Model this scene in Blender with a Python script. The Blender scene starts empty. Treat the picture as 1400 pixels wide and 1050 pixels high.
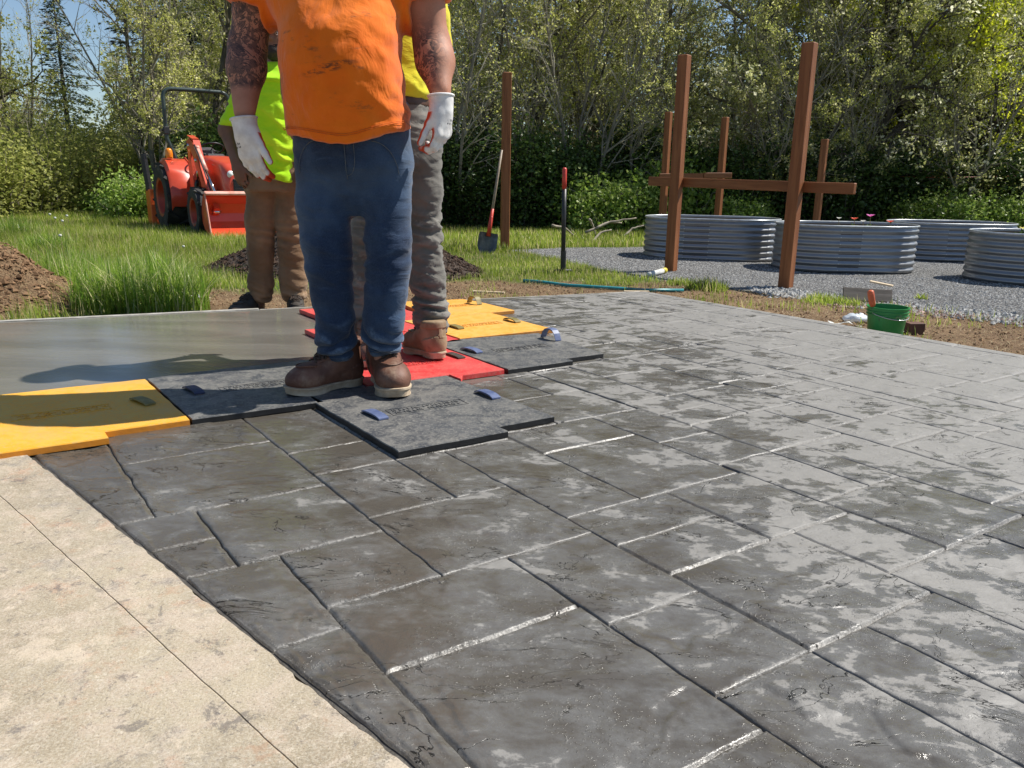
import bpy, math, random
import numpy as np
from mathutils import Vector, Matrix

# ------------------------------------------------------------------ camera, sky, sun, exposure
S = bpy.context.scene
C = S.collection
F = 1080.0; H = .746; PITCH = math.radians(14.5); ROLL = math.radians(.9)
_f = np.array([0, math.cos(PITCH), -math.sin(PITCH)]); _u = np.array([0, math.sin(PITCH), math.cos(PITCH)]); _r = np.array([1., 0, 0])
_c, _s = math.cos(ROLL), math.sin(ROLL)
cam = bpy.data.objects.new('camera', bpy.data.cameras.new('camera')); C.objects.link(cam); S.camera = cam
cx = _r*_c + _u*_s; cy = -_r*_s + _u*_c
m4 = Matrix.Identity(4)
for i in range(3):
    m4[i][0] = cx[i]; m4[i][1] = cy[i]; m4[i][2] = -_f[i]
m4[2][3] = H
cam.matrix_world = m4
cam.data.sensor_width = 36; cam.data.lens = F/1400*36; cam.data.clip_start = .05; cam.data.clip_end = 2000

SUN_AZ = math.radians(17.5)      # from +x towards +y
SUN_EL = math.radians(53)
w = bpy.data.worlds.new('World'); S.world = w; w.use_nodes = True
nt = w.node_tree; bg = nt.nodes['Background']
sky = nt.nodes.new('ShaderNodeTexSky'); sky.sky_type = 'NISHITA'; sky.sun_disc = False
sky.sun_elevation = SUN_EL; sky.sun_rotation = math.pi/2 - SUN_AZ
sky.air_density = 1.0; sky.dust_density = .25; sky.ozone_density = 2.6
nt.links.new(sky.outputs[0], bg.inputs[0]); bg.inputs[1].default_value = .085
sl = bpy.data.lights.new('sun', 'SUN'); sl.energy = 5.0; sl.angle = math.radians(.53); sl.color = (1, .955, .88)
sun = bpy.data.objects.new('sun', sl); C.objects.link(sun)
sd = Vector((math.cos(SUN_EL)*math.cos(SUN_AZ), math.cos(SUN_EL)*math.sin(SUN_AZ), math.sin(SUN_EL)))
sun.rotation_euler = (-sd).to_track_quat('-Z', 'Y').to_euler(); sun.location = sd*30
S.view_settings.view_transform = 'Standard'; S.view_settings.look = 'None'; S.view_settings.gamma = 1
S.view_settings.use_curve_mapping = False; S.view_settings.exposure = .46
S.render.engine = 'CYCLES'
S.cycles.max_bounces = 7; S.cycles.diffuse_bounces = 3; S.cycles.glossy_bounces = 3; S.cycles.transmission_bounces = 4
S.cycles.sample_clamp_indirect = 6

# ------------------------------------------------------------------ where a sight line of the survey meets the place
def ray(px, py):
    a = px-700; b = 525-py
    a, b = a*_c - b*_s, a*_s + b*_c
    return _f*F + _r*a + _u*b
def G(px, py, z=0.0):
    d = ray(px, py); return np.array([0, 0, H]) + d*((z-H)/d[2])
def W(px, py, Y):
    d = ray(px, py); return np.array([0, 0, H]) + d*(Y/d[1])
def scale_at(Y, z=.7):
    return (Y*math.cos(PITCH) + (H-z)*math.sin(PITCH))/F
GZ = -.10                                                        # level of the ground round the slab
KS = .8776
_A = math.radians(33.4); _B = math.radians(-54.2)
UVM = np.array([[math.cos(_A), math.cos(_B)], [math.sin(_A), math.sin(_B)]]); UVO = np.array([-.369, 1.439])
def XY(u, v):                                                    # paving directions -> metres
    u = np.asarray(u, float); v = np.asarray(v, float)
    return ((UVO[0] + UVM[0, 0]*u + UVM[0, 1]*v)*KS, (UVO[1] + UVM[1, 0]*u + UVM[1, 1]*v)*KS)
UVI = np.linalg.inv(UVM)
def toUV(x, y):
    x = np.asarray(x)/KS - UVO[0]; y = np.asarray(y)/KS - UVO[1]
    return UVI[0, 0]*x + UVI[0, 1]*y, UVI[1, 0]*x + UVI[1, 1]*y
def u_bound(v): return -.389 + (v+1.28)*.1768
def v_far(u): return -4.05 + (u+.31)*.171

# ------------------------------------------------------------------ noise
def _h(ix, iy, iz, seed):
    n = (ix.astype(np.int64)*374761393 + iy.astype(np.int64)*668265263 + iz.astype(np.int64)*2147483647 + seed*144269) & 0xffffffff
    n = ((n ^ (n >> 13))*1274126177) & 0xffffffff
    n = (n ^ (n >> 16)) & 0xffffff
    return n/float(0xffffff)*2-1
def vn(x, y, z=0, seed=0):
    x, y, z = np.broadcast_arrays(np.asarray(x, float), np.asarray(y, float), np.asarray(z, float))
    ix, iy, iz = np.floor(x), np.floor(y), np.floor(z)
    fx, fy, fz = x-ix, y-iy, z-iz
    fx = fx*fx*(3-2*fx); fy = fy*fy*(3-2*fy); fz = fz*fz*(3-2*fz)
    r = 0
    for dx in (0, 1):
        for dy in (0, 1):
            for dz in (0, 1):
                r = r + _h(ix+dx, iy+dy, iz+dz, seed)*(fx if dx else 1-fx)*(fy if dy else 1-fy)*(fz if dz else 1-fz)
    return r
def fbm(x, y, z=0, o=4, seed=0):
    r = 0; a = 1; t = 0
    for i in range(o):
        r = r + a*vn(np.asarray(x)*2**i, np.asarray(y)*2**i, np.asarray(z)*2**i, seed+i*17); t += a; a *= .5
    return r/t

# ------------------------------------------------------------------ meshes and objects
def mkmesh(name, V, Fa, mats=(), smooth=False, midx=None, attrs=None):
    me = bpy.data.meshes.new(name)
    V = np.asarray(V, dtype=np.float32).reshape(-1, 3)
    blocks = Fa if isinstance(Fa, list) and len(Fa) and isinstance(Fa[0], np.ndarray) else None
    if blocks is None and isinstance(Fa, np.ndarray): blocks = [Fa]
    if blocks is None:
        me.from_pydata(V.tolist(), [], [tuple(int(i) for i in f) for f in Fa])
    else:
        blocks = [b.reshape(-1, b.shape[-1]) for b in blocks if len(b)]
        loops = np.concatenate([b.ravel() for b in blocks]).astype(np.int32)
        sizes = np.concatenate([np.full(len(b), b.shape[1]) for b in blocks]).astype(np.int32)
        st = np.zeros(len(sizes), np.int32); st[1:] = np.cumsum(sizes)[:-1]
        me.vertices.add(len(V)); me.vertices.foreach_set('co', V.ravel())
        me.loops.add(len(loops)); me.loops.foreach_set('vertex_index', loops)
        me.polygons.add(len(sizes)); me.polygons.foreach_set('loop_start', st); me.polygons.foreach_set('loop_total', sizes)
    n = len(me.polygons)
    if midx is not None: me.polygons.foreach_set('material_index', np.asarray(midx, dtype=np.int32))
    me.polygons.foreach_set('use_smooth', np.full(n, bool(smooth)))
    for m in (mats if isinstance(mats, (list, tuple)) else [mats]): me.materials.append(m)
    if attrs:
        for k, a in attrs.items():
            at = me.attributes.new(k, 'FLOAT', 'POINT'); at.data.foreach_set('value', np.asarray(a, dtype=np.float32))
    me.update(calc_edges=True)
    return me
def link(name, me, parent=None, loc=None, rot=None):
    o = bpy.data.objects.new(name, me); C.objects.link(o)
    if parent is not None: o.parent = parent
    if loc is not None: o.location = loc
    if rot is not None: o.rotation_euler = rot
    return o
def tag(o, label=None, cat=None, group=None, kind=None):
    if label: o['label'] = label
    if cat: o['category'] = cat
    if group: o['group'] = group
    if kind: o['kind'] = kind
    return o
def thing(name, label, cat, loc=(0, 0, 0), rotz=0, group=None):
    o = bpy.data.objects.new(name, None); C.objects.link(o); o.location = loc; o.rotation_euler = (0, 0, rotz)
    o.empty_display_size = .1
    return tag(o, label, cat, group)
def dup(root, loc, rotz, label, scale=None):
    r = root.copy(); C.objects.link(r); r.location = loc; r.rotation_euler = (0, 0, rotz); r['label'] = label
    if scale: r.scale = scale
    for ch in list(root.children):
        c = ch.copy(); C.objects.link(c); c.parent = r
        for g in list(ch.children):
            d = g.copy(); C.objects.link(d); d.parent = c
    return r

class MB:
    """collects boxes, tubes, lathes into one mesh"""
    def __init__(s): s.v = []; s.f = []; s.mi = []; s.sm = []
    def add(s, V, Fc, mi=0):
        b = len(s.v); s.v += [tuple(p) for p in V]; s.f += [tuple(b+i for i in f) for f in Fc]; s.mi += [mi]*len(Fc)
    def box(s, c, d, rz=0, mi=0, bev=0.0, R=None):
        x, y, z = [q/2 for q in d]
        if bev > 0:
            bev = min(bev, x*.9, y*.9, z*.9)
            V = []
            for sx in (-1, 1):
                for sy in (-1, 1):
                    for sz in (-1, 1):
                        V += [(sx*x, sy*(y-bev), sz*(z-bev)), (sx*(x-bev), sy*y, sz*(z-bev)), (sx*(x-bev), sy*(y-bev), sz*z)]
            def id(sx, sy, sz, a): return ((sx > 0)*4 + (sy > 0)*2 + (sz > 0))*3 + a
            Fc = []
            for q in (-1, 1):
                Fc.append([id(q, -1, -1, 0), id(q, 1, -1, 0), id(q, 1, 1, 0), id(q, -1, 1, 0)][::q])
                Fc.append([id(-1, q, -1, 1), id(-1, q, 1, 1), id(1, q, 1, 1), id(1, q, -1, 1)][::q])
                Fc.append([id(-1, -1, q, 2), id(1, -1, q, 2), id(1, 1, q, 2), id(-1, 1, q, 2)][::q])
            for a in (-1, 1):
                for b in (-1, 1):
                    Fc.append([id(a, b, -1, 0), id(a, b, 1, 0), id(a, b, 1, 1), id(a, b, -1, 1)][::a*b*-1 or 1])
                    Fc.append([id(a, -1, b, 0), id(a, 1, b, 0), id(a, 1, b, 2), id(a, -1, b, 2)][::a*b])
                    Fc.append([id(-1, a, b, 1), id(1, a, b, 1), id(1, a, b, 2), id(-1, a, b, 2)][::-a*b])
                    for e in (-1, 1):
                        Fc.append([id(a, b, e, 0), id(a, b, e, 1), id(a, b, e, 2)][::a*b*e])
        else:
            V = [(sx*x, sy*y, sz*z) for sx in (-1, 1) for sy in (-1, 1) for sz in (-1, 1)]
            Fc = [(0, 1, 3, 2), (4, 6, 7, 5), (0, 4, 5, 1), (2, 3, 7, 6), (0, 2, 6, 4), (1, 5, 7, 3)]
        Rm = R if R is not None else Matrix.Rotation(rz, 3, 'Z')
        V = [Rm @ Vector(p) + Vector(c) for p in V]
        s.add(V, Fc, mi)
    def tube(s, pts, r, n=8, mi=0, closed=False, caps=True):
        V, Fc = tube_arr(np.array([tuple(p) for p in pts], float), r, n, closed, caps)
        s.add(V.tolist(), Fc, mi)
    def lathe(s, prof, n=24, c=(0, 0, 0), R=None, mi=0, wave=None):
        V = []; Fc = []
        for i, (r, z) in enumerate(prof):
            for k in range(n):
                a = 2*math.pi*k/n; rr = r*(wave(a, z) if wave else 1)
                p = Vector((rr*math.cos(a), rr*math.sin(a), z))
                if R is not None: p = R @ p
                V.append(p + Vector(c))
        for i in range(len(prof)-1):
            for k in range(n):
                Fc.append((i*n+k, i*n+(k+1) % n, (i+1)*n+(k+1) % n, (i+1)*n+k))
        s.add(V, Fc, mi)
    def prism(s, poly, z0, z1, mi=0, bev=0):
        n = len(poly); V = []
        if bev:
            c = np.mean(np.array(poly), 0); ins = []
            P = [np.array(p, float) for p in poly]
            for i in range(n):
                a = P[i]-P[i-1]; b = P[(i+1) % n]-P[i]
                na = np.array([-a[1], a[0]])/max(np.linalg.norm(a), 1e-9); nb = np.array([-b[1], b[0]])/max(np.linalg.norm(b), 1e-9)
                m = na+nb; m = m/max(np.dot(m, m), .3)*2
                ins.append(P[i]+m*bev*.5*1.0)
            rings = [[(p[0], p[1], z0) for p in poly], [(p[0], p[1], z1-bev) for p in poly], [(p[0], p[1], z1) for p in ins]]
        else: rings = [[(p[0], p[1], z0) for p in poly], [(p[0], p[1], z1) for p in poly]]
        for r in rings: V += r
        Fc = [tuple(range(n))[::-1], tuple(range((len(rings)-1)*n, len(rings)*n))]
        for j in range(len(rings)-1):
            for i in range(n): Fc.append((j*n+i, j*n+(i+1) % n, (j+1)*n+(i+1) % n, (j+1)*n+i))
        s.add(V, Fc, mi)
    def mesh(s, name, mats, smooth=False):
        me = mkmesh(name, s.v, s.f, mats, smooth, s.mi)
        return me
    def build(s, name, mats, parent=None, smooth=False, off=None, loc=None, sharp=None):
        if off is not None: s.v = [(p[0]-off[0], p[1]-off[1], p[2]-off[2]) for p in s.v]
        me = s.mesh(name, mats, smooth)
        if sharp:
            try: me.set_sharp_from_angle(angle=math.radians(sharp))
            except Exception: pass
        return link(name, me, parent, loc)
def tube_arr(P, r, n=6, closed=False, caps=True):
    m = len(P); rr = np.full(m, r, float) if np.isscalar(r) else np.asarray(r, float)
    T = np.zeros_like(P)
    if closed: T = np.roll(P, -1, 0)-np.roll(P, 1, 0)
    else:
        T[1:-1] = P[2:]-P[:-2]; T[0] = P[1]-P[0]; T[-1] = P[-1]-P[-2]
    T /= np.maximum(np.linalg.norm(T, axis=1)[:, None], 1e-9)
    ref = np.array([0, 0, 1.]) if abs(T[0][2]) < .9 else np.array([1., 0, 0])
    A = np.zeros_like(P); a = ref
    for i in range(m):
        a = a - T[i]*np.dot(a, T[i]); l = np.linalg.norm(a)
        if l < 1e-6: a = np.cross(T[i], [1, .3, .2]); l = np.linalg.norm(a)
        a = a/l; A[i] = a
    B = np.cross(T, A)
    ang = np.arange(n)*2*math.pi/n
    V = (P[:, None, :] + rr[:, None, None]*(np.cos(ang)[None, :, None]*A[:, None, :] + np.sin(ang)[None, :, None]*B[:, None, :])).reshape(-1, 3)
    Fc = []
    k = m if closed else m-1
    for i in range(k):
        j = (i+1) % m
        for q in range(n): Fc.append((i*n+q, i*n+(q+1) % n, j*n+(q+1) % n, j*n+q))
    if caps and not closed: Fc += [tuple(range(n))[::-1], tuple(range((m-1)*n, m*n))]
    return V, Fc
def grid_faces(nx, ny):
    i, j = np.meshgrid(np.arange(nx-1), np.arange(ny-1), indexing='ij'); a = (i*ny+j).ravel()
    return np.stack([a, a+ny, a+ny+1, a+1], 1)

# ------------------------------------------------------------------ materials
class NB:
    def __init__(s, name):
        s.m = bpy.data.materials.new(name); s.m.use_nodes = True; s.t = s.m.node_tree
        s.b = s.t.nodes['Principled BSDF']; s.out = s.t.nodes['Material Output']; s._p = None
    def n(s, t, **k):
        x = s.t.nodes.new(t)
        for a, b in k.items(): setattr(x, a, b)
        return x
    def put(s, sock, v):
        if v is None: return
        if isinstance(v, bpy.types.NodeSocket): s.t.links.new(v, sock)
        elif isinstance(v, (tuple, list)) and sock.type == 'RGBA' and len(v) == 3: sock.default_value = (*v, 1)
        else: sock.default_value = v
    def pos(s, world=False):
        if world: return s.n('ShaderNodeNewGeometry').outputs['Position']
        return s.n('ShaderNodeTexCoord').outputs['Object']
    def map(s, v, scale=(1, 1, 1), rot=(0, 0, 0), loc=(0, 0, 0)):
        x = s.n('ShaderNodeMapping'); s.put(x.inputs['Vector'], v); x.inputs['Scale'].default_value = scale; x.inputs['Rotation'].default_value = rot
        x.inputs['Location'].default_value = loc
        return x.outputs[0]
    def noise(s, v, scale=5, detail=4, rough=.55, dist=0, lac=2):
        x = s.n('ShaderNodeTexNoise'); s.put(x.inputs['Vector'], v); x.inputs['Scale'].default_value = scale
        x.inputs['Detail'].default_value = detail; x.inputs['Roughness'].default_value = rough; x.inputs['Distortion'].default_value = dist
        return x.outputs['Fac']
    def vor(s, v, scale=5, feature='F1', out='Distance', rnd=1):
        x = s.n('ShaderNodeTexVoronoi', feature=feature); s.put(x.inputs['Vector'], v); x.inputs['Scale'].default_value = scale
        x.inputs['Randomness'].default_value = rnd
        return x.outputs[out]
    def math(s, op, a, b=None, c=None, clamp=False):
        x = s.n('ShaderNodeMath', operation=op, use_clamp=clamp)
        s.put(x.inputs[0], a); s.put(x.inputs[1], b); s.put(x.inputs[2], c); return x.outputs[0]
    def ramp(s, v, a, b, o0=0, o1=1, smooth=True):
        x = s.n('ShaderNodeMapRange', interpolation_type='SMOOTHSTEP' if smooth else 'LINEAR'); s.put(x.inputs[0], v)
        x.inputs[1].default_value = a; x.inputs[2].default_value = b; x.inputs[3].default_value = o0; x.inputs[4].default_value = o1
        return x.outputs[0]
    def mix(s, f, a, b, mode='MIX'):
        x = s.n('ShaderNodeMix', data_type='RGBA', blend_type=mode); s.put(x.inputs[0], f); s.put(x.inputs[6], a); s.put(x.inputs[7], b); return x.outputs[2]
    def attr(s, name):
        return s.n('ShaderNodeAttribute', attribute_name=name).outputs['Fac']
    def sep(s, v):
        x = s.n('ShaderNodeSeparateXYZ'); s.put(x.inputs[0], v); return x.outputs
    def bump(s, h, strength=.5, dist=.01, prev=None):
        x = s.n('ShaderNodeBump'); s.put(x.inputs['Height'], h); x.inputs['Strength'].default_value = strength; x.inputs['Distance'].default_value = dist
        if prev is not None: s.put(x.inputs['Normal'], prev)
        return x.outputs[0]
    def set(s, **k):
        names = dict(color='Base Color', rough='Roughness', metal='Metallic', spec='Specular IOR Level', normal='Normal', coat='Coat Weight', coat_rough='Coat Roughness', trans='Transmission Weight', sheen='Sheen Weight', ior='IOR', alpha='Alpha', sss='Subsurface Weight')
        for a, b in k.items(): s.put(s.b.inputs[names[a]], b)
        return s.m
def simple(name, col, col2=None, rough=.6, ns=8, bump=.25, bs=60, bd=.004, metal=0, spec=.5, world=False, det=5, lo=.35, hi=.65, stretch=(1, 1, 1), dirt=None, ds=6, dlo=.55, dhi=.75, sheen=0, coat=0, rough2=None):
    n = NB(name); p = n.pos(world); p2 = n.map(p, stretch) if stretch != (1, 1, 1) else p
    c = col
    f = n.ramp(n.noise(p2, ns, det), lo, hi)
    if col2 is not None: c = n.mix(f, col, col2)
    r = rough if rough2 is None else n.math('ADD', n.math('MULTIPLY', f, rough2-rough), rough)
    if dirt is not None:
        d = n.ramp(n.noise(p, ds, 6, .65), dlo, dhi); c = n.mix(d, c, dirt)
    nm = n.bump(n.noise(p2, bs, 4), bump, bd) if bump else None
    return n.set(color=c, rough=r, metal=metal, spec=spec, normal=nm, sheen=sheen, coat=coat)
def leafmat(name, col, col2, trans=.45, rough=.5, col3=None):
    n = NB(name); oi = n.n('ShaderNodeNewGeometry').outputs['Random Per Island']
    c = n.mix(oi, col, col2)
    if col3 is not None: c = n.mix(n.ramp(oi, .80, .82), c, col3)
    big = n.ramp(n.noise(n.pos(True), .6, 3), .35, .65, .75, 1.15)
    c = n.mix(1.0, c, n.n('ShaderNodeCombineColor').outputs[0], 'MULTIPLY') if False else c
    x = n.n('ShaderNodeVectorMath', operation='SCALE'); n.put(x.inputs[0], c); n.put(x.inputs['Scale'], big)
    c = x.outputs[0]
    n.set(color=c, rough=rough, spec=.35)
    t = n.n('ShaderNodeBsdfTranslucent'); n.put(t.inputs['Color'], c)
    ms = n.n('ShaderNodeMixShader'); ms.inputs[0].default_value = trans
    n.t.links.new(n.b.outputs[0], ms.inputs[1]); n.t.links.new(t.outputs[0], ms.inputs[2]); n.t.links.new(ms.outputs[0], n.out.inputs[0])
    return n.m

# ------------------------------------------------------------------ signed distance bodies
class SDF:
    def __init__(s, lo, hi, h):
        s.lo = np.array(lo, float); s.h = h
        s.n = np.ceil((np.array(hi)-s.lo)/h).astype(int)+1
        s.F = np.ones(s.n)
        s.ax = [s.lo[i]+np.arange(s.n[i])*h for i in range(3)]
    def _sub(s, lo, hi):
        a = np.clip(np.floor((np.array(lo)-s.lo)/s.h).astype(int), 0, s.n-1); b = np.clip(np.ceil((np.array(hi)-s.lo)/s.h).astype(int)+1, 1, s.n)
        if np.any(b <= a): return None, None
        sl = tuple(slice(a[i], b[i]) for i in range(3))
        return sl, np.meshgrid(*[s.ax[i][sl[i]] for i in range(3)], indexing='ij')
    def _join(s, sl, d, k, sub=False):
        A = s.F[sl]
        if sub:
            h = np.maximum(k-np.abs(A+d), 0)/max(k, 1e-6); s.F[sl] = np.maximum(A, -d)+h*h*k/4
        else:
            h = np.maximum(k-np.abs(A-d), 0)/max(k, 1e-6); s.F[sl] = np.minimum(A, d)-h*h*k/4
    def cap(s, a, b, ra, rb=None, k=.02, flat=None, ff=1.5, sub=False):
        rb = ra if rb is None else rb
        a = np.array(a, float); b = np.array(b, float); mr = max(ra, rb)+k+s.h*2
        sl, P = s._sub(np.minimum(a, b)-mr, np.maximum(a, b)+mr)
        if sl is None: return s
        ab = b-a; L2 = max(np.dot(ab, ab), 1e-9)
        q = [P[i]-a[i] for i in range(3)]
        t = np.clip((q[0]*ab[0]+q[1]*ab[1]+q[2]*ab[2])/L2, 0, 1)
        w_ = [q[i]-t*ab[i] for i in range(3)]
        r = ra+(rb-ra)*t
        if flat is not None:
            f = np.array(flat, float); f /= np.linalg.norm(f); c = w_[0]*f[0]+w_[1]*f[1]+w_[2]*f[2]
            w_ = [w_[i]+f[i]*c*(ff-1) for i in range(3)]
        d = np.sqrt(w_[0]**2+w_[1]**2+w_[2]**2)-r
        if flat is not None: d = d/ (1+(ff-1)*.4)
        s._join(sl, d, k, sub); return s
    def chain(s, pts, rs, k=.02, **kw):
        for i in range(len(pts)-1): s.cap(pts[i], pts[i+1], rs[i], rs[i+1], k, **kw)
        return s
    def ell(s, c, r, k=.02, B=None, sub=False):
        c = np.array(c, float); r = np.array(r, float); mr = r.max()+k+s.h*2
        sl, P = s._sub(c-mr, c+mr)
        if sl is None: return s
        q = [P[i]-c[i] for i in range(3)]
        if B is not None: q = [q[0]*B[j][0]+q[1]*B[j][1]+q[2]*B[j][2] for j in range(3)]
        k0 = np.sqrt((q[0]/r[0])**2+(q[1]/r[1])**2+(q[2]/r[2])**2)
        k1 = np.sqrt((q[0]/r[0]**2)**2+(q[1]/r[1]**2)**2+(q[2]/r[2]**2)**2)
        s._join(sl, k0*(k0-1)/np.maximum(k1, 1e-6), k, sub); return s
    def loft(s, rows, k=.03, p=2.3, rot=0, cap=.02):
        R = np.array(rows, float); z = R[:, 0]; mr = R[:, 3:5].max()+k+s.h*2
        lo = [R[:, 1].min()-mr, R[:, 2].min()-mr, z.min()-k-.03]; hi = [R[:, 1].max()+mr, R[:, 2].max()+mr, z.max()+k+.03]
        sl, P = s._sub(lo, hi)
        if sl is None: return s
        zz = P[2]
        ip = lambda col: np.interp(zz, z, R[:, col])
        dx = P[0]-ip(1); dy = P[1]-ip(2)
        if rot: dx, dy = dx*math.cos(rot)+dy*math.sin(rot), -dx*math.sin(rot)+dy*math.cos(rot)
        rx, ry = ip(3), ip(4)
        d = ((np.abs(dx/rx)**p+np.abs(dy/ry)**p)**(1/p)-1)*np.minimum(rx, ry)*.9
        e = np.maximum(z.min()-zz, zz-z.max())
        d = np.maximum(d, e)
        s._join(sl, d, k); return s
    def cut(s, fn):
        P = np.meshgrid(*s.ax, indexing='ij'); s.F = np.maximum(s.F, fn(P)); return s
    def mesh(s):
        Fv = s.F; ins = Fv < 0; n = s.n
        cnt = np.zeros(n-1); acc = np.zeros((3, *(n-1)))
        crosses = []
        for ax in range(3):
            s0 = [slice(None)]*3; s1 = [slice(None)]*3; s0[ax] = slice(0, -1); s1[ax] = slice(1, None)
            A = Fv[tuple(s0)]; B = Fv[tuple(s1)]
            cr = (ins[tuple(s0)] != ins[tuple(s1)]); t = np.where(cr, A/np.where(np.abs(A-B) < 1e-12, 1, A-B), 0)
            crosses.append(cr)
            o = [i for i in range(3) if i != ax]
            idx = np.indices(cr.shape).astype(float)
            for p in (0, 1):
                for q in (0, 1):
                    sl = [slice(None)]*3; sl[o[0]] = slice(p, n[o[0]]-1+p); sl[o[1]] = slice(q, n[o[1]]-1+q); sl = tuple(sl)
                    c = cr[sl]; cnt += c
                    for a in range(3):
                        val = idx[a][sl] + (t[sl] if a == ax else 0)
                        acc[a] += np.where(c, val, 0)
        m = cnt > 0; ids = -np.ones(m.shape, int); ids[m] = np.arange(m.sum())
        V = np.stack([acc[a][m]/cnt[m] for a in range(3)], 1)*s.h + s.lo
        Q = []
        for ax in range(3):
            o = [i for i in range(3) if i != ax]; cr = crosses[ax].copy()
            for a in o:
                z0 = [slice(None)]*3; z0[a] = 0; cr[tuple(z0)] = False; z0[a] = -1; cr[tuple(z0)] = False
            I = np.argwhere(cr)
            if not len(I): continue
            e0 = np.zeros(3, int); e0[o[0]] = 1; e1 = np.zeros(3, int); e1[o[1]] = 1
            g = lambda J: ids[J[:, 0], J[:, 1], J[:, 2]]
            q = np.stack([g(I-e0-e1), g(I-e1), g(I), g(I-e0)], 1)
            inside0 = ins[I[:, 0], I[:, 1], I[:, 2]]
            flip = ~inside0 if ax != 1 else inside0
            q[flip] = q[flip][:, ::-1]
            Q.append(q)
        Q = np.concatenate(Q)
        return V, Q
def vnormals(V, Q):
    a = V[Q[:, 2]]-V[Q[:, 0]]; b = V[Q[:, 3]]-V[Q[:, 1]]; n = np.cross(a, b); N = np.zeros_like(V)
    for i in range(4): np.add.at(N, Q[:, i], n)
    return N/np.maximum(np.linalg.norm(N, axis=1)[:, None], 1e-12)
def relax(V, Q, it=1, f=.5):
    for _ in range(it):
        A = np.zeros_like(V); c = np.zeros(len(V))
        for i in range(4):
            j = Q[:, (i+1) % 4]; np.add.at(A, Q[:, i], V[j]); np.add.at(c, Q[:, i], 1); np.add.at(A, j, V[Q[:, i]]); np.add.at(c, j, 1)
        V = V*(1-f)+A/c[:, None]*f
    return V
def wl(o):
    p = np.zeros(3)
    while o is not None: p = p+np.array(o.location); o = o.parent
    return p
def sobj(name, sdf, mat, parent, it=1, disp=None, attrs=None):
    V, Q = sdf.mesh(); V = relax(V, Q, it)
    dv = None
    if disp is not None:
        N = vnormals(V, Q); dv = disp(V, N); V = V+N*dv[:, None]
    global LASTV; LASTV = V
    at = {k: fn(V) for k, fn in attrs.items()} if attrs else {}
    if dv is not None: at['ridge'] = dv*150
    pl = wl(parent)
    me = mkmesh(name, V-pl, Q, mat, True, attrs=at)
    return link(name, me, parent)

# ================================================================== GROUND
rng = np.random.default_rng(7); random.seed(7)
def uvp(*pts): return [tuple(float(q) for q in XY(*p)) for p in pts]
P_corner = np.array(XY(4.0, v_far(4.0))); P_far0 = np.array(XY(-3.2, v_far(-3.2)))
dfar = (P_corner-P_far0); dfar /= np.linalg.norm(dfar); nfar = np.array([-dfar[1], dfar[0]])       # outward, away from the camera
drt = np.array([math.cos(_B), math.sin(_B)]); nrt = np.array([math.cos(_B+math.pi/2), math.sin(_B+math.pi/2)])
def d_far(x, y): return (x-P_corner[0])*nfar[0]+(y-P_corner[1])*nfar[1]
def d_rt(x, y): return (x-P_corner[0])*nrt[0]+(y-P_corner[1])*nrt[1]
def d_slab(x, y): return np.maximum(d_far(x, y), d_rt(x, y))
def inpoly(x, y, poly):
    x = np.asarray(x); y = np.asarray(y); r = np.zeros(np.broadcast(x, y).shape, bool); n = len(poly)
    for i in range(n):
        x0, y0 = poly[i][0], poly[i][1]; x1, y1 = poly[(i+1) % n][0], poly[(i+1) % n][1]
        c = ((y0 > y) != (y1 > y)) & (x < (x1-x0)*(y-y0)/((y1-y0) if y1 != y0 else 1e-9)+x0); r ^= c
    return r
def pdist(x, y, poly):
    d = np.full(np.broadcast(x, y).shape, 1e9); n = len(poly)
    for i in range(n):
        a = np.array(poly[i][:2]); b = np.array(poly[(i+1) % n][:2]); ab = b-a
        t = np.clip(((x-a[0])*ab[0]+(y-a[1])*ab[1])/max(ab@ab, 1e-9), 0, 1)
        d = np.minimum(d, np.hypot(x-a[0]-t*ab[0], y-a[1]-t*ab[1]))
    return d
gravel_poly = [tuple(G(px, py, GZ)[:2]) for px, py in [(698, 343), (760, 354), (860, 374), (905, 380), (950, 386), (1010, 393), (1070, 396), (1150, 404), (1250, 418), (1400, 436), (1750, 480), (2000, 380), (1800, 330), (1400, 329), (1250, 331), (1060, 333), (880, 337), (780, 338)]]
MX, MY = float(W(-25, 400, 5.05)[0]), 5.05
def zones(x, y):
    nz = fbm(x*1.7, y*1.7, 0, 4, 3)*.28 + fbm(x*7, y*7, 0, 2, 9)*.1
    gi = inpoly(x, y, gravel_poly); gd = pdist(x, y, gravel_poly)
    g = np.where(gi, gd, -gd)+nz*.45
    grav = np.clip(g/.10+.5, 0, 1)
    ds = d_slab(x, y)
    width = np.where(x < -2.85, .9, np.where(x < -2.42, .12, np.where(x < 0, 1.75, np.where(x < .6, 1.55, 1.2))))
    width = np.where(d_rt(x, y) > d_far(x, y), 2.6, width)
    mo = np.exp(-(((x-MX)/.62)**2+((y-MY)/.62)**2)); dirt = np.maximum(np.clip((width-ds+nz*1.5)/.22, 0, 1), np.clip((mo-.22)/.12, 0, 1))*(1-grav)
    return dirt, grav
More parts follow.
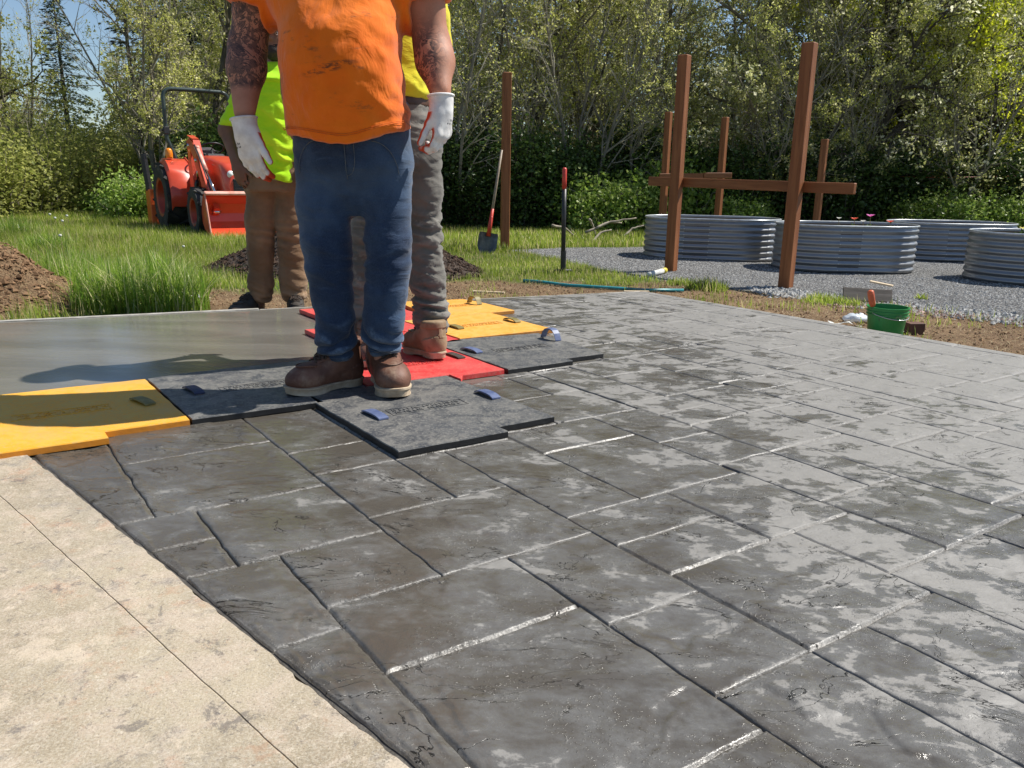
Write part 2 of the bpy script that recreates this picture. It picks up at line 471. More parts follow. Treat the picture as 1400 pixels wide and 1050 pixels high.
def ground_h(x, y):
    x = np.asarray(x, float); y = np.asarray(y, float)
    ds = d_slab(x, y)
    b = GZ + fbm(x*.5, y*.5, 0, 3, 5)*.03*np.clip(ds/2, 0, 1) + fbm(x*6, y*6, 0, 3, 6)*.008
    b = b - .02
    b = b + np.clip((.5-ds)/.5, 0, 1)*.045
    # soil heaped against the slab at the left, and the rise of the meadow
    b = b + .42*np.exp(-(((x-MX)/.46)**2+((y-MY)/.50)**2)) * (1+.30*fbm(x*4, y*4, 0, 4, 8))
    b = b + np.clip((-x-3.0)/6, 0, 1)*np.clip((y-5)/4, 0, 1)*.10
    return np.where(ds < -.05, -.3, b)
def axis(a, b, step, far, n):
    c = np.arange(a, b+1e-6, step); g = np.geomspace(step, far, n)
    return np.concatenate([(a-np.cumsum(g))[::-1], c, b+np.cumsum(g)])
gx = axis(-9, 12, .085, 12, 26); gy = axis(3.2, 16, .085, 14, 24)
X, Y = np.meshgrid(gx, gy, indexing='ij'); Zg = ground_h(X, Y)
dirt, grav = zones(X, Y)
n = NB('ground_soil_grass_gravel'); p = n.pos(True)
gr = n.mix(n.ramp(n.noise(p, 1.3, 5), .35, .65), (.09, .135, .03), (.16, .18, .05)); gr = n.mix(n.ramp(n.noise(p, 14, 5), .5, .7), gr, (.16, .13, .06))
dr = n.mix(n.ramp(n.noise(p, 3, 6, .65), .35, .65), (.27, .175, .10), (.17, .105, .06)); dr = n.mix(n.ramp(n.noise(n.map(p, (1, 3, 1)), 34, 4, .7), .53, .66), dr, (.36, .27, .15)); dr = n.mix(n.ramp(n.noise(p, 60, 3), .6, .72), dr, (.06, .04, .025))
gv = n.mix(n.vor(p, 55, 'F1', 'Color'), (.25, .245, .235), (.44, .435, .42)); gv = n.mix(n.ramp(n.vor(p, 55), .3, .55), gv, (.10, .10, .10)); gv = n.mix(n.ramp(n.noise(p, 2.2, 5), .5, .75, 0, .5), gv, (.16, .15, .14))
c = n.mix(n.attr('dirt'), gr, dr); c = n.mix(n.attr('grav'), c, gv)
bn = n.bump(n.noise(p, 28, 8, .7), .9, .05); bn = n.bump(n.vor(p, 55), .5, .012, bn)
ground_mat = n.set(color=c, rough=.95, spec=.2, normal=bn)
me = mkmesh('ground', np.stack([X, Y, Zg], -1), grid_faces(*X.shape), ground_mat, True, attrs={'dirt': dirt.ravel(), 'grav': grav.ravel()})
tag(link('ground', me), 'rough meadow, bare soil and gravel around the new slab', kind='structure')

# ================================================================== CONCRETE
def wet_concrete(name, smooth=False):
    n = NB(name); p = n.pos(True); xyz = n.sep(p)
    # paler to the far right: drier there, with sky sheen put into the colour
    g = n.math('ADD', n.math('ADD', n.math('MULTIPLY', xyz[0], .098), .036), n.math('MULTIPLY', xyz[1], .022))
    rot = n.map(p, (1.0, 1.55, 1), (0, 0, -_B))
    w1 = n.noise(p, 2.1, 3, .5, .4); w2 = n.noise(rot, 8, 7, .62, .5); w3 = n.noise(rot, 30, 5, .65)
    m = n.math('ADD', n.math('MULTIPLY', w1, .42), n.math('ADD', n.math('MULTIPLY', w2, .75), n.math('MULTIPLY', w3, .28)))
    m = n.math('SUBTRACT', n.math('ADD', m, g), .085)
    if smooth:
        c = n.mix(n.ramp(n.noise(n.map(p, (.5, 2.2, 1), (0, 0, .3)), 2.2, 5, .6, .5), .3, .7), (.125, .117, .10), (.18, .17, .148))
        c = n.mix(n.ramp(n.noise(n.map(p, (.6, 6, 1), (0, 0, .3)), 6, 4, .6), .64, .74, 0, .35), c, (.30, .29, .26))
        b = n.bump(n.noise(n.map(p, (.4, 2.6, 1), (0, 0, .35)), 7, 3), .22, .004); b = n.bump(n.noise(p, 260, 2), .12, .0006, b)
        return n.set(color=c, rough=n.ramp(n.noise(n.map(p, (.5, 2, 1), (0, 0, .3)), 3, 3), .35, .65, .10, .22), spec=.5, normal=b)
    dry = n.ramp(m, .782, .826); damp = n.ramp(m, .60, .79)
    edge = n.attr('edge')
    wet_c = n.mix(w1, (.064, .056, .045), (.108, .095, .077)); dry_c = n.mix(n.noise(p, 26, 5, .65), (.165, .158, .145), (.265, .253, .232))
    c = n.mix(damp, wet_c, (.125, .12, .11)); c = n.mix(dry, c, dry_c)
    c = n.mix(n.ramp(n.noise(p, 3.3, 5, .65, .3), .66, .74, 0, .55), c, (.075, .062, .045))
    sc = n.ramp(n.noise(p, 11, 7, .72), .62, .72, 0, .5); c = n.mix(sc, c, (.26, .25, .23))
    crumb_glint = n.math('MULTIPLY', edge, n.ramp(n.noise(p, 170, 2, .6), .50, .56)); c = n.mix(n.math('MULTIPLY', crumb_glint, .45), c, (.30, .29, .27))  # white joint glints put into the colour along with the crumbs
    rg = n.math('ADD', n.math('MULTIPLY', dry, .30), n.math('ADD', n.math('MULTIPLY', damp, .12), .11)); rg = n.math('ADD', rg, n.math('ADD', n.math('MULTIPLY', w3, .10), n.math('MULTIPLY', edge, .20)))
    b = n.bump(n.noise(p, 5, 5, .55, .6), .35, .012)
    # cracks and ledges of the slate texture, different in every stone
    oi = n.n('ShaderNodeObjectInfo').outputs['Random']; off = n.n('ShaderNodeCombineXYZ'); n.put(off.inputs[2], n.math('MULTIPLY', oi, 40)); n.put(off.inputs[0], n.math('MULTIPLY', oi, 17))
    va = n.n('ShaderNodeVectorMath', operation='ADD'); n.put(va.inputs[0], n.map(p, (1.0, 2.0, 1), (0, 0, -_B+.35))); n.put(va.inputs[1], off.outputs[0])
    cn = n.noise(va.outputs[0], 2.6, 7, .58, .8); dd = n.math('ABSOLUTE', n.math('SUBTRACT', cn, .5)); dd2 = n.math('ABSOLUTE', n.math('SUBTRACT', cn, .60))
    msk = n.ramp(n.noise(va.outputs[0], 3.4, 3), .50, .58)
    crack = n.math('MULTIPLY', n.ramp(dd, .0, .0045, 1, 0), msk); crack2 = n.math('MULTIPLY', n.ramp(dd2, .0, .004, 1, 0), n.ramp(n.noise(va.outputs[0], 5, 2), .52, .58))
    crack = n.math('MAXIMUM', crack, crack2)
    c = n.mix(n.math('MULTIPLY', crack, .7), c, (.03, .027, .024))
    led = n.math('ADD', n.math('MULTIPLY', n.ramp(cn, .495, .505), msk), n.math('MULTIPLY', n.ramp(cn, .597, .604), .6))
    b = n.bump(led, .8, .0035, b); b = n.bump(crack, -.8, .004, b) if False else n.bump(n.math('SUBTRACT', 1.0, crack), .9, .0045, b)
    b = n.bump(n.noise(rot, 22, 6, .62), .42, .006, b)
    b = n.bump(n.noise(p, 330, 3, .6), .35, .0010, b)
    b = n.bump(n.math('MULTIPLY', n.ramp(n.noise(p, 150, 3, .7), .56, .66), n.ramp(n.noise(p, 6, 4), .45, .6)), .55, .0022, b)
    b = n.bump(n.math('MULTIPLY', crumb_glint, n.ramp(n.noise(p, 6, 3), .40, .58)), .4, .0022, b)
    return n.set(color=c, rough=rg, spec=.55, normal=b)
stamped_mat = wet_concrete('damp_stamped_concrete'); smooth_mat = wet_concrete('fresh_smooth_concrete', True)
joint_mat = simple('joint_mortar', (.05, .045, .038), (.09, .083, .072), .55, 40, .6, 220, .004, world=True)
edge_mat = simple('slab_side', (.16, .155, .145), (.26, .25, .235), .8, 12, .4, 90, world=True)
# slab body: one block, the joints show its top
A0 = np.array(XY(u_bound(-9), -9)); 
def slab_outline():
    vb0 = -5.2
    for _ in range(40): vb0 = v_far(u_bound(vb0))
    return uvp((u_bound(vb0), vb0), (u_bound(4), 4), (4.0, 4), (4.0, v_far(4.0)))
so = slab_outline()
mb = MB(); mb.prism(so, -.16, -.0052); slab = mb.build('concrete_slab', [joint_mat])
tag(slab, 'new concrete patio slab, half smooth, half stamped with a stone pattern', kind='structure')
# which part is stamped already
def stamped(u, v):
    return (v > -1.44) | ((u > 1.42) & (v > -1.52)) | ((u > 2.02) & (v > -2.16)) | ((u > 2.24) & (v > -2.83)) | ((u > 2.43) & (v > -3.42))
vb0 = -5.2
for _ in range(40): vb0 = v_far(u_bound(vb0))
sm = [(u_bound(vb0), vb0), (u_bound(-1.44), -1.44), (1.42, -1.44), (1.42, -1.52), (2.02, -1.52), (2.02, -2.16), (2.24, -2.16), (2.24, -2.83), (2.43, -2.83), (2.43, -3.42), (4.0, -3.34), (4.0, v_far(4.0))]
# build the smooth field as a fine sheet over its outline
us = np.arange(-1.2, 4.05, .045); vs = np.arange(-5.3, -1.40, .045)
U, Vv = np.meshgrid(us, vs, indexing='ij')
Uc = np.minimum(np.maximum(U, u_bound(Vv)), 4.0); Vc = np.maximum(Vv, v_far(Uc)+.002)
xs, ys = XY(Uc, Vc)
zs = -.0005+fbm(xs*1.6, ys*2.2, 0, 3, 40)*.0022
fc = grid_faces(*U.shape)
cu = U.ravel()[fc].mean(1); cv = Vv.ravel()[fc].mean(1)
ok = (inpoly(cu, cv, sm) | (cv < v_far(cu)+.0)) & (cu > u_bound(cv)-.04) & (cu < 4.03) & (cv > v_far(cu)-.04)
ok &= ~((stamped(cu, cv)) & (cv > v_far(cu)+.12))
q = fc[ok]
a_ = np.stack([Uc.ravel()[q], Vc.ravel()[q]], -1); ar = np.abs(np.cross(a_[:, 2]-a_[:, 0], a_[:, 3]-a_[:, 1])); q = q[ar > 1e-5]
used, inv = np.unique(q, return_inverse=True)
me = mkmesh('smooth_concrete', np.stack([xs, ys, zs], -1).reshape(-1, 3)[used], inv.reshape(-1, 4)[:, ::-1], smooth_mat, True)
tag(link('smooth_concrete', me, slab), 'smooth troweled wet concrete not stamped yet')

# stones of the stamped pattern: (u0, u1, v0, v1) measured along the two joint directions
R_ = [(-.5, -.185, -1.44, -.655), (-.5, -.09, -.655, -.455), (-.5, -.09, -.455, -.28), (-.5, 0, -.28, .086), (-.5, 0, .086, .55), (-.5, 0, .55, 1.0),
 (-.185, .265, -1.44, -1.11), (-.185, .265, -1.11, -.645), (-.09, .265, -.645, -.28), (0, .265, -.28, 0), (0, .435, 0, .264), (0, .435, .264, .722), (0, .435, .722, 1.16),
 (.265, .525, -1.44, -.955), (.265, .525, -.955, -.728), (.265, .525, -.728, -.37), (.525, .69, -.728, -.37), (.525, .945, -1.44, -.728), (.265, .69, -.37, 0), (.69, .945, -.728, -.10),
 (.435, .69, 0, .35), (.435, .69, .35, .62), (.69, 1.035, -.10, .09), (.69, 1.035, .09, .262), (.69, 1.11, .262, .62), (.435, .69, .62, 1.0), (.69, .86, .62, 1.05), (.86, 1.11, .62, 1.0),
 (.945, 1.34, -.54, -.10), (.945, 1.34, -.78, -.54), (1.035, 1.35, -.10, .262), (1.34, 1.58, -.43, -.175), (1.34, 1.58, -.78, -.43), (1.35, 1.58, -.175, .175), (1.58, 1.73, -.175, .175),
 (1.11, 1.35, .262, .52), (1.35, 1.73, .175, .52), (1.11, 1.51, .52, .9), (1.51, 1.73, .52, .95), (1.73, 1.97, -.175, .44), (1.73, 1.97, .44, .9), (1.58, 1.97, -.52, -.175),
 (1.58, 1.89, -.68, -.52), (1.58, 1.89, -.86, -.68), (1.89, 2.18, -.86, -.52), (1.97, 2.18, -.52, -.24), (1.97, 2.33, -.24, 0), (1.97, 2.33, 0, .5), (2.33, 2.53, -.24, .09), (2.33, 2.53, .09, .5),
 (2.18, 2.53, -.59, -.24), (2.18, 2.53, -.735, -.59), (2.18, 2.53, -.9, -.735), (2.53, 2.87, 0, .5), (2.53, 2.75, -.32, 0), (2.75, 2.87, -.32, 0),
 (1.58, 1.80, -1.44, -.86), (1.80, 2.16, -1.24, -.86), (1.80, 2.16, -1.50, -1.24), (2.16, 2.38, -1.50, -1.16), (2.16, 2.38, -1.16, -.9), (2.38, 2.61, -1.2, -.9), (2.38, 2.61, -1.55, -1.2),
 (2.61, 2.75, -1.55, -.95), (2.75, 2.95, -1.6, -.96), (2.95, 3.2, -1.27, -.96), (2.95, 3.2, -1.6, -1.27), (.945, 1.19, -1.44, -.78), (1.19, 1.57, -1.11, -.78), (1.19, 1.42, -1.44, -1.11), (1.42, 1.57, -1.44, -1.11),
 (2.06, 2.38, -1.82, -1.5), (2.31, 2.61, -2.14, -1.82), (2.38, 2.61, -1.82, -1.55), (2.61, 2.95, -2.14, -1.6), (2.95, 3.2, -2.14, -1.6), (2.06, 2.31, -2.16, -1.82)]
st = .0434; u0g, v0g = -.51, -4.3; NU, NV = int((4.02-u0g)/st), int((2.6-v0g)/st)
occ = np.zeros((NU, NV), bool)
def ci(u): return int(round((u-u0g)/st))
def cj(v): return int(round((v-v0g)/st))
for a, b, c_, d in R_: occ[max(ci(a), 0):ci(b), cj(c_):cj(d)] = True
ug = u0g+(np.arange(NU)+.5)*st; vg = v0g+(np.arange(NV)+.5)*st
UU, VV = np.meshgrid(ug, vg, indexing='ij')
free = ~occ & stamped(UU, VV) & (VV > v_far(UU)-.04) & (UU > u_bound(VV)-.03)
rr = random.Random(4)
stones = list(R_)
sizes = [(6, 6), (6, 8), (8, 6), (8, 10), (10, 8), (6, 4), (4, 6), (8, 4), (10, 10), (4, 8), (6, 12), (12, 8)]
for j in range(NV):
    for i in range(NU):
        if not free[i, j]: continue
        a, b = rr.choice(sizes); ww = 1
        while ww < a and i+ww < NU and free[i+ww, j]: ww += 1
        ex = 0
        while i+ww+ex < NU and free[i+ww+ex, j] and ex < 5: ex += 1
        if ex < 4 and (i+ww+ex >= NU or not free[i+ww+ex, j]): ww += ex
        hh = 1
        while hh < b and j+hh < NV and free[i:i+ww, j+hh].all(): hh += 1
        ex = 0
        while j+hh+ex < NV and ex < 4 and free[i:i+ww, j+hh+ex].all(): ex += 1
        if ex < 3: hh += ex
        free[i:i+ww, j:j+hh] = False
        stones.append((u0g+i*st, u0g+(i+ww)*st, v0g+j*st, v0g+(j+hh)*st))
def slate(x, y, sid):
    a = .9+.35*math.sin(sid*2.1)
    u = x*math.cos(a)+y*math.sin(a); v = -x*math.sin(a)+y*math.cos(a)
    w_ = fbm(x*3, y*3, sid, 4, 21)
    n1 = fbm(u*1.1+w_*.55, v*3.4+w_*.8, sid*3.7, 5, 22)*2.3
    fr = n1-np.floor(n1); led = np.clip((fr-.0)/.05, 0, 1)
    led = led*led*(3-2*led)
    mk = np.clip(vn(x*2.3, y*2.3, sid, 60)*2.2+.75, 0, 1)
    h = .0034*((np.floor(n1)+led)*mk+n1*(1-mk))-.0012*mk*np.exp(-((fr-.02)/.05)**2)
    h = h + fbm(x*7, y*7, sid, 4, 23)*.0022 + fbm(x*2.2, y*2.2, sid*1.3, 3, 24)*.0022
    return h
pair = []
for k, (u0, u1, v0, v1) in enumerate(stones):
    cx_, cy_ = XY((max(u0, -.3)+u1)/2, (v0+v1)/2); dist = math.hypot(float(cx_), float(cy_))
    cell = min(max(.0055, .0052*dist), .04)/KS
    g = .0022+.0008*math.sin(k*7.3)
    def ticks(a, b):
        m = max(2, int((b-a)/cell)); t = np.linspace(a+g+.022, b-g-.022, m)
        return np.concatenate([[a+g*.35, a+g, a+g+.0035, a+g+.009], t, [b-g-.009, b-g-.0035, b-g, b-g*.35]])
    tu = ticks(u0, u1); tv = ticks(v0, v1)
    U, Vq = np.meshgrid(tu, tv, indexing='ij')
    lim = np.maximum(u_bound(Vq)+.012, -9)
    # the row that meets the old pad, the far edge and the right edge are trimmed to the slab
    if (u0 < u_bound(v0)+.03) or (u0 < u_bound(v1)+.03):
        f0 = (U-tu[0])/(tu[-1]-tu[0]); lo_ = np.maximum(tu[0], u_bound(Vq)+.008); hi_ = tu[-1]
        if np.all(lo_ > hi_-.03): continue
        U = lo_+(np.maximum(hi_, lo_+.001)-lo_)*f0
    if v0 < v_far(u1)+.02:
        f0 = (Vq-tv[0])/(tv[-1]-tv[0]); lo_ = np.maximum(tv[0], v_far(U)+.02)
        if np.any(lo_ > tv[-1]-.03): continue
        Vq = lo_+(tv[-1]-lo_)*f0
    x, y = XY(U, Vq)
    eu = np.minimum(U-(U[0:1, :]), U[-1:, :]-U)*KS; ev = np.minimum(Vq-(Vq[:, 0:1]), Vq[:, -1:]-Vq)*KS
    e = np.minimum(eu, ev)
    jx = fbm(x*22, y*22, 0, 3, 31)*.0035; jy = fbm(x*22+9, y*22, 0, 3, 32)*.0035
    z = slate(x, y, k)*np.clip(e/.035, .22, 1) + .0005
    z = z + .0022*np.exp(-((e-.013)/.006)**2)*(.5+vn(x*60, y*60, 0, 33))
    z = z + math.sin(k*3.3)*.0012*(x-float(cx_)) + math.cos(k*5.1)*.0012*(y-float(cy_))
    z = np.where(e < .0010, -.0066, np.where(e < .0036, z-.0014-.0010*vn(x*30, y*30, 0, 91), np.where(e < .0068, z-.0004, z)))
    wf = np.clip(e/.012, 0, 1)
    V3 = np.stack([x+jx*wf*0+jx, y+jy, z], -1).reshape(-1, 3)
    edge = np.clip(1-(e-.003)/.0055, 0, 1)
    # crumbs and their painted sun glint, mostly on joints running one way
    edge = edge*np.where(ev <= eu, 1, .25)
    c0 = np.array([float(cx_), float(cy_), 0.])
    me = mkmesh('stone', V3-c0, grid_faces(*U.shape)[:, ::-1], stamped_mat, True, attrs={'edge': edge.ravel()})
    link('stone', me, slab, tuple(c0))
# pale form board along the far and right edges
form_mat = simple('weathered_form_board', (.42, .40, .36), (.28, .26, .22), .8, 14, .3, 70, dirt=(.17, .16, .15), ds=9)
def board(a, b, wdt, z0, z1, name, label):
    a = np.array(a); b = np.array(b); L = np.linalg.norm(b-a); ang = math.atan2(b[1]-a[1], b[0]-a[0])
    mb = MB(); mb.box((0, 0, (z0+z1)/2), (L, wdt, z1-z0), bev=.003)
    o = mb.build(name, [form_mat]); o.location = (*(a+b)/2, 0); o.rotation_euler = (0, 0, ang)
    return tag(o, label, 'board', 'form boards')
o1 = .016
pa = P_far0+nfar*o1; pb = P_corner+nfar*o1-dfar*.01
mid = pa+(pb-pa)*.60
board(pa, mid-dfar*.002, .03, -.12, .004, 'form_board', 'pale form board along the back edge of the smooth concrete beside the dirt heap')
board(mid+dfar*.002, pb, .03, -.13, -.003, 'form_board', 'form board along the back edge behind the orange stamp mats')
pc = P_corner+nrt*o1; pd = np.array(XY(4.0, 3.0))+nrt*o1
board(pc, pd, .03, -.13, -.004, 'form_board', 'form board along the right edge of the stamped slab beside the green bucket')

# old pad
n = NB('old_tan_concrete'); p = n.pos(True)
c = n.mix(n.ramp(n.noise(p, 2.4, 5, .6), .35, .65), (.28, .228, .155), (.40, .335, .235))
c = n.mix(n.ramp(n.noise(p, 12, 7, .75, .4), .45, .62, 0, .9), c, (.44, .355, .27))
c = n.mix(n.ramp(n.noise(p, 5, 8, .78), .54, .64, 0, .6), c, (.44, .25, .155))
c = n.mix(n.ramp(n.noise(p, 4.7, 8, .78, .3), .53, .63, 0, .65), c, (.20, .18, .165))
c = n.mix(n.ramp(n.noise(p, 38, 7, .82), .57, .65, 0, .8), c, (.13, .11, .095))
c = n.mix(n.ramp(n.noise(p, 70, 5, .8), .57, .66, 0, .7), c, (.60, .53, .42))
c = n.mix(n.ramp(n.noise(p, 260, 4, .75), .42, .62, 0, .5), c, (.55, .49, .39)); c = n.mix(n.ramp(n.noise(n.map(p, loc=(3, 1, 0)), 330, 3, .7), .58, .68, 0, .7), c, (.12, .10, .085)); c = n.mix(n.ramp(n.noise(p, 1.4, 4), .48, .7, 0, .55), c, (.24, .225, .20)); c = n.mix(n.ramp(n.noise(n.map(p, loc=(7, 2, 0)), 7, 9, .8), .57, .64, 0, .45), c, (.38, .22, .13)); c = n.mix(n.ramp(n.noise(n.map(p, loc=(1, 9, 0)), 11, 9, .82, .4), .56, .62, 0, .65), c, (.13, .115, .105)); c = n.mix(n.ramp(n.noise(n.map(p, loc=(4, 4, 0)), 3, 9, .85), .56, .60, 0, .5), c, (.60, .50, .38))
b = n.bump(n.noise(p, 24, 8, .7), .6, .006); b = n.bump(n.noise(p, 200, 5, .75), .7, .0020, b)
pad_mat = n.set(color=c, rough=.88, spec=.3, normal=b)
groove_mat = simple('saw_cut', (.06, .045, .035), (.13, .10, .08), .9, 60, .5, 100, world=True)
vA, vB = -3.2, 3.0
pe = lambda v, off=0: np.array(XY(u_bound(v)-off, v))
# surface with a broken, uneven edge; the saw cut splits it in two fields
vsq = np.arange(-3.2, 2.2, .007)
def padstrip(name, oa, ob, na, ncol, la, lb, label):
    t = np.concatenate([[0, .0014*40/ncol*.5], np.linspace(.0014*40/ncol*4, 1-.0014*40/ncol*4, ncol), [1-.0014*40/ncol*.5, 1]])
    eg = np.array([0, .0045]); 
    VQ, T = np.meshgrid(vsq, t, indexing='ij')
    A = oa(VQ); Bq = ob(VQ); x0, y0 = XY(u_bound(VQ)-A, VQ); x1, y1 = XY(u_bound(VQ)-Bq, VQ)
    x = x0+(x1-x0)*T; y = y0+(y1-y0)*T
    z = .006+fbm(x*5, y*5, 0, 4, 51)*.003+fbm(x*30, y*30, 0, 3, 52)*.0012
    z = z-la*(T < 1e-6)-lb*(T > 1-1e-6)
    me = mkmesh(name, np.stack([x, y, z], -1), grid_faces(*VQ.shape), pad_mat, True)
    return link(name, me)
jag = lambda v: .008+.004*fbm(v*9, 0*v, 0, 4, 71)+.008*np.clip(fbm(v*24, 0*v, 3, 3, 72), 0, 1)
cutp = lambda v: .165-(v+1.28)*.022+.0015*fbm(v*20, 0*v, 1, 3, 73)
p1 = padstrip('pad_field', lambda v: jag(v), lambda v: cutp(v)-.0009, 0, 40, .012, .006, '')
p2 = padstrip('pad_field', lambda v: cutp(v)+.0009, lambda v: 0*v+1.9, 0, 120, .006, 0, '')
mb = MB(); mb.prism(uvp((u_bound(-3.2)-1.9, -3.2), (u_bound(2.2)-1.9, 2.2), (u_bound(2.2)-.016, 2.2), (u_bound(-3.2)-.016, -3.2)), -.16, -.006)
pad = mb.build('old_concrete_pad', [groove_mat]); tag(pad, 'old tan concrete pad with a saw cut, worn and stained', kind='structure')
p1.parent = pad; p2.parent = pad

# ================================================================== STAMP MATS
def rubber(name, c1, c2, c3, lo=.42, hi=.58, c4=None):
    n = NB(name); p = n.pos(True)
    c = n.mix(n.ramp(n.noise(p, 16, 7, .7, .8), lo, hi), c1, c2); c = n.mix(n.ramp(n.noise(p, 3, 5, .6), .5, .72, 0, .7), c, c3)
    if c4: c = n.mix(n.ramp(n.noise(p, 95, 6, .8), .50, .64, 0, .75), c, c4)
    b = n.bump(n.noise(p, 30, 6, .65), .35, .004); b = n.bump(n.noise(p, 300, 2), .25, .0006, b)
    return n.set(color=c, rough=.52, spec=.45, normal=b)
m_yel = rubber('yellow_urethane', (.78, .36, .02), (.74, .40, .05), (.60, .36, .11), c4=(.50, .35, .14))
m_yel2 = rubber('orange_urethane', (.74, .33, .035), (.78, .40, .08), (.66, .38, .12), c4=(.55, .36, .14))
m_red = rubber('red_urethane', (.60, .035, .035), (.62, .07, .06), (.55, .11, .09), c4=(.50, .16, .13))
m_blk = rubber('black_urethane', (.045, .049, .056), (.155, .15, .138), (.085, .088, .092), .36, .64, c4=(.27, .255, .225))
m_blk2 = rubber('black_urethane_side', (.008, .008, .009), (.015, .015, .016), (.02, .02, .02))
m_blu = simple('blue_grey_strap', (.065, .09, .19), (.12, .15, .26), .5, 30, .2, 120)
m_olv = simple('olive_strap', (.16, .13, .035), (.24, .19, .06), .55, 30, .2, 120)
m_drk = simple('dark_strap', (.03, .025, .025), (.09, .07, .05), .55, 30, .2, 120)
def mat_thing(poly, mt, side, label, handles, hm, text=True, z0=.002, th=.020, hgt=.034):
    pts = uvp(*poly); c = np.mean(np.array(pts), 0)
    t = thing('stamp_mat', label, 'stamp mat', (c[0], c[1], 0), 0, 'rubber stamping mats on the slab')
    # slightly wavy outline with top bevel; sides darker urethane
    P = []
    for i in range(len(pts)):
        a = np.array(pts[i]); b = np.array(pts[(i+1) % len(pts)]); L = np.linalg.norm(b-a); m = max(2, int(L/.035))
        nrm = np.array([-(b-a)[1], (b-a)[0]])/L
        for k in range(m):
            q = a+(b-a)*k/m; wv = (fbm(q[0]*14, q[1]*14, 0, 3, 81)*.004) if 0 < k < m else 0
            P.append(tuple(q+nrm*float(wv)-c))
    area = sum(P[i][0]*P[(i+1) % len(P)][1]-P[(i+1) % len(P)][0]*P[i][1] for i in range(len(P)))
    if area < 0: P = P[::-1]
    mb = MB(); mb.prism(P, z0, z0+th, bev=.003)
    mb.mi = [1 if (k >= 2 and k < 2+len(P)) else 0 for k in range(len(mb.f))]
    mb.build('mat_body', [mt, side], t)
    zt = z0+th
    for (hu, hv, ang, arch) in handles:
        hx, hy = XY(hu, hv); L = .115; mb = MB(); Wd = .034; N = 9; d = Vector((math.cos(ang), math.sin(ang), 0)); pr = Vector((-d.y, d.x, 0))
        rows = []
        for k in range(N):
            s_ = -1+2*k/(N-1); z = zt + .0015 + (hgt*min(arch, 2.2)*(.32 if arch < 1.5 else .62))*max(0, 1-abs(s_)**3.2)
            rows.append((d*(s_*L/2), z))
        V = []
        for (q, z) in rows:
            for sd_, zz in ((-1, 0), (1, 0), (1, .005), (-1, .005)):
                p_ = q+pr*(sd_*Wd/2); V.append((p_.x+float(hx)-c[0], p_.y+float(hy)-c[1], z+zz))
        Fc = [(0, 1, 2, 3), tuple(4*(N-1)+i for i in (3, 2, 1, 0))]
        for k in range(N-1):
            for i in range(4): Fc.append((4*k+i, 4*(k+1)+i, 4*(k+1)+(i+1) % 4, 4*k+(i+1) % 4))
        mb.add(V, Fc); mb.build('strap_handle', [hm], t)
    if text:
        # raised maker's panel: a thin frame and rows of worn raised strokes too worn to read
        uu = [p[0] for p in poly]; vv = [p[1] for p in poly]; cu_ = (min(uu)+max(uu))/2; cv_ = (min(vv)+max(vv))/2
        mb = MB(); rl = random.Random(len(handles)+int(cu_*100)); ang0 = _A
        O_ = np.array(XY(cu_, cv_))-c; D = np.array([math.cos(_A), math.sin(_A)]); Nn = np.array([D[1], -D[0]])
        for (a, b, wx, wy) in ((0, -.032, .27, .003), (0, .032, .27, .003), (-.135, 0, .003, .067), (.135, 0, .003, .067)):
            q = O_+D*a+Nn*b; mb.box((q[0], q[1], zt+.0008), (wx, wy, .0022), rz=_A)
        for row in (-.013, .013):
            a = -.118
            while a < .118:
                q = O_+D*a+Nn*row; r_ = rl.random()
                mb.box((q[0], q[1], zt+.0008), (.0028, .017, .0030), rz=_A)
                if r_ < .7:
                    q2 = q+D*.005+Nn*(rl.choice((-.007, 0, .007))); mb.box((q2[0], q2[1], zt+.0008), (.008, .0026, .0030), rz=_A)
                if r_ < .45:
                    q2 = q+D*.010; mb.box((q2[0], q2[1], zt+.0008), (.0028, .017, .0030), rz=_A+rl.choice((0, .35, -.35)))
                a += .0155+.008*(rl.random() < .15)
        mb.build('raised_lettering', [mt], t)
    return t
hA = _B
mat_thing([(.086, -1.408), (-.18, -1.408), (-.18, -1.335), (-.62, -1.335), (-.62, -1.9), (-.50, -1.9), (-.50, -2.10), (.08, -2.09)], m_yel, simple('yellow_urethane_edge', (.62, .22, .012), (.55, .2, .02), .5, 30),
          'bright yellow stamp mat at the left beside the old tan pad', [(-.003, -1.72, hA+.25, .5)], m_olv)
mat_thing([(.544, -1.40), (.094, -1.408), (.088, -2.09), (.26, -2.115), (.80, -2.115), (.80, -1.535), (.552, -1.535)], m_blk, m_blk2,
          'black stamp mat in the workers\' shadow between the yellow mat and the boots', [(.195, -1.79, hA+.12, .75), (.70, -1.80, hA, .5)], simple('navy_strap', (.02, .025, .07), (.03, .035, .09), .5, 30))
mat_thing([(.945, -.735), (.537, -.735), (.532, -1.392), (.562, -1.392), (.562, -1.525), (1.17, -1.525), (1.185, -.795), (.945, -.795)], m_blk, m_blk2,
          'nearest black stamp mat in front of the boots with two blue-grey straps', [(.645, -1.125, hA+.05, .55), (1.135, -1.155, hA, .85)], m_blu)
mat_thing([(1.45, -1.50), (1.235, -1.50), (1.19, -1.44), (1.19, -1.535), (.81, -1.535), (.81, -2.15), (1.46, -2.15)], m_red, m_red,
          'red stamp mat under the boots, nearest of the red ones', [(1.40, -1.84, hA, .35)], m_drk)
mat_thing([(1.64, -2.16), (1.05, -2.16), (1.05, -2.85), (1.64, -2.85)], m_red, m_red, 'middle red stamp mat behind the workers\' legs', [(1.12, -2.5, hA, .5)], m_drk)
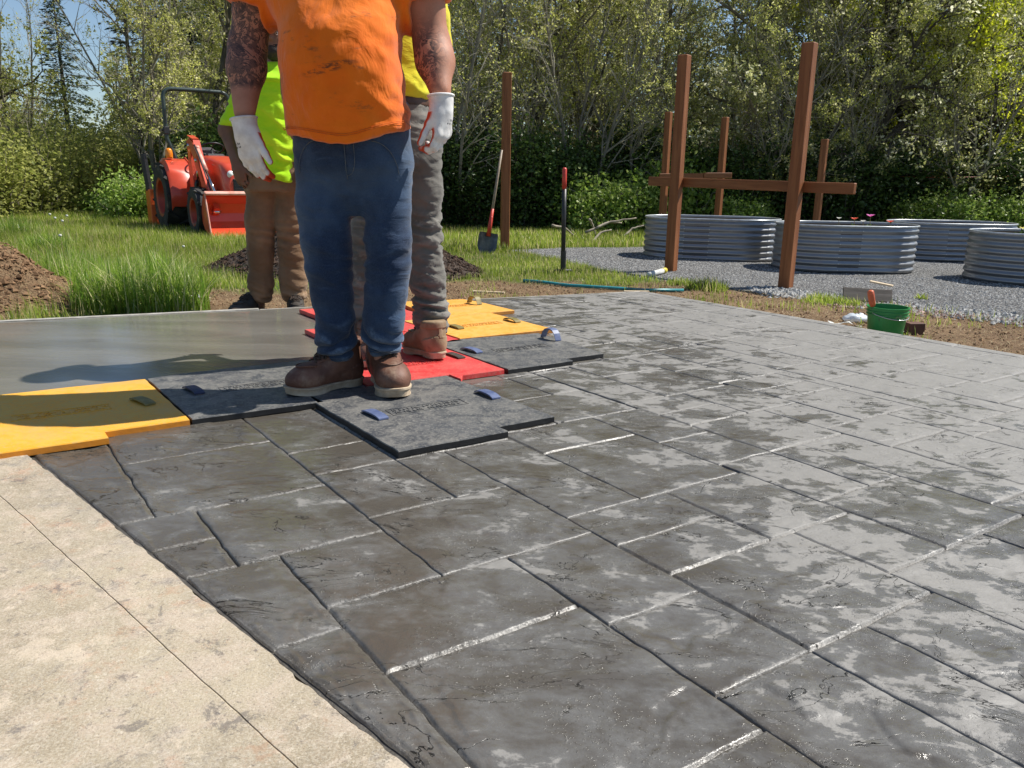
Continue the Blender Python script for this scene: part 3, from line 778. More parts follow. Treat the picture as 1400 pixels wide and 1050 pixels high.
mat_thing([(1.86, -2.86), (1.28, -2.86), (1.28, -3.54), (1.95, -3.52), (1.86, -3.2)], m_red, m_red, 'farthest red stamp mat beside the back edge of the slab', [(1.35, -3.2, hA, .5)], m_drk)
mat_thing([(1.83, -1.49), (1.465, -1.49), (1.47, -2.14), (1.6, -2.2), (2.11, -2.14), (2.065, -1.545), (1.83, -1.545)], m_blk, m_blk2,
          'black stamp mat on the right of the red one with a tall arched strap', [(2.06, -1.96, hA, 2.3), (1.53, -1.90, hA+.1, .8)], m_blu)
mat_thing([(2.26, -2.20), (1.655, -2.215), (1.655, -2.85), (2.27, -2.85), (2.15, -2.6)][:4] + [], m_yel2, simple('orange_urethane_edge', (.5, .2, .03), (.45, .18, .03), .5, 30), 'orange-yellow stamp mat behind the right-hand black mat', [(2.20, -2.52, hA, 1.1), (1.80, -2.50, hA, .6)], m_olv)
mat_thing([(2.46, -2.865), (1.88, -2.865), (1.97, -3.54), (2.43, -3.45), (2.46, -3.3)], m_yel2, bpy.data.materials['orange_urethane_edge'], 'orange-yellow stamp mat farthest back, next to the slab edge', [(2.38, -3.22, hA, 2.0)], m_olv)

# ================================================================== TREES
class Tree:
    def __init__(s, seed): s.r = random.Random(seed); s.pl = []; s.tips = []; s.seed = seed
    def grow(s, p, d, L, r, lvl, P):
        r_ = s.r; n = max(3, int(L/P['seg'][lvl])); pts = [np.array(p)]; rad = [r]; d = np.array(d, float); d /= np.linalg.norm(d)
        for i in range(n):
            d = d + np.array([r_.gauss(0, 1), r_.gauss(0, 1), r_.gauss(0, 1)])*P['wob'][lvl] + np.array([0, 0, P['up'][lvl]]); d /= np.linalg.norm(d)
            pts.append(pts[-1]+d*L/n); rad.append(max(r*(1-(i+1)/n*P['tap'][lvl]), .0022))
        s.pl.append((np.array(pts), np.array(rad), lvl))
        if lvl+1 < P['levels']:
            k = P['kids'][lvl]; k = int(k*(.8+.4*r_.random())*(max(.35, min(1.2, L/P['ref'][lvl]))))
            for j in range(k):
                t = P['start'][lvl]+(1-P['start'][lvl])*((j+r_.random())/k); f = t*n; i = min(int(f), n-1); q = pts[i]+(pts[i+1]-pts[i])*(f-i)
                dd = pts[i+1]-pts[i]; dd /= np.linalg.norm(dd)
                a = r_.random()*2*math.pi; ref = np.array([0, 0, 1.]) if abs(dd[2]) < .9 else np.array([1., 0, 0])
                e1 = np.cross(dd, ref); e1 /= np.linalg.norm(e1); e2 = np.cross(dd, e1); an = P['ang'][lvl]*(.75+.5*r_.random())
                nd = dd*math.cos(an)+(e1*math.cos(a)+e2*math.sin(a))*math.sin(an)
                ln = P['len'][lvl]*(1-t*P['short'][lvl])*(.65+.6*r_.random())
                s.grow(q, nd, ln, min(rad[i]*.62, P['rad'][lvl]), lvl+1, P)
        else: s.tips.append(np.array(pts))
    def meshes(s, name, bark, twig, leaf, nleaf, ls, splitlvl=1, spread=.042, cluster=5, flat=.0, droop=0):
        rg = np.random.default_rng(s.seed)
        def tubes(sel, sides):
            V = []; Fq = []; o = 0
            for pts, rad, l in sel:
                v, f = tube_arr(pts, rad, sides[min(l, len(sides)-1)], caps=False); V.append(v); Fq.append(np.array(f)+o); o += len(v)
            return (np.concatenate(V), np.concatenate(Fq)) if V else (np.zeros((0, 3)), np.zeros((0, 4), int))
        tv, tf = tubes([q for q in s.pl if q[2] < splitlvl], (8, 6)); cv, cf = tubes([q for q in s.pl if q[2] >= splitlvl], (8, 5, 4, 3))
        trunk = mkmesh(name+'_trunk', tv, tf, [bark], True)
        blocks = [cf]; V = [cv]; mi = [np.zeros(len(cf), int)]
        if nleaf:
            T = s.tips; L = np.array([np.linalg.norm(t[-1]-t[0]) for t in T]); idx = rg.choice(len(T), nleaf//cluster, p=L/L.sum())
            u = rg.random(len(idx))**.7
            A = np.array([T[i][min(int(x*(len(T[i])-1)), len(T[i])-2)]+(T[i][min(int(x*(len(T[i])-1)), len(T[i])-2)+1]-T[i][min(int(x*(len(T[i])-1)), len(T[i])-2)])*(x*(len(T[i])-1) % 1) for i, x in zip(idx, u)])
            A = np.repeat(A, cluster, 0)+rg.normal(0, spread, (len(idx)*cluster, 3))
            A[:, 2] -= droop*rg.random(len(A))
            lv, lf = leaves(A, ls, rg, flat)
            V.append(lv); blocks.append(lf+len(cv)); mi.append(np.ones(len(lf), int))
        crown = mkmesh(name+'_crown', np.concatenate(V), blocks, [twig, leaf], False, np.concatenate(mi))
        return trunk, crown
def leaves(A, ls, rg, flat=0, asp=.55):
    n = len(A); D = rg.normal(0, 1, (n, 3)); D[:, 2] *= (1-flat*.6); D /= np.linalg.norm(D, axis=1)[:, None]
    E = rg.normal(0, 1, (n, 3)); E[:, 2] *= (1-flat); E -= D*(E*D).sum(1)[:, None]; E /= np.linalg.norm(E, axis=1)[:, None]
    N = np.cross(D, E); l = ls*(.6+.8*rg.random(n))[:, None]; w_ = l*asp*.5
    # each leaf: two facets folded along its midrib
    v = np.stack([A, A+D*l*.5+E*w_+N*l*.10, A+D*l, A+D*l*.5-E*w_+N*l*.10], 1).reshape(-1, 3)
    b = np.arange(n)[:, None]*4
    return v, np.concatenate([b+np.array([[0, 1, 2, 3]])])
bark1 = simple('grey_brown_bark', (.055, .048, .038), (.11, .10, .08), .9, 6, .8, 30, .02, stretch=(1, 1, .3), dirt=(.10, .11, .05), ds=2)
twig1 = simple('grey_twig', (.15, .13, .10), (.24, .21, .16), .85, 4, 0)
twig2 = simple('pale_twig', (.24, .215, .165), (.36, .33, .26), .8, 4, 0)
twig3 = simple('dark_twig', (.045, .037, .028), (.08, .065, .05), .85, 4, 0)
lf_spring = leafmat('spring_leaf', (.42, .47, .10), (.70, .67, .24), .65, col3=(.88, .84, .50))
lf_pale = leafmat('pale_blossom_leaf', (.34, .37, .12), (.62, .60, .32), .58, col3=(.88, .86, .64))
lf_lime = leafmat('lime_leaf', (.50, .60, .02), (.80, .80, .07), .6)
lf_olive = leafmat('olive_leaf', (.24, .28, .06), (.48, .48, .15), .6)
lf_dark = leafmat('dark_evergreen_leaf', (.04, .08, .018), (.13, .20, .05), .35, .33)
lf_fir = leafmat('fir_needle', (.028, .05, .025), (.065, .10, .045), .2, .5)
lf_bush = leafmat('bramble_leaf', (.15, .25, .04), (.34, .46, .08), .45, .4, col3=(.48, .58, .18))
PA = dict(levels=4, seg=(.5, .3, .2, .12), wob=(.06, .11, .14, .16), up=(.03, .055, .05, .03), tap=(.85, .85, .85, .7), kids=(20, 9, 7), ref=(7, 2.2, .9), start=(.16, .15, .1), ang=(.75, .75, .8), len=(2.4, 1.0, .48), short=(.45, .4, .3), rad=(.045, .016, .006))
PB = dict(levels=4, seg=(.5, .35, .2, .12), wob=(.09, .13, .16, .18), up=(.02, .03, .03, .02), tap=(.8, .85, .85, .7), kids=(17, 11, 8), ref=(5.5, 3, 1.1), start=(.12, .12, .1), ang=(1.0, .85, .85), len=(3.4, 1.3, .55), short=(.5, .4, .3), rad=(.07, .02, .007))
protos = {}
def mkproto(key, seed, P, Hh, r, bark, twig, leaf, nleaf, ls, stems=1, lean=.15, **kw):
    t = Tree(seed); rg = random.Random(seed)
    for i in range(stems):
        a = rg.random()*6.28; l = lean*(1 if stems > 1 else .4)
        t.grow((.12*math.cos(a)*(stems > 1), .12*math.sin(a)*(stems > 1), -.1), (l*math.cos(a), l*math.sin(a), 1), Hh*(.8+.3*rg.random()), r, 0, P)
    protos[key] = t.meshes(key, bark, twig, leaf, nleaf, ls, **kw)
mkproto('alder', 11, PA, 7.5, .085, bark1, twig1, lf_spring, 10500, .066)
mkproto('alder_b', 12, PA, 7.0, .065, bark1, twig2, lf_spring, 11000, .062, stems=2, lean=.2)
mkproto('thicket', 13, dict(PA, kids=(13, 7, 6), len=(1.7, .9, .45), ang=(.6, .7, .8)), 6, .04, bark1, twig2, lf_spring, 12000, .056, stems=4, lean=.28)
mkproto('spreading', 14, PB, 7.0, .12, bark1, twig1, lf_pale, 18000, .074)
mkproto('spreading_b', 15, PB, 6.5, .10, bark1, twig3, lf_pale, 16500, .070, stems=2, lean=.3)
mkproto('lime', 16, dict(PB, ang=(.85, .8, .85)), 7.5, .10, bark1, twig3, lf_lime, 26000, .074, stems=2, lean=.22)
mkproto('olive', 17, dict(PB, kids=(22, 12, 9), start=(.06, .1, .1)), 8, .13, bark1, twig3, lf_olive, 25000, .076)
mkproto('bare', 18, dict(PA, kids=(15, 8, 5), len=(2.8, 1.2, .5)), 8, .08, bark1, twig1, lf_spring, 1400, .05)
mkproto('pale_bare', 19, dict(PA, kids=(16, 8, 6), len=(2.0, 1.0, .5), ang=(.6, .7, .8)), 6.5, .045, simple('pale_bark', (.13, .12, .095), (.22, .20, .16), .9, 6, .6, 30, .01, stretch=(1, 1, .3)), twig2, lf_spring, 2600, .055, stems=3, lean=.2)
# conifers
def conifer(key, seed, Hh, R, nb, leaf, ls=.16):
    rg = np.random.default_rng(seed); V = []; Fq = []; o = 0
    tv, tf = tube_arr(np.array([[0, 0, -.1], [.02, 0, Hh*.5], [0, .03, Hh]]), [.16, .09, .01], 8, caps=False)
    A = []; Dv = []
    for i in range(nb):
        t = (i/nb)**.9; z = Hh*(.06+.93*t); L = R*(1-t)**.8*(.7+.5*rg.random())+.12; a = i*2.4+rg.random(); dr = -.12-.28*rg.random()*(1-t)+.35*t
        pts = np.array([[math.cos(a)*L*q, math.sin(a)*L*q, z+dr*L*q-.12*L*q*q+.10*L*q**3] for q in (0, .35, .7, 1)])
        v, f = tube_arr(pts, [.022*(1-t)+.008, .014, .009, .004], 3, caps=False); V.append(v); Fq.append(np.array(f)+o); o += len(v)
        m = int(46*L/R*2.2)+8; q = rg.random(m)**.8
        base = pts[0]+(pts[-1]-pts[0])*q[:, None]; base[:, 2] = z+dr*L*q-.12*L*q*q+.10*L*q**3
        side = rg.normal(0, 1, m)*(.22*L*(1-q*.6)); per = np.array([-math.sin(a), math.cos(a), 0])
        base = base+per*side[:, None]; base[:, 2] -= np.abs(side)*.35+rg.random(m)*.10
        A.append(base); dd = np.tile(np.array([math.cos(a), math.sin(a), -.25]), (m, 1))+per*np.sign(side)[:, None]*.7+rg.normal(0, .25, (m, 3)); Dv.append(dd)
    A = np.concatenate(A); D = np.concatenate(Dv); D /= np.linalg.norm(D, axis=1)[:, None]
    E = rg.normal(0, .5, A.shape)+np.cross(D, [0, 0, 1]); E -= D*(E*D).sum(1)[:, None]; E /= np.linalg.norm(E, axis=1)[:, None]
    l = ls*(.7+.8*rg.random(len(A)))[:, None]
    lv = np.stack([A, A+D*l*.5+E*l*.16, A+D*l, A+D*l*.5-E*l*.16], 1).reshape(-1, 3); lf = np.arange(len(A))[:, None]*4+np.array([[0, 1, 2, 3]])
    cv = np.concatenate(V); cf = np.concatenate(Fq)
    protos[key] = (mkmesh(key+'_trunk', tv, np.array(tf), [bark1], True), mkmesh(key+'_crown', np.concatenate([cv, lv]), [cf, lf+len(cv)], [twig3, leaf], False, np.concatenate([np.zeros(len(cf), int), np.ones(len(lf), int)])))
conifer('fir', 21, 9.5, 1.7, 150, lf_fir)
conifer('cedar', 22, 9, 2.3, 170, leafmat('cedar_spray', (.030, .052, .018), (.075, .105, .035), .3), .17)
# bushes: leafy mass on many arching stems
def bush(key, seed, R, Hh, n, ls, leaf, twig, stems=40):
    rg = np.random.default_rng(seed); V = []; Fq = []; o = 0; T = []
    for i in range(stems):
        a = rg.random()*6.283; q = rg.random()**.5*R*.75; b = np.array([math.cos(a)*q*.6, math.sin(a)*q*.6, -.03]); h_ = Hh*(.6+.5*rg.random())*(1-.3*q/R)
        e = b+np.array([math.cos(a)*R*.4*rg.random(), math.sin(a)*R*.4*rg.random(), h_]); m_ = (b+e)/2+rg.normal(0, .08, 3); m_[2] += .1*Hh
        pts = np.array([b, (b+m_)/2+rg.normal(0, .02, 3), m_, (m_+e)/2+rg.normal(0, .03, 3), e]); v, f = tube_arr(pts, [.012, .010, .008, .006, .003], 3, caps=False); V.append(v); Fq.append(np.array(f)+o); o += len(v); T.append(pts)
    idx = rg.integers(0, stems, n); u = rg.random(n)*3.999; k = u.astype(int); fr = (u-k)[:, None]; T = np.array(T)
    A = T[idx, k]*(1-fr)+T[idx, k+1]*fr+rg.normal(0, R*.13, (n, 3)); A[:, 2] = np.abs(A[:, 2])
    lv, lf = leaves(A, ls, rg, .3, .75); cv = np.concatenate(V); cf = np.concatenate(Fq)
    return mkmesh(key+'_stems', cv, cf, [twig], False), mkmesh(key+'_leaves', lv, lf, [leaf], False)
bushes = {'ivy': bush('ivy', 31, 1.15, 1.9, 9000, .070, lf_dark, twig3, 60), 'bramble': bush('bramble', 32, 1.0, .85, 6500, .065, lf_bush, twig2, 50),
          'hedge': bush('hedge', 33, 1.3, 1.6, 9000, .060, lf_olive, twig1, 70), 'weed': bush('weed', 34, .55, .5, 2200, .055, lf_bush, twig1, 30)}
rt = random.Random(5)
def gz(x, y): return float(ground_h(np.array([x]), np.array([y]))[0])
ntree = [0]
def tree(key, px, Y, sc, label, rz=None, group='trees of the wood behind the slab', name='tree'):
    x = float(W(px, 300, Y)[0]); t = thing(name, label, 'tree', (x, Y, gz(x, Y)-.02), rt.random()*6.28 if rz is None else rz, group)
    t.scale = (sc, sc, sc*(.95+.1*rt.random())); a, b = protos[key]
    link('trunk', a, t); link('crown', b, t); return t
def shrub(key, px, Y, sc, label, group='undergrowth along the edge of the wood', name='bush', sz=None):
    x = float(W(px, 300, Y)[0]); t = thing(name, label, 'bush', (x, Y, gz(x, Y)-.03), rt.random()*6.28, group)
    t.scale = (sc, sc, sc if sz is None else sz); a, b = bushes[key]
    link('stem', a, t); link('foliage', b, t)
exec_trees = [
 # far left
 ('olive', -190, 16.0, 1.0, 'broad leafy tree at the left edge of the frame, nearest of that clump'),
 ('olive', -105, 19.0, .92, 'broad leafy tree behind the left meadow, left of the dark fir'),
 ('spreading_b', -150, 23, 1.3, 'tall spring tree behind the leftmost leafy trees'),
 ('olive', 40, 36, .62, 'small rounded tree just left of the fir, low against the sky'),
 ('fir', 108, 38, .93, 'dark fir standing alone against the sky at the upper left'),
 ('alder', 222, 15.5, .72, 'slim budding tree beside the tractor with its trunk at the rear wheel'),
 ('alder_b', 262, 23, .9, 'twin-stemmed budding tree left behind the tractor'),
 ('cedar', 312, 30, 1.35, 'dense cedar behind the slim tree left of the tractor'),
 ('fir', 262, 27, 1.3, 'tall dark fir behind the tractor roll bar'),
 ('spreading', 330, 21, 1.05, 'spreading spring tree right behind the tractor'),
 ('bare', 196, 17.5, .85, 'nearly bare slim tree left of the tractor, twigs against the sky'),
 ('alder', 300, 17.5, 1.05, 'budding tree behind the tattooed arm'),
 ('cedar', 335, 26, 1.4, 'dense cedar hidden mostly by the man in orange'),
 ('alder_b', 390, 20, 1.0, 'budding tree behind the man in the lime shirt'),
 ('alder', 470, 19, 1.0, 'budding tree straight behind the man in orange'),
 ('fir', 520, 28, 1.25, 'dark fir behind the man in orange'),
 ('thicket', 625, 15.4, 1.05, 'many-stemmed grey thicket right of the gloved hand'),
 ('alder_b', 655, 17, 1.05, 'budding twin-stemmed tree left of the lone wooden post'),
 ('cedar', 640, 30, 1.35, 'dense conifer behind the thicket left of the lone post'),
 ('alder', 722, 15.8, 1.0, 'slim mossy trunk tree just right of the lone wooden post'),
 ('thicket', 752, 16.5, 1.05, 'many-stemmed thicket behind the upright red-handled bar'),
 ('alder', 778, 17.8, 1.05, 'budding tree right of the upright red-handled bar'),
 ('cedar', 835, 25, 1.5, 'tall conifer left of the pale sky gap'),
 ('thicket', 838, 17.5, 1.0, 'many-stemmed thicket behind the bramble patch'),
 ('olive', 850, 27, .74, 'low leafy tree filling the gap left of the wooden frame'),
 ('bare', 905, 17.0, .98, 'almost bare tree against the pale sky gap above the frame'),
 ('spreading_b', 985, 19.5, 1.0, 'spreading tree with pale buds behind the timber frame, dark trunk'),
 ('spreading', 1035, 16.2, 1.0, 'spreading tree with pale flowers right of the tallest post'),
 ('olive', 960, 30, .80, 'distant leafy tree low behind the timber frame'),
 ('fir', 1020, 30, 1.2, 'dark fir far behind the tallest post'),
 ('spreading', 1120, 17.5, 1.02, 'pale flowering tree behind the large raised bed'),
 ('spreading_b', 1160, 16.8, .90, 'pale flowering tree, dark leaning trunk, right of the timber beam end'),
 ('fir', 1130, 29, 1.25, 'dark fir far behind the flowering trees'),
 ('lime', 1262, 16.6, .95, 'bright yellow-green tree, largest, behind the right raised beds'),
 ('lime', 1345, 16.3, .95, 'bright yellow-green tree near the right frame edge'),
 ('olive', 1290, 28, 1.15, 'dark leafy tree behind the yellow-green ones'),
 ('lime', 1430, 17.5, 1.1, 'yellow-green tree at the right edge of the frame'),
 ('spreading_b', 1540, 17, 1.0, 'spring tree past the right frame edge'),
 ('bare', 1392, 14.8, .6, 'slim grey-stemmed sapling in front of the yellow-green trees'),
 ('cedar', 1385, 28, 1.35, 'dense conifer behind the right-hand yellow-green trees'),
 ('thicket', 1215, 15.5, .75, 'grey brushwood thicket behind the far raised bed'),
 ('alder_b', 575, 24, 1.0, 'leafy tree behind the man in the yellow shirt'),
 ('alder_b', 560, 17, .95, 'budding tree behind the yellow shirt'),
 ('thicket', 690, 19, 1.15, 'tall thicket behind the lone wooden post'),
 ('thicket', 940, 15.6, .62, 'low brush behind the left raised bed'),
 ('thicket', 1075, 15.3, .72, 'low dark brush behind the tallest post'),
 ('alder_b', -170, 15, 1, 'tree left of the frame edge'),
 ('pale_bare', 628, 14.6, .8, 'pale twiggy sapling at the left of the grey thicket'), ('pale_bare', 705, 15.0, .9, 'pale twiggy sapling close right of the lone post'), ('pale_bare', 790, 15.2, .85, 'pale twiggy sapling right of the red-handled bar'), ('pale_bare', 872, 15.6, .8, 'pale twiggy sapling left of the timber frame'), ('pale_bare', 1015, 15.2, .8, 'pale twiggy sapling between the two tall front posts'), ('pale_bare', 1150, 15.0, .8, 'pale twiggy sapling behind the end of the long beam'), ('pale_bare', 1290, 15.0, .8, 'pale twiggy sapling in front of the yellow-green trees'), ('pale_bare', 235, 16.5, .8, 'pale twiggy sapling just left of the tractor roll bar'), ('pale_bare', 60, 17.5, .7, 'pale twiggy sapling by the left meadow edge'),
]
for k, px, Y, sc, lb in exec_trees: tree(k, px, Y, sc, lb)
shr = [('hedge', -40, 13.5, 1.1, 1.0), ('hedge', 20, 15.0, 1.25, 1.15), ('hedge', 62, 17, 1.2, 1.1), ('hedge', 100, 20, 1.35, 1.25), ('hedge', 130, 22, 1.3, 1.2), ('hedge', 150, 19, 1.1, 1.0), ('hedge', 20, 24, 2.0, 1.8), ('hedge', 175, 26, 1.6, 1.5), ('hedge', 225, 22, 1.7, 1.5), ('bramble', 192, 14.6, .95, 1.0), ('bramble', 160, 15.8, .8, .6), ('hedge', 270, 19, 1.5, 1.4), ('ivy', 310, 17, 1.3, 1.1), ('hedge', 345, 19, 1.5, 1.4), ('ivy', 395, 17, 1.2, 1.1), ('ivy', 470, 17, 1.2, .8),
 ('ivy', 605, 14.6, 1.0, .95), ('ivy', 640, 14.9, .95, .95), ('ivy', 668, 14.4, .85, .65), ('ivy', 700, 14.6, 1.0, 1.0), ('ivy', 735, 14.6, .95, .7), ('ivy', 768, 14.9, .9, .95), ('ivy', 800, 15.4, .85, .8), ('ivy', 575, 15.2, 1.0, 1.0), ('bramble', 812, 14.0, .95, 1.05), ('bramble', 845, 14.3, 1.1, 1.1), ('bramble', 882, 14.8, 1.1, 1.25), ('bramble', 925, 15.0, 1.15, 1.5), ('ivy', 870, 16.2, 1.2, 1.15), ('ivy', 905, 16.0, 1.0, .9), ('ivy', 960, 15.6, 1.1, .85), ('ivy', 1000, 15.2, 1.0, .9), ('ivy', 1040, 15.8, 1.15, 1.0), ('bramble', 1010, 14.6, .8, .8), ('ivy', 1090, 15.4, 1.1, .95), ('ivy', 1140, 15.2, 1.1, .9), ('ivy', 1190, 15.6, 1.1, .9), ('bramble', 1250, 14.8, .9, .8), ('ivy', 1240, 15.8, 1.2, .85), ('bramble', 1300, 14.6, 1.0, .95), ('hedge', 1330, 15.8, .9, .8), ('bramble', 1350, 14.8, .9, .9), ('ivy', 1385, 15.6, 1.1, .9), ('bramble', 1420, 14.7, 1.0, .9), ('ivy', 1460, 15.4, 1.1, 1.0)]
words = {'hedge': 'loose olive-green hedge bush', 'bramble': 'bright green bramble clump', 'ivy': 'dark glossy evergreen bush'}
marks = [(60, 'at the far left of the meadow'), (140, 'below the dark fir'), (215, 'left of the tractor'), (330, 'behind the tractor'), (480, 'behind the workers'), (655, 'left of the lone post behind the shovel'), (720, 'beside the lone post'), (790, 'behind the red-handled bar'), (860, 'behind the dead branches'), (960, 'behind the left raised bed'), (1060, 'between the timber posts'), (1160, 'behind the large raised bed'), (1280, 'behind the far right raised bed'), (1600, 'at the right edge of the wood')]
for i, (k, px, Y, a, b) in enumerate(shr):
    mk = next(m for lim, m in marks if px < lim)
    shrub(k, px, Y, a, f"{words[k]} {mk}, {['lowest','rounded','ragged','upright','sprawling'][i % 5]} and {['narrow','wide','dense','thin'][i % 4]}", sz=b)
# wood floor mass: dim far wood closing the horizon
rg = np.random.default_rng(99)
nF = 80000; xx = rg.uniform(-60, 70, nF); yy = rg.uniform(36, 50, nF)+np.abs(xx)*.05; hh = np.abs(rg.normal(0, 1, nF))
sk = (np.abs(xx/yy-(-.545)) < .055)
top = np.where(sk, 1.1, 6.0+1.6*fbm(xx*.25, yy*.1, 0, 3, 91)); top = np.where(np.abs(xx/yy-.19) < .05, 5.0, top)
A = np.stack([xx, yy, rg.random(nF)**.8*top], 1)
lv, lf = leaves(A, .26, rg, .2, .7)
tag(link('far_wood', mkmesh('far_wood', lv, lf, [lf_olive])), 'hazy far wood closing the view behind the nearer trees', kind='stuff')

# ================================================================== GRASS
g1 = leafmat('meadow_grass', (.20, .30, .035), (.44, .50, .09), .55, .4, col3=(.62, .54, .28))
g2 = leafmat('lush_grass', (.12, .25, .03), (.38, .50, .08), .55, .3, col3=(.68, .66, .34))
g3 = leafmat('dry_straw', (.36, .27, .14), (.52, .42, .25), .25, .7)
def blades(B, Ht, Wd, rg, lean=.35, seg=3):
    n = len(B); a = rg.random(n)*6.283; D = np.stack([np.cos(a), np.sin(a), 0*a], 1); l = (np.abs(rg.normal(0, lean, n)))[:, None]; Sd = np.stack([-np.sin(a+.6*rg.random(n)), np.cos(a), 0*a], 1)
    rings = []
    for k in range(seg+1):
        t = k/seg; c_ = B+np.array([0, 0, 1.])*Ht[:, None]*(t-.25*t*t*np.minimum(l, 1.2)*1.2)+D*Ht[:, None]*l*t*t; w_ = (Wd*(1-t)**.7)[:, None]*.5
        if k == seg: rings.append(c_[:, None])
        else: rings.append(np.stack([c_-Sd*w_, c_+Sd*w_], 1))
    V = np.concatenate(rings, 1); m = V.shape[1]; b = np.arange(n)[:, None]*m
    Q = [b+np.array([[2*k, 2*k+1, 2*k+3, 2*k+2]]) for k in range(seg-1)]
    return V.reshape(-1, 3), [np.concatenate(Q), b+np.array([[m-3, m-2, m-1]])]
rg = np.random.default_rng(12)
def scatter(n, xr, yr, dens):
    x = rg.uniform(*xr, n); y = rg.uniform(*yr, n); k = rg.random(n) < dens(x, y); return x[k], y[k]
def gdens(x, y):
    d, g = zones(x, y); ds = d_slab(x, y); return np.clip(1-d*1.3, .0, 1)*(1-np.clip(g*1.6, 0, 1))*(ds > .05)
def emit(name, x, y, ht, wd, m, label, lean=.35, seg=3, zoff=0):
    B = np.stack([x, y, ground_h(x, y)-.005+zoff], 1); V, Fq = blades(B, ht, wd, rg, lean, seg)
    return tag(link(name, mkmesh(name, V, Fq, [m])), label, kind='stuff')
def view(x, y): return (np.abs(x) < .72*y+.6)
x, y = scatter(230000, (-8.5, 1.8), (4.2, 11.5), lambda x, y: gdens(x, y)*view(x, y)*np.clip(1.25-.07*y, .3, 1)*(.35+.65*(fbm(x*2, y*2, 0, 3, 14) > -.12)))
tall = np.clip((-x-1.7)/2.2, 0, 1)
near = np.exp(-((y-5.6)/1.3)**2)*np.clip((-x-2.0)/1.0, 0, 1)
emit('meadow_grass', x, y, (.05+.07*tall+.10*near)*(.5+rg.random(len(x))), .0055*(.7+.6*rg.random(len(x)))*(1+.03*y), g1, 'fresh meadow grass left and behind the slab')
x, y = scatter(90000, (-12, 4), (9.5, 15.5), lambda x, y: gdens(x, y)*view(x, y)*.85)
emit('far_meadow_grass', x, y, .10*(.5+rg.random(len(x))), .013*(.7+.6*rg.random(len(x))), g1, 'meadow grass at the foot of the wood', .3, 2)
x, y = scatter(60000, (-.4, 7.5), (4.4, 8.5), lambda x, y: np.where(zones(x, y)[1] > .6, 0, .30*(fbm(x*1.9, y*1.9, 0, 3, 44) > .10)*(zones(x, y)[0] > .2)+gdens(x, y)*.9*(fbm(x*2.3, y*2.3, 0, 3, 45) > -.1))*(d_slab(x, y) > .12))
emit('patchy_grass', x, y, .055*(.5+1.3*rg.random(len(x))**2), .0055*(.7+.6*rg.random(len(x))), g1, 'patchy grass on the bare soil between slab and gravel')
x, y = scatter(70000, (-6, 8), (3.6, 9), lambda x, y: np.clip(zones(x, y)[0]*.8+.06, 0, 1)*(d_slab(x, y) > .03)*(1-zones(x, y)[1]))
B = np.stack([x, y, ground_h(x, y)+.004+.008*rg.random(len(x))], 1); V, Fq = blades(B, .018*np.ones(len(x)), .0035*np.ones(len(x)), rg, 2.4, 2)
tag(link('straw_litter', mkmesh('straw_litter', V, Fq, [g3])), 'dry straw and grass clippings on the bare soil', kind='stuff')
# tall clumps
clumps = [(222, 424, .30, .50, 1300, 'big lush grass clump against the slab edge left of the workers'), (160, 424, .26, .42, 900, 'lush grass clump against the slab edge, left of the biggest clump'), (118, 398, .26, .36, 600, 'yellowish grass clump behind the dirt heap'), (95, 380, .34, .38, 700, 'loose tall grass clump right of the dirt heap'), (70, 345, .3, .32, 500, 'tall grass clump behind the dirt heap at the left'),
  (20, 330, .35, .36, 600, 'tall rushy grass clump at the left frame edge'), (205, 385, .36, .34, 800, 'feathery grass clump behind the biggest clump'), (255, 390, .16, .18, 260, 'low grass clump beside the teal hose end'), (300, 352, .3, .13, 350, 'low grass tuft in front of the soil pile'), (965, 392, .18, .15, 420, 'grass clump on the soil between the two tall timber posts'), (930, 386, .12, .10, 200, 'small grass tuft left of the mid clump'), (1125, 408, .16, .11, 360, 'grass clump on the soil left of the scrap board'), (1160, 412, .10, .10, 160, 'small grass tuft near the scrap board'), (1260, 405, .05, .08, 50, 'sparse green sprig beside the scrap board'), (850, 385, .12, .08, 160, 'grass tuft beside the teal pipe')]
for px, py, R, hgt, n_, lb in clumps:
    c0 = G(px, py, GZ); 
    a = rg.random(n_)*6.283; q = R*rg.random(n_)**.6; x = c0[0]+np.cos(a)*q; y = c0[1]+np.sin(a)*q
    ok = d_slab(x, y) > .0; x, y, q = x[ok], y[ok], q[ok]; z0 = gz(c0[0], c0[1])
    B = np.stack([x-c0[0], y-c0[1], ground_h(x, y)-z0-.01], 1)
    V, Fq = blades(B, hgt*(.55+.6*rg.random(len(x)))*(1-.35*q/R), .0085*(.6+.8*rg.random(len(x))), rg, .55, 4)
    o = link('grass_clump', mkmesh('grass_clump', V, Fq, [g2 if px < 400 else g1])); o.location = (c0[0], c0[1], z0); tag(o, lb, 'grass clump', 'grass clumps at the slab edges')
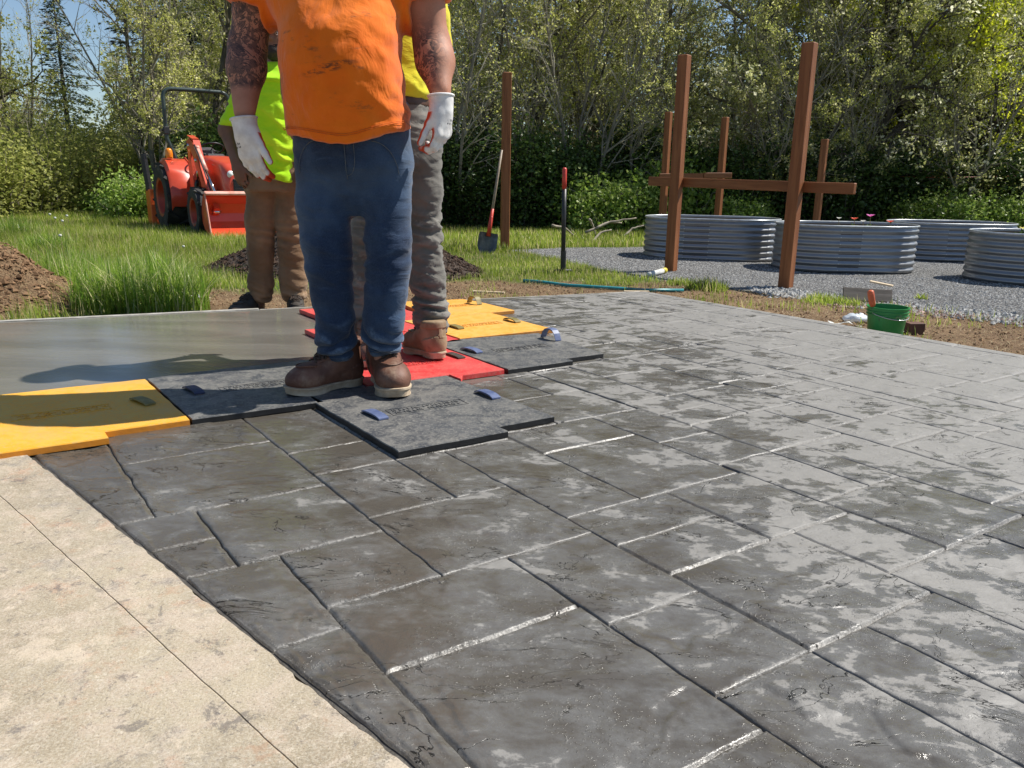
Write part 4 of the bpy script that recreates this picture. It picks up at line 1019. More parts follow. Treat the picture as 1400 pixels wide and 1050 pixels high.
# gravel stones
def pebbles(name, x, y, r, m, label, zo=0, zf=None):
    n = len(x); a = rg.random((n, 3)); o = np.array([[1, 0, 0], [0, 1, 0], [-1, 0, 0], [0, -1, 0], [0, 0, 1], [0, 0, -.6]], float)
    th = rg.random(n)*6.28; V = o[None]*(r[:, None]*(.6+.8*a))[:, None, :]; V = V+rg.normal(0, .12, V.shape)*r[:, None, None]
    c_, s_ = np.cos(th)[:, None], np.sin(th)[:, None]; V = np.stack([V[..., 0]*c_-V[..., 1]*s_, V[..., 0]*s_+V[..., 1]*c_, V[..., 2]*.8], -1)
    z = (ground_h(x, y) if zf is None else zf(x, y))+zo; V = V+np.stack([x, y, z], 1)[:, None, :]
    f = np.array([[0, 1, 4], [1, 2, 4], [2, 3, 4], [3, 0, 4], [1, 0, 5], [2, 1, 5], [3, 2, 5], [0, 3, 5]])
    Fq = (np.arange(n)[:, None, None]*6+f[None]).reshape(-1, 3)
    return tag(link(name, mkmesh(name, V.reshape(-1, 3), Fq, m)), label, kind='stuff')
n = NB('gravel_stone'); rnd = n.n('ShaderNodeNewGeometry').outputs['Random Per Island']
gm = n.set(color=n.mix(rnd, (.27, .265, .25), (.47, .465, .445)), rough=.85, spec=.3)
n = NB('reddish_gravel'); rnd = n.n('ShaderNodeNewGeometry').outputs['Random Per Island']
gm2 = n.set(color=n.mix(rnd, (.20, .12, .10), (.50, .36, .31)), rough=.85, spec=.3)
n = NB('soil_crumb'); rnd = n.n('ShaderNodeNewGeometry').outputs['Random Per Island']
gm3 = n.set(color=n.mix(rnd, (.12, .070, .038), (.30, .185, .105)), rough=.95, spec=.15)
n = NB('dark_soil_crumb'); rnd = n.n('ShaderNodeNewGeometry').outputs['Random Per Island']
gm4 = n.set(color=n.mix(rnd, (.022, .014, .010), (.085, .055, .04)), rough=.95, spec=.15)
x, y = scatter(90000, (-.3, 9), (5.6, 11), lambda x, y: (zones(x, y)[1] > .5)*np.clip(1.5-.11*y, .15, 1)*view(x, y)); pebbles('gravel', x, y, .0060*(.6+.9*rg.random(len(x))), gm, 'grey crushed gravel around the raised beds')
def gedge(x, y):
    g = pdist(x, y, gravel_poly); return (g < .33)*(x > 2.0)*(y < 8)*np.exp(-(g/.2)**2)
x, y = scatter(60000, (2.0, 6), (4.2, 8), lambda x, y: gedge(x, y)*.6); pebbles('coarse_gravel', x, y, .013*(.6+1.0*rg.random(len(x))), gm, 'coarse grey stones along the gravel margin', .004)
x, y = scatter(60000, (2.0, 6), (4.2, 8), lambda x, y: gedge(x+.12, y+.16)*.4*(fbm(x*2, y*2, 0, 2, 66) > -.1)); pebbles('red_gravel', x, y, .011*(.6+1.0*rg.random(len(x))), gm2, 'reddish stones along the gravel margin', .006)
x, y = scatter(60000, (-5, 7.5), (3.2, 8.5), lambda x, y: zones(x, y)[0]*.55*(d_slab(x, y) > .03)); pebbles('soil_clods', x, y, .007*(.5+1.6*rg.random(len(x))**3), gm3, 'small clods and crumbs of brown soil', .002)
mx, my = G(20, 405, GZ)[:2]
x = rg.normal(MX, .42, 9000); y = rg.normal(MY, .42, 9000); k = d_slab(x, y) > .04; x, y = x[k], y[k]; pebbles('dirt_heap_clods', x, y, .007*(.4+3.2*rg.random(len(x))**6), gm3, 'brown clods covering the dirt heap beside the slab', .004)
# dark soil pile behind the workers
def pile():
    cx0, cy0 = G(463, 375, GZ)[:2]; Yp = 7.4; cx0 = float(W(470, 350, Yp)[0]); nx = 90; X, Y = np.meshgrid(np.linspace(-1.65, 1.5, nx), np.linspace(-.9, .95, 60), indexing='ij')
    r = np.sqrt((X/1.35)**2+(Y/.8)**2); Z = .60*np.clip(1-r, -.05, 1)**.95*(1+.12*fbm(X*2, Y*2, 0, 3, 61))+fbm(X*9, Y*9, 0, 4, 62)*.022-.02
    t = thing('soil_pile', 'dark pile of loose topsoil behind the workers and the tractor bucket', 'soil pile', (cx0, Yp, GZ), 0)
    link('soil', mkmesh('soil', np.stack([X, Y, Z], -1), grid_faces(*X.shape), simple('dark_topsoil', (.03, .02, .015), (.075, .05, .035), .95, 20, .9, 60, .02), True), t)
    a = rg.uniform(-1.4, 1.3, 9000); b = rg.uniform(-.8, .85, 9000); r = np.sqrt((a/1.35)**2+(b/.8)**2); k = r < 1.06; a, b, r = a[k], b[k], r[k]
    zf = lambda x, y: .60*np.clip(1-r, -.05, 1)**.95*(1+.12*fbm(a*2, b*2, 0, 3, 61))+fbm(a*9, b*9, 0, 4, 62)*.022-.02
    o = pebbles('soil_crumb', a, b, .012*(.5+1.6*rg.random(len(a))**3), gm4, 'crumbs of dark topsoil', .003, zf); o.parent = t
pile()
# dead branches, dandelions
bw = simple('bleached_dead_branch', (.36, .31, .24), (.24, .20, .15), .85, 20, .4, 60)
def stick(name, pts, r, label, cat, m=bw, group=None, sides=6):
    P = np.array(pts, float); b = P[0].copy(); Q = []
    for i in range(len(P)-1):
        for k in range(4): Q.append(P[i]+(P[i+1]-P[i])*k/4+(rg.normal(0, .004, 3) if k else 0))
    Q.append(P[-1]); Q = np.array(Q)-b; v, f = tube_arr(Q, np.linspace(r, r*.45, len(Q)), sides)
    return tag(link(name, mkmesh(name, v, f, [m], True), None, tuple(b)), label, cat, group)
br = [((755, 308), (790, 325), .30, 'forked pale dead branch lying left of the others in front of the bramble'), ((808, 328), (836, 314), .30, 'stout pale dead branch sloping up in front of the bramble'), ((800, 318), (870, 298), .75, 'long thin dead branch rising over the brush pile'), ((806, 300), (815, 325), .5, 'thin dead twig standing upright in the brush pile'), ((815, 312), (850, 305), .4, 'thin dead branch lying across the brush pile'), ((850, 322), (880, 308), .35, 'dead branch at the right end of the brush pile')]
for (a, b, zt, lb) in br:
    p0 = G(a[0], max(a[1], 322)+4, GZ); q0 = W(b[0], b[1], p0[1]+.2); p0 = W(a[0], a[1], p0[1]) if a[1] < 322 else p0; m_ = (p0+q0)/2+np.array([0, .05, .05])
    stick('dead_branch', [p0, m_, q0], .022, lb, 'branch', group='dead branches by the bramble')
dm = simple('dandelion_fluff', (.55, .55, .50), (.46, .46, .42), .9, 30, 0); stem = simple('flower_stem', (.20, .22, .06), (.3, .2, .1), .7, 30, 0)
for i, (px, py) in enumerate([(73, 293), (80, 298), (96, 295), (90, 302), (87, 322), (252, 337)]):
    p0 = G(px, py+ (38 if px < 200 else 14), GZ); top_ = W(px, py, p0[1]); t = thing('dandelion', ['leftmost white dandelion seed head in the tall grass', 'white dandelion seed head second from the left', 'highest white dandelion seed head, right of the group', 'white dandelion seed head lowest of the upper four', 'pale dandelion seed head half sunk in the grass', 'lone white seed head in the short grass near the soil pile'][i], 'flower', tuple(p0), 0, 'dandelion seed heads')
    mb = MB(); mb.tube([(0, 0, 0), (.01, 0, (top_[2]-p0[2])*.5), (0, 0, top_[2]-p0[2])], .003, 5); mb.build('stem', [stem], t)
    mb = MB(); prof = [(.001, -.013), (.010, -.011), (.016, 0), (.012, .011), (.001, .014)]; mb.lathe(prof, 10, (0, 0, top_[2]-p0[2])); mb.build('seed_head', [dm], t, True)

# ================================================================== TIMBER POSTS
def wood(name, c1, c2, c3):
    n = NB(name); p = n.pos(); q = n.map(p, (9, 9, .55)); 
    f = n.ramp(n.noise(q, 3, 6, .6, .6), .35, .68); c = n.mix(f, c1, c2); c = n.mix(n.ramp(n.noise(n.map(p, (14, 14, .5)), 5, 4, .6), .58, .72, 0, .6), c, c3)
    c = n.mix(n.ramp(n.noise(p, 4, 5, .7), .62, .7, 0, .5), c, (.10, .05, .025))
    return n.set(color=c, rough=.62, spec=.35, normal=n.bump(n.noise(n.map(p, (12, 12, .5)), 8, 5), .35, .004))
cedar = wood('stained_cedar', (.20, .068, .022), (.30, .115, .042), (.13, .042, .015))
def zat(px, py, x, y):
    # height of the sight line at a place
    lo, hi = -1., 6.
    d = ray(px, py); t = y/d[1]; return H+d[2]*t
def post_mesh(wd, h):
    mb = MB(); mb.box((0, 0, h/2), (wd, wd, h), bev=.006); return mb
posts = thing
def post(parent, px, py, top, wd, rot, label=None, group=None, lean=0):
    p = G(px, py, GZ); zt = zat(px, top, p[0], p[1]); h = zt-(GZ-.12)
    if parent is None:
        mb = post_mesh(wd, h); o = mb.build('wooden_post', [cedar]); o.location = (p[0], p[1], GZ-.12); o.rotation_euler = (0, lean, rot); tag(o, label, 'post', group); return o, p, zt
    pl = parent.location; mb = post_mesh(wd, h); o = mb.build('post', [cedar], parent); o.location = (p[0]-pl[0], p[1]-pl[1], GZ-.12-pl[2]); o.rotation_euler = (0, 0, rot); return o, p, zt
gp = 'cedar posts in the gravel'
post(None, 690, 341, 99, .10, math.radians(12), 'lone reddish cedar post in the grass with a shovel leaning on it', gp)
pA = G(917, 368, GZ); pB = G(1074, 389, GZ)
fr = thing('timber_frame', 'front pair of tall reddish cedar posts joined by one long crossbeam', 'frame', (*((pA+pB)/2)[:2], GZ), 0)
rotp = math.atan2((pB-pA)[1], (pB-pA)[0])
post(fr, 917, 368, 75, .098, rotp+.28); post(fr, 1074, 389, 58, .100, rotp+.22)
def beam(parent, a, b, hgt, thk, name='crossbeam'):
    a = np.array(a); b = np.array(b); L = np.linalg.norm(b-a); c = (a+b)/2; d = (b-a)/L
    rz = math.atan2(d[1], d[0]); ry = -math.asin(d[2]); mb = MB(); R = Matrix.Rotation(rz, 3, 'Z') @ Matrix.Rotation(ry, 3, 'Y') @ Matrix.Rotation(math.pi/2, 3, 'Y')
    mb2 = MB(); mb2.box((0, 0, 0), (hgt, thk, L), bev=.005)
    o = mb2.build(name, [cedar], parent); pl = np.array(parent.location); o.location = tuple(c-pl); o.rotation_euler = R.to_euler(); return o
# the beam is bolted behind the two posts
dn = (pB-pA)/np.linalg.norm(pB-pA); bk = np.array([-dn[1], dn[0], 0])*.071
ta = pA+bk; tb = pB+bk
za = zat(917, 249, ta[0], ta[1]); zb = zat(1074, 255, tb[0], tb[1])
a_ = np.array([ta[0], ta[1], za]); b_ = np.array([tb[0], tb[1], zb]); L = np.linalg.norm(b_-a_); dd = (b_-a_)/L
def along(p0, d, px):     # point on a horizontal line seen at column px
    n = np.cross(ray(px, 0), ray(px, 400)); t = -(np.array([p0[0], p0[1], p0[2]-H])@n)/(d@n); return p0+d*t
beam(fr, along(a_, dd, 888), along(a_, dd, 1169), .088, .04)
pC = G(904, 320, GZ); 
fr2 = thing('timber_frame', 'rear pair of thin cedar posts with a short double crossbeam, behind the front frame', 'frame', (*G(945, 322, GZ)[:2], GZ), 0)
_, q1, _ = post(fr2, 904, 324, 153, .092, rotp+.25); _, q2, _ = post(fr2, 979, 324, 160, .092, rotp+.2)
d2 = (q2-q1)/np.linalg.norm(q2-q1); bk2 = -np.array([-d2[1], d2[0], 0])*.067; s1 = q1+bk2; s1[2] = zat(904, 241, s1[0], s1[1]); s2 = q2+bk2; s2[2] = zat(979, 240, s2[0], s2[1])
d3 = (s2-s1)/np.linalg.norm(s2-s1)
m_ = along(s1, d3, 961)
beam(fr2, s1-d3*.12, m_, .085, .04); beam(fr2, m_+d3*.01+np.array([0, 0, .006]), along(s1, d3, 1000), .085, .04)
post(None, 1113, 330, 190, .09, rotp+.25, 'thin cedar post standing right behind the large raised bed', gp)
# ================================================================== RAISED BEDS
n = NB('galvanised_steel'); p = n.pos(); f = n.noise(p, 5, 5, .6)
steel = n.set(color=n.mix(f, (.25, .255, .26), (.37, .375, .38)), rough=n.ramp(n.noise(p, 3, 3), .3, .7, .34, .48), metal=.75, normal=n.bump(n.noise(p, 140, 2), .06, .001))
rimm = simple('rubber_rim', (.42, .44, .46), (.55, .57, .58), .35, 20, 0, metal=.6)
bolt = simple('bolt_head', (.55, .55, .55), None, .3, 5, 0, metal=.9)
bedsoil = simple('planting_soil', (.05, .033, .022), (.09, .06, .04), .95, 20, .9, 60, .02)
def bed(cx_, cy_, L, Wd, hgt, rot, label, nflow=0, seed=0):
    t = thing('raised_bed', label, 'raised bed', (cx_, cy_, GZ-.012), rot, 'corrugated steel raised beds on the gravel')
    R = Wd/2; st_ = L/2-R; path = []
    N = 14
    for k in range(13): path.append((-st_+2*st_*k/12, -R, 0, -1))
    for k in range(1, N): a = -math.pi/2+math.pi*k/N; path.append((st_+R*math.cos(a), R*math.sin(a), math.cos(a), math.sin(a)))
    for k in range(13): path.append((st_-2*st_*k/12, R, 0, 1))
    for k in range(1, N): a = math.pi/2+math.pi*k/N; path.append((-st_+R*math.cos(a), R*math.sin(a), math.cos(a), math.sin(a)))
    P = np.array(path); nz = 57; zs_ = np.linspace(0, hgt, nz); off = .0085*np.sin(zs_/hgt*7*2*math.pi-.6)
    def panel(i0, i1, extra):
        idx = [(i % len(P)) for i in range(i0, i1+1)]; V = []
        for i in idx:
            V.append(np.stack([P[i, 0]+P[i, 2]*(off+extra), P[i, 1]+P[i, 3]*(off+extra), zs_], 1))
        V = np.array(V); return V
    segs = [(0, 6), (6, 12+4), (12+4, 26-2), (26-2, 32), (32, 38+4), (38+4, 52)]
    for k, (a, b) in enumerate(segs):
        V = panel(a, b+ (0), .0015*(k % 2)); nn = V.shape[0]
        Vi = V.copy(); nrm = np.array([[P[i % len(P), 2], P[i % len(P), 3], 0] for i in range(a, b+1)])[:, None, :]; Vi = V-nrm*.003
        f1 = grid_faces(nn, nz); f2 = f1[:, ::-1]+nn*nz
        link('corrugated_panel', mkmesh('corrugated_panel', np.concatenate([V.reshape(-1, 3), Vi.reshape(-1, 3)]), np.concatenate([f1, f2]), steel, True), t)
        i = a % len(P); mb = MB()
        for q in range(7):
            zb_ = (q+.38)/7*hgt; o_ = .013
            mb.lathe([(.0001, .004), (.0055, .003), (.006, 0)], 6, (P[i, 0]+P[i, 2]*o_, P[i, 1]+P[i, 3]*o_, zb_), R=Vector((P[i, 2], P[i, 3], 0)).to_track_quat('Z', 'Y').to_matrix())
        mb.build('bolt_row', [bolt], t)
    mb = MB(); mb.tube([(p_[0]+p_[2]*.002, p_[1]+p_[3]*.002, hgt+.004) for p_ in path], .0105, 6, closed=True); mb.build('rim', [rimm], t, True)
    ring = [(p_[0]*.99, p_[1]*.985) for p_ in path]; mb = MB(); mb.prism(ring, .05, hgt-.06); mb.build('soil', [bedsoil], t)
    rb = random.Random(seed)
    return t
def bed_at(pxl, pxr, pybase, L, Wd, rotd, label, hgt=.455, seed=0, dy=0):
    # nearest side line at image row pybase
    c = G((pxl+pxr)/2, pybase, GZ); r = math.radians(rotd); cx_ = c[0]-math.sin(r)*Wd/2; cy_ = c[1]+math.cos(r)*Wd/2+dy
    return bed(cx_, cy_, L, Wd, hgt, r, label, seed=seed)
b1 = bed_at(880, 1053, 355, 1.55, 1.0, -16, 'grey corrugated raised bed on the left, behind the front timber frame')
b2 = bed_at(1075, 1271, 372, 1.42, 1.0, -3, 'largest-looking grey corrugated raised bed, right of the front timber post, flowers in it')
b3 = bed_at(1262, 1376, 357, 1.45, 1.0, -4, 'farthest grey corrugated raised bed, between two others on the right', hgt=.43)
b4 = bed_at(1400, 1560, 392, 1.6, 1.05, -12, 'grey corrugated raised bed cut by the right frame edge', hgt=.445)
fl = leafmat('flower_leaf', (.06, .12, .03), (.12, .20, .05), .4)
def flower(px, py, Y, col, label, r=.035, cat='flower', base=None):
    p_ = W(px, py, Y); z0 = GZ+.35; t = thing('flower', label, cat, (p_[0], p_[1], z0), 0, 'flowers in the raised beds')
    hz = max(p_[2]-z0, .06); mb = MB(); mb.tube([(0, 0, -.01), (.006, 0, hz*.5), (0, 0, hz)], .003, 4); 
    mb.build('stem', [stem], t)
    A = rg.normal(0, r*.8, (36, 3)); A[:, 2] = np.abs(A[:, 2])+hz*.25
    lv, lf = leaves(A, .035, rg); link('leaves', mkmesh('leaves', lv, lf, fl), t)
    mb = MB()
    for k in range(9):
        a = k*2.4; d = Vector((math.cos(a), math.sin(a), .5)); s_ = Vector((-math.sin(a), math.cos(a), 0)); q = Vector((0, 0, hz)); mb.add([q, q+d*r*.7+s_*r*.4, q+d*r*1.2, q+d*r*.7-s_*r*.4], [(0, 1, 2, 3)])
    mb.build('petals', [col], t)
pk = leafmat('pink_petal', (.75, .16, .50), (.85, .25, .60), .4); rd = leafmat('red_petal', (.70, .10, .06), (.75, .15, .1), .4); wt = leafmat('white_petal', (.80, .80, .75), (.75, .75, .7), .4); yl = leafmat('yellow_petal', (.75, .70, .10), (.8, .7, .2), .4)
flower(1190, 296, 8.6, pk, 'bright pink flower in the largest-looking raised bed', .04)
flower(1217, 304, 8.3, rd, 'small red flower near the right rim of the large raised bed')
flower(1168, 300, 8.6, rd, 'low reddish flower left of the pink one in the raised bed')
flower(1147, 299, 8.5, wt, 'small white flower in the middle of the large raised bed', .025)
flower(1180, 303, 8.2, wt, 'white flower leaning over the near rim of the large raised bed', .025)
flower(1399, 313, 8.0, yl, 'yellow-green flower head in the bed at the right frame edge')
# ================================================================== TOOLS AND LITTER
red_p = simple('red_grip', (.62, .06, .035), (.5, .04, .03), .45, 20, .1); blackp = simple('black_painted_steel', (.018, .018, .02), (.03, .03, .032), .45, 30, .2)
p0 = G(768, 372, GZ); zt_ = zat(766, 229, p0[0], p0[1])-GZ
t = thing('digging_bar', 'upright black steel bar with a red grip stuck in the grass', 'tool', (p0[0], p0[1], GZ), .3)
mb = MB(); mb.tube([(.012, 0, -.03), (.004, 0, zt_*.5), (0, 0, zt_*.8)], .022, 10); mb.build('bar', [blackp], t, True)
mb = MB(); mb.tube([(0, 0, zt_*.78), (-.002, 0, zt_*.88), (-.003, 0, zt_*.985), (-.003, 0, zt_)], [.021, .0215, .0215, .013], 12); mb.build('grip', [red_p], t, True)
mb = MB(); mb.box((.012, 0, .012), (.17, .035, .03), bev=.008); mb.tube([(.012, 0, .02), (.012, 0, .20)], .027, 10); mb.build('foot', [blackp], t)
# shovel leaning on the lone post
p0 = G(664, 346, GZ); p1_ = W(686, 205, p0[1]+.05); t = thing('shovel', 'round-point shovel with a pale handle, blade down, leaning against the lone post', 'shovel', tuple(p0), 0)
dv = Vector(p1_-p0); Lh = dv.length; dn_ = dv.normalized()
hand_w = simple('ash_handle', (.30, .23, .16), (.22, .165, .115), .5, 30, .15)
mb = MB(); mb.tube([dn_*.30, dn_*(Lh*.6), dn_*Lh], [.017, .016, .014], 10); mb.build('handle', [hand_w], t, True)
mb = MB(); mb.tube([dn_*.20, dn_*.34, dn_*.52], [.026, .023, .018], 10); mb.tube([dn_*.40, dn_*.43], .021, 10); mb.build('socket', [red_p], t, True)
bm_ = simple('worn_blade_steel', (.07, .075, .085), (.15, .155, .165), .4, 8, .1, metal=.7)
side_ = Vector((1, .1, 0)); side_ = (side_-dn_*side_.dot(dn_)).normalized(); fw_ = dn_.cross(side_)
V = []; nr = 10; nc = 9
for i in range(nr):
    s_ = i/(nr-1); wd_ = .115*(1-max(0, (.55-s_)/.55)**2.2)*(1 if s_ < .97 else .93)
    for j in range(nc):
        q = -1+2*j/(nc-1); V.append(dn_*(-.06+.30*s_)+side_*(q*wd_)+fw_*(.030*(1-q*q)-.018*(1-s_)-.015*abs(q)**3))
mb = MB(); mb.add(V+[v+fw_*.0025 for v in V], [tuple(f) for f in grid_faces(nr, nc)]+[tuple(nr*nc+k for k in f[::-1]) for f in grid_faces(nr, nc)])
mb.build('blade', [bm_], t, True)
# bucket
gb = simple('green_bucket_plastic', (.012, .20, .045), (.02, .24, .06), .38, 10, .15, 60, dirt=(.30, .26, .20), ds=13, dlo=.60, dhi=.75); 
p0 = G(1220, 466, GZ+.02); Rb = .107; t = thing('bucket', 'dirty green plastic bucket with a trowel in it at the slab edge', 'bucket', (p0[0]+.0, p0[1]+.10, gz(p0[0], p0[1]+.12)), .4)
hb = .195; mb = MB(); prof = [(.001, 0), (Rb*.80, 0), (Rb*.82, .008), (Rb*.95, hb*.76), (Rb*.955, hb*.77), (Rb*1.02, hb*.775), (Rb*1.02, hb*.80), (Rb*.965, hb*.81), (Rb*.97, hb*.86), (Rb*1.03, hb*.865), (Rb*1.03, hb*.89), (Rb*.98, hb*.90), (Rb*.99, hb*.965), (Rb*1.04, hb*.97), (Rb*1.04, hb), (Rb*.965, hb), (Rb*.93, hb*.7), (Rb*.80, .02), (.001, .018)]
mb.lathe(prof, 40); mb.build('bucket_body', [gb], t, True, sharp=40)
mb = MB(); 
pts = [(Rb*1.04*math.cos(a), Rb*1.04*math.sin(a), hb*.86-.10*math.sin(k/14*math.pi)) for k, a in enumerate(np.linspace(-.2, math.pi-.2, 15))]
pts = [(p[0], p[1]*.5-.11*math.sin(k/14*math.pi), p[2]-.03*math.sin(k/14*math.pi)) for k, p in enumerate([(Rb*1.05*math.cos(a), 0*math.sin(a), hb*.84) for a in np.linspace(0, math.pi, 15)])]
mb.tube(pts, .0025, 6); mb.build('wire_handle', [bolt], t, True)
bt = t.location
tr = thing('trowel', 'orange-handled trowel standing in the green bucket', 'trowel', (bt[0]-.05, bt[1]-.02, bt[2]+.03), .5)
mb = MB(); d_ = Vector((-.28, .1, 1)).normalized(); mb.tube([d_*.175, d_*.19, d_*.24, d_*.262, d_*.268], [.012, .017, .018, .017, .010], 12); mb.build('handle', [simple('orange_wood_handle', (.62, .13, .045), (.5, .1, .04), .45, 20, .1)], tr, True)
mb = MB(); mb.tube([d_*.10, d_*.178], .007, 8); mb.build('tang', [bm_], tr, True)
mb = MB(); mb.box(tuple(d_*.05), (.09, .003, .12), R=Vector(d_).to_track_quat('Z', 'Y').to_matrix()); mb.build('blade', [bm_], tr)
# scrap boards beside the bucket
graywood = simple('grey_scrap_wood', (.20, .17, .14), (.13, .11, .09), .8, 10, .4, 60, stretch=(.4, 4, 4)); brownwood = simple('brown_block_wood', (.12, .05, .025), (.08, .035, .02), .7, 12, .3, 60); palewood = simple('fresh_pine', (.62, .50, .34), (.52, .40, .26), .7, 10, .2, 60, stretch=(.5, 4, 4))
def slab_board(px, py, L, Wd, T_, rz, rx, ry, m, label, name='scrap_board', z=None, cat='board'):
    p_ = G(px, py, GZ); z_ = gz(p_[0], p_[1]) if z is None else z
    mb = MB(); mb.box((0, 0, 0), (L, Wd, T_), bev=.002); o = mb.build(name, [m]); o.location = (p_[0], p_[1], z_+T_/2); o.rotation_euler = (rx, ry, rz); return tag(o, label, cat)
slab_board(1185, 410, .36, .10, .02, -.10, 1.12, .03, graywood, 'grey scrap board propped on edge behind the green bucket', z=gz(*G(1185, 410, GZ)[:2])+.055)
o = slab_board(1203, 402, .18, .035, .012, -.7, .1, .12, palewood, 'short pale pine strip sticking up behind the grey scrap board', z=gz(*G(1203, 402, GZ)[:2])+.10)
slab_board(1249, 452, .10, .07, .07, .1, 0, 0, brownwood, 'dark brown wooden block right beside the green bucket', 'wood_block')
slab_board(668, 397, .26, .03, .014, -.22, 0, 0, palewood, 'weathered pale stick on the dirt left of the upright bar', 'wood_stick')
o = slab_board(250, 408, .50, .12, .03, -.62, .1, .12, simple('tan_plank', (.46, .35, .25), (.36, .27, .19), .75, 8, .3, 50, stretch=(.4, 4, 4)), 'tan plank half buried beside the big grass clump', 'plank', z=gz(*G(250, 408, GZ)[:2])+.03)
slab_board(870, 401, .20, .03, .01, .05, 0, 0, palewood, 'thin pale lath lying at the back edge of the stamped slab', 'lath', z=-.09)
# teal pipe in the grass
teal = simple('teal_plastic_pipe', (.02, .20, .22), (.03, .26, .28), .4, 20, .1, dirt=(.25, .22, .17), ds=9); white_p = simple('white_plastic_pipe', (.66, .66, .62), (.5, .5, .47), .45, 14, .1)
pts = [G(px, py, GZ+.03) for px, py in ((715, 379), (740, 380), (775, 385), (830, 388), (880, 390), (935, 391))]
for q in pts: q[2] = gz(q[0], q[1])+.018
mb = MB(); b0 = pts[0].copy(); mb.tube([tuple(q-b0) for q in pts], .014, 10); o = mb.build('teal_pipe', [teal], None, True); o.location = tuple(b0); tag(o, 'long teal plastic pipe lying in the grass behind the stamped slab', 'pipe')
pa_ = G(212, 375, GZ+.1); pb_ = G(227, 392, GZ+.06); b0 = pa_.copy(); pa_[2] = gz(pa_[0], pa_[1])+.10; pb_[2] = gz(pb_[0], pb_[1])+.035; b0 = pb_.copy()
mb = MB(); mb.tube([tuple(pa_-b0), tuple((pa_+pb_)/2-b0), (0, 0, 0)], .021, 12); t = thing('hose_end', 'faded teal hose end poking out of the grass clump at the left', 'pipe', tuple(b0), 0); mb.build('tube', [simple('faded_teal', (.10, .24, .24), (.16, .30, .30), .55, 20, .1)], t, True)
mb = MB(); dd_ = (pb_-pa_)/np.linalg.norm(pb_-pa_); mb.tube([tuple(-dd_*.004), tuple(dd_*.035)], .024, 12); mb.build('collar', [blackp], t, True)
q1_ = G(887, 372, GZ+.03); q2_ = G(910, 366, GZ+.03); q1_[2] = q2_[2] = gz(q1_[0], q1_[1])+.028; t = thing('caulk_tube', 'white tube with a yellow end lying at the foot of the left tall post', 'tube', tuple(q1_), 0)
mb = MB(); d_ = q2_-q1_; mb.tube([(0, 0, 0), tuple(d_*.82)], .026, 14); mb.build('barrel', [white_p], t, True)
mb = MB(); mb.tube([tuple(d_*.80), tuple(d_*.98), tuple(d_*1.0)], [.0275, .0275, .015], 14); mb.build('end_cap', [simple('yellow_cap', (.62, .50, .05), None, .45, 10, 0)], t, True)
# clear plastic bag and white scraps
n = NB('thin_clear_plastic'); bagm = n.set(color=(.78, .86, .92), rough=.25, spec=.6); n.b.inputs['Alpha'].default_value = .62
p0 = G(1170, 436, GZ); rgb = np.random.default_rng(3)
uu, vv = np.meshgrid(np.linspace(0, 2*math.pi, 26), np.linspace(-1.35, 1.35, 14), indexing='ij')
rr_ = 1+.30*fbm(np.cos(uu)*2+5, np.sin(uu)*2, vv*1.5, 3, 77); V = np.stack([.085*np.cos(uu)*np.cos(vv)*rr_, .05*np.sin(uu)*np.cos(vv)*rr_, .032*np.maximum(np.sin(vv)*rr_, -.6)+.022], -1)
o = link('plastic_bag', mkmesh('plastic_bag', V, grid_faces(26, 14), bagm, True)); o.location = (p0[0], p0[1], gz(p0[0], p0[1])); tag(o, 'crumpled clear plastic bag left of the green bucket', 'bag')
def scrap(px, py, L, Wd, label, z=None, rz=0, name='paper_scrap'):
    p_ = G(px, py, GZ); z0 = gz(p_[0], p_[1])+.005 if z is None else z; xs_, ys_ = np.meshgrid(np.linspace(-L/2, L/2, 9), np.linspace(-Wd/2, Wd/2, 4), indexing='ij')
    zz_ = .012+.012*np.sin(xs_/L*9+1)+.006*vn(xs_*60, ys_*60, 0, 5); V = np.stack([xs_, ys_, zz_], -1).reshape(-1, 3); V2 = V-[0, 0, .0015]; f_ = grid_faces(9, 4)
    o = link(name, mkmesh(name, np.concatenate([V, V2]), np.concatenate([f_, f_[:, ::-1]+36]), white_p, True), None, (p_[0], p_[1], z0), (0, 0, rz)); return tag(o, label, 'scrap')
scrap(1155, 441, .20, .03, 'curled white strip at the slab edge left of the bag', rz=-.5); scrap(270, 425, .06, .03, 'crumpled white scrap on the form board below the grass clump', z=-.01)
scrap(1226, 455, .07, .03, 'small whitish scrap against the bucket foot', z=-.09, rz=-.9)
# blue tarp far behind the left trees, red string line
p0 = W(46, 203, 21); bl = simple('blue_tarp', (.03, .10, .26), (.05, .16, .36), .5, 20, .3, 20, .03)
xs_, ys_ = np.meshgrid(np.linspace(-.38, .38, 14), np.linspace(-.4, .4, 8), indexing='ij'); V = np.stack([xs_, ys_, 1.4*(p0[2]-GZ)/1.4-.55*np.abs(xs_)**1.3-.25*np.abs(ys_)+.03*vn(xs_*8, ys_*8)], -1)
sk_ = V.copy(); sk_[..., 2] = 0; 
b = []; Vt = V.reshape(-1, 3); f_ = [tuple(q) for q in grid_faces(14, 8)]; mb = MB(); mb.add(Vt.tolist(), f_)
bd = [(i, 0) for i in range(14)]+[(13, j) for j in range(1, 8)]+[(i, 7) for i in range(12, -1, -1)]+[(0, j) for j in range(6, 0, -1)]
ring1 = [V[i, j] for i, j in bd]; ring0 = [np.array([r[0]*1.15, r[1]*1.1, 0]) for r in ring1]; m0 = len(bd); mb.add([tuple(q) for q in ring1+ring0], [(k, (k+1) % m0, m0+(k+1) % m0, m0+k) for k in range(m0)])
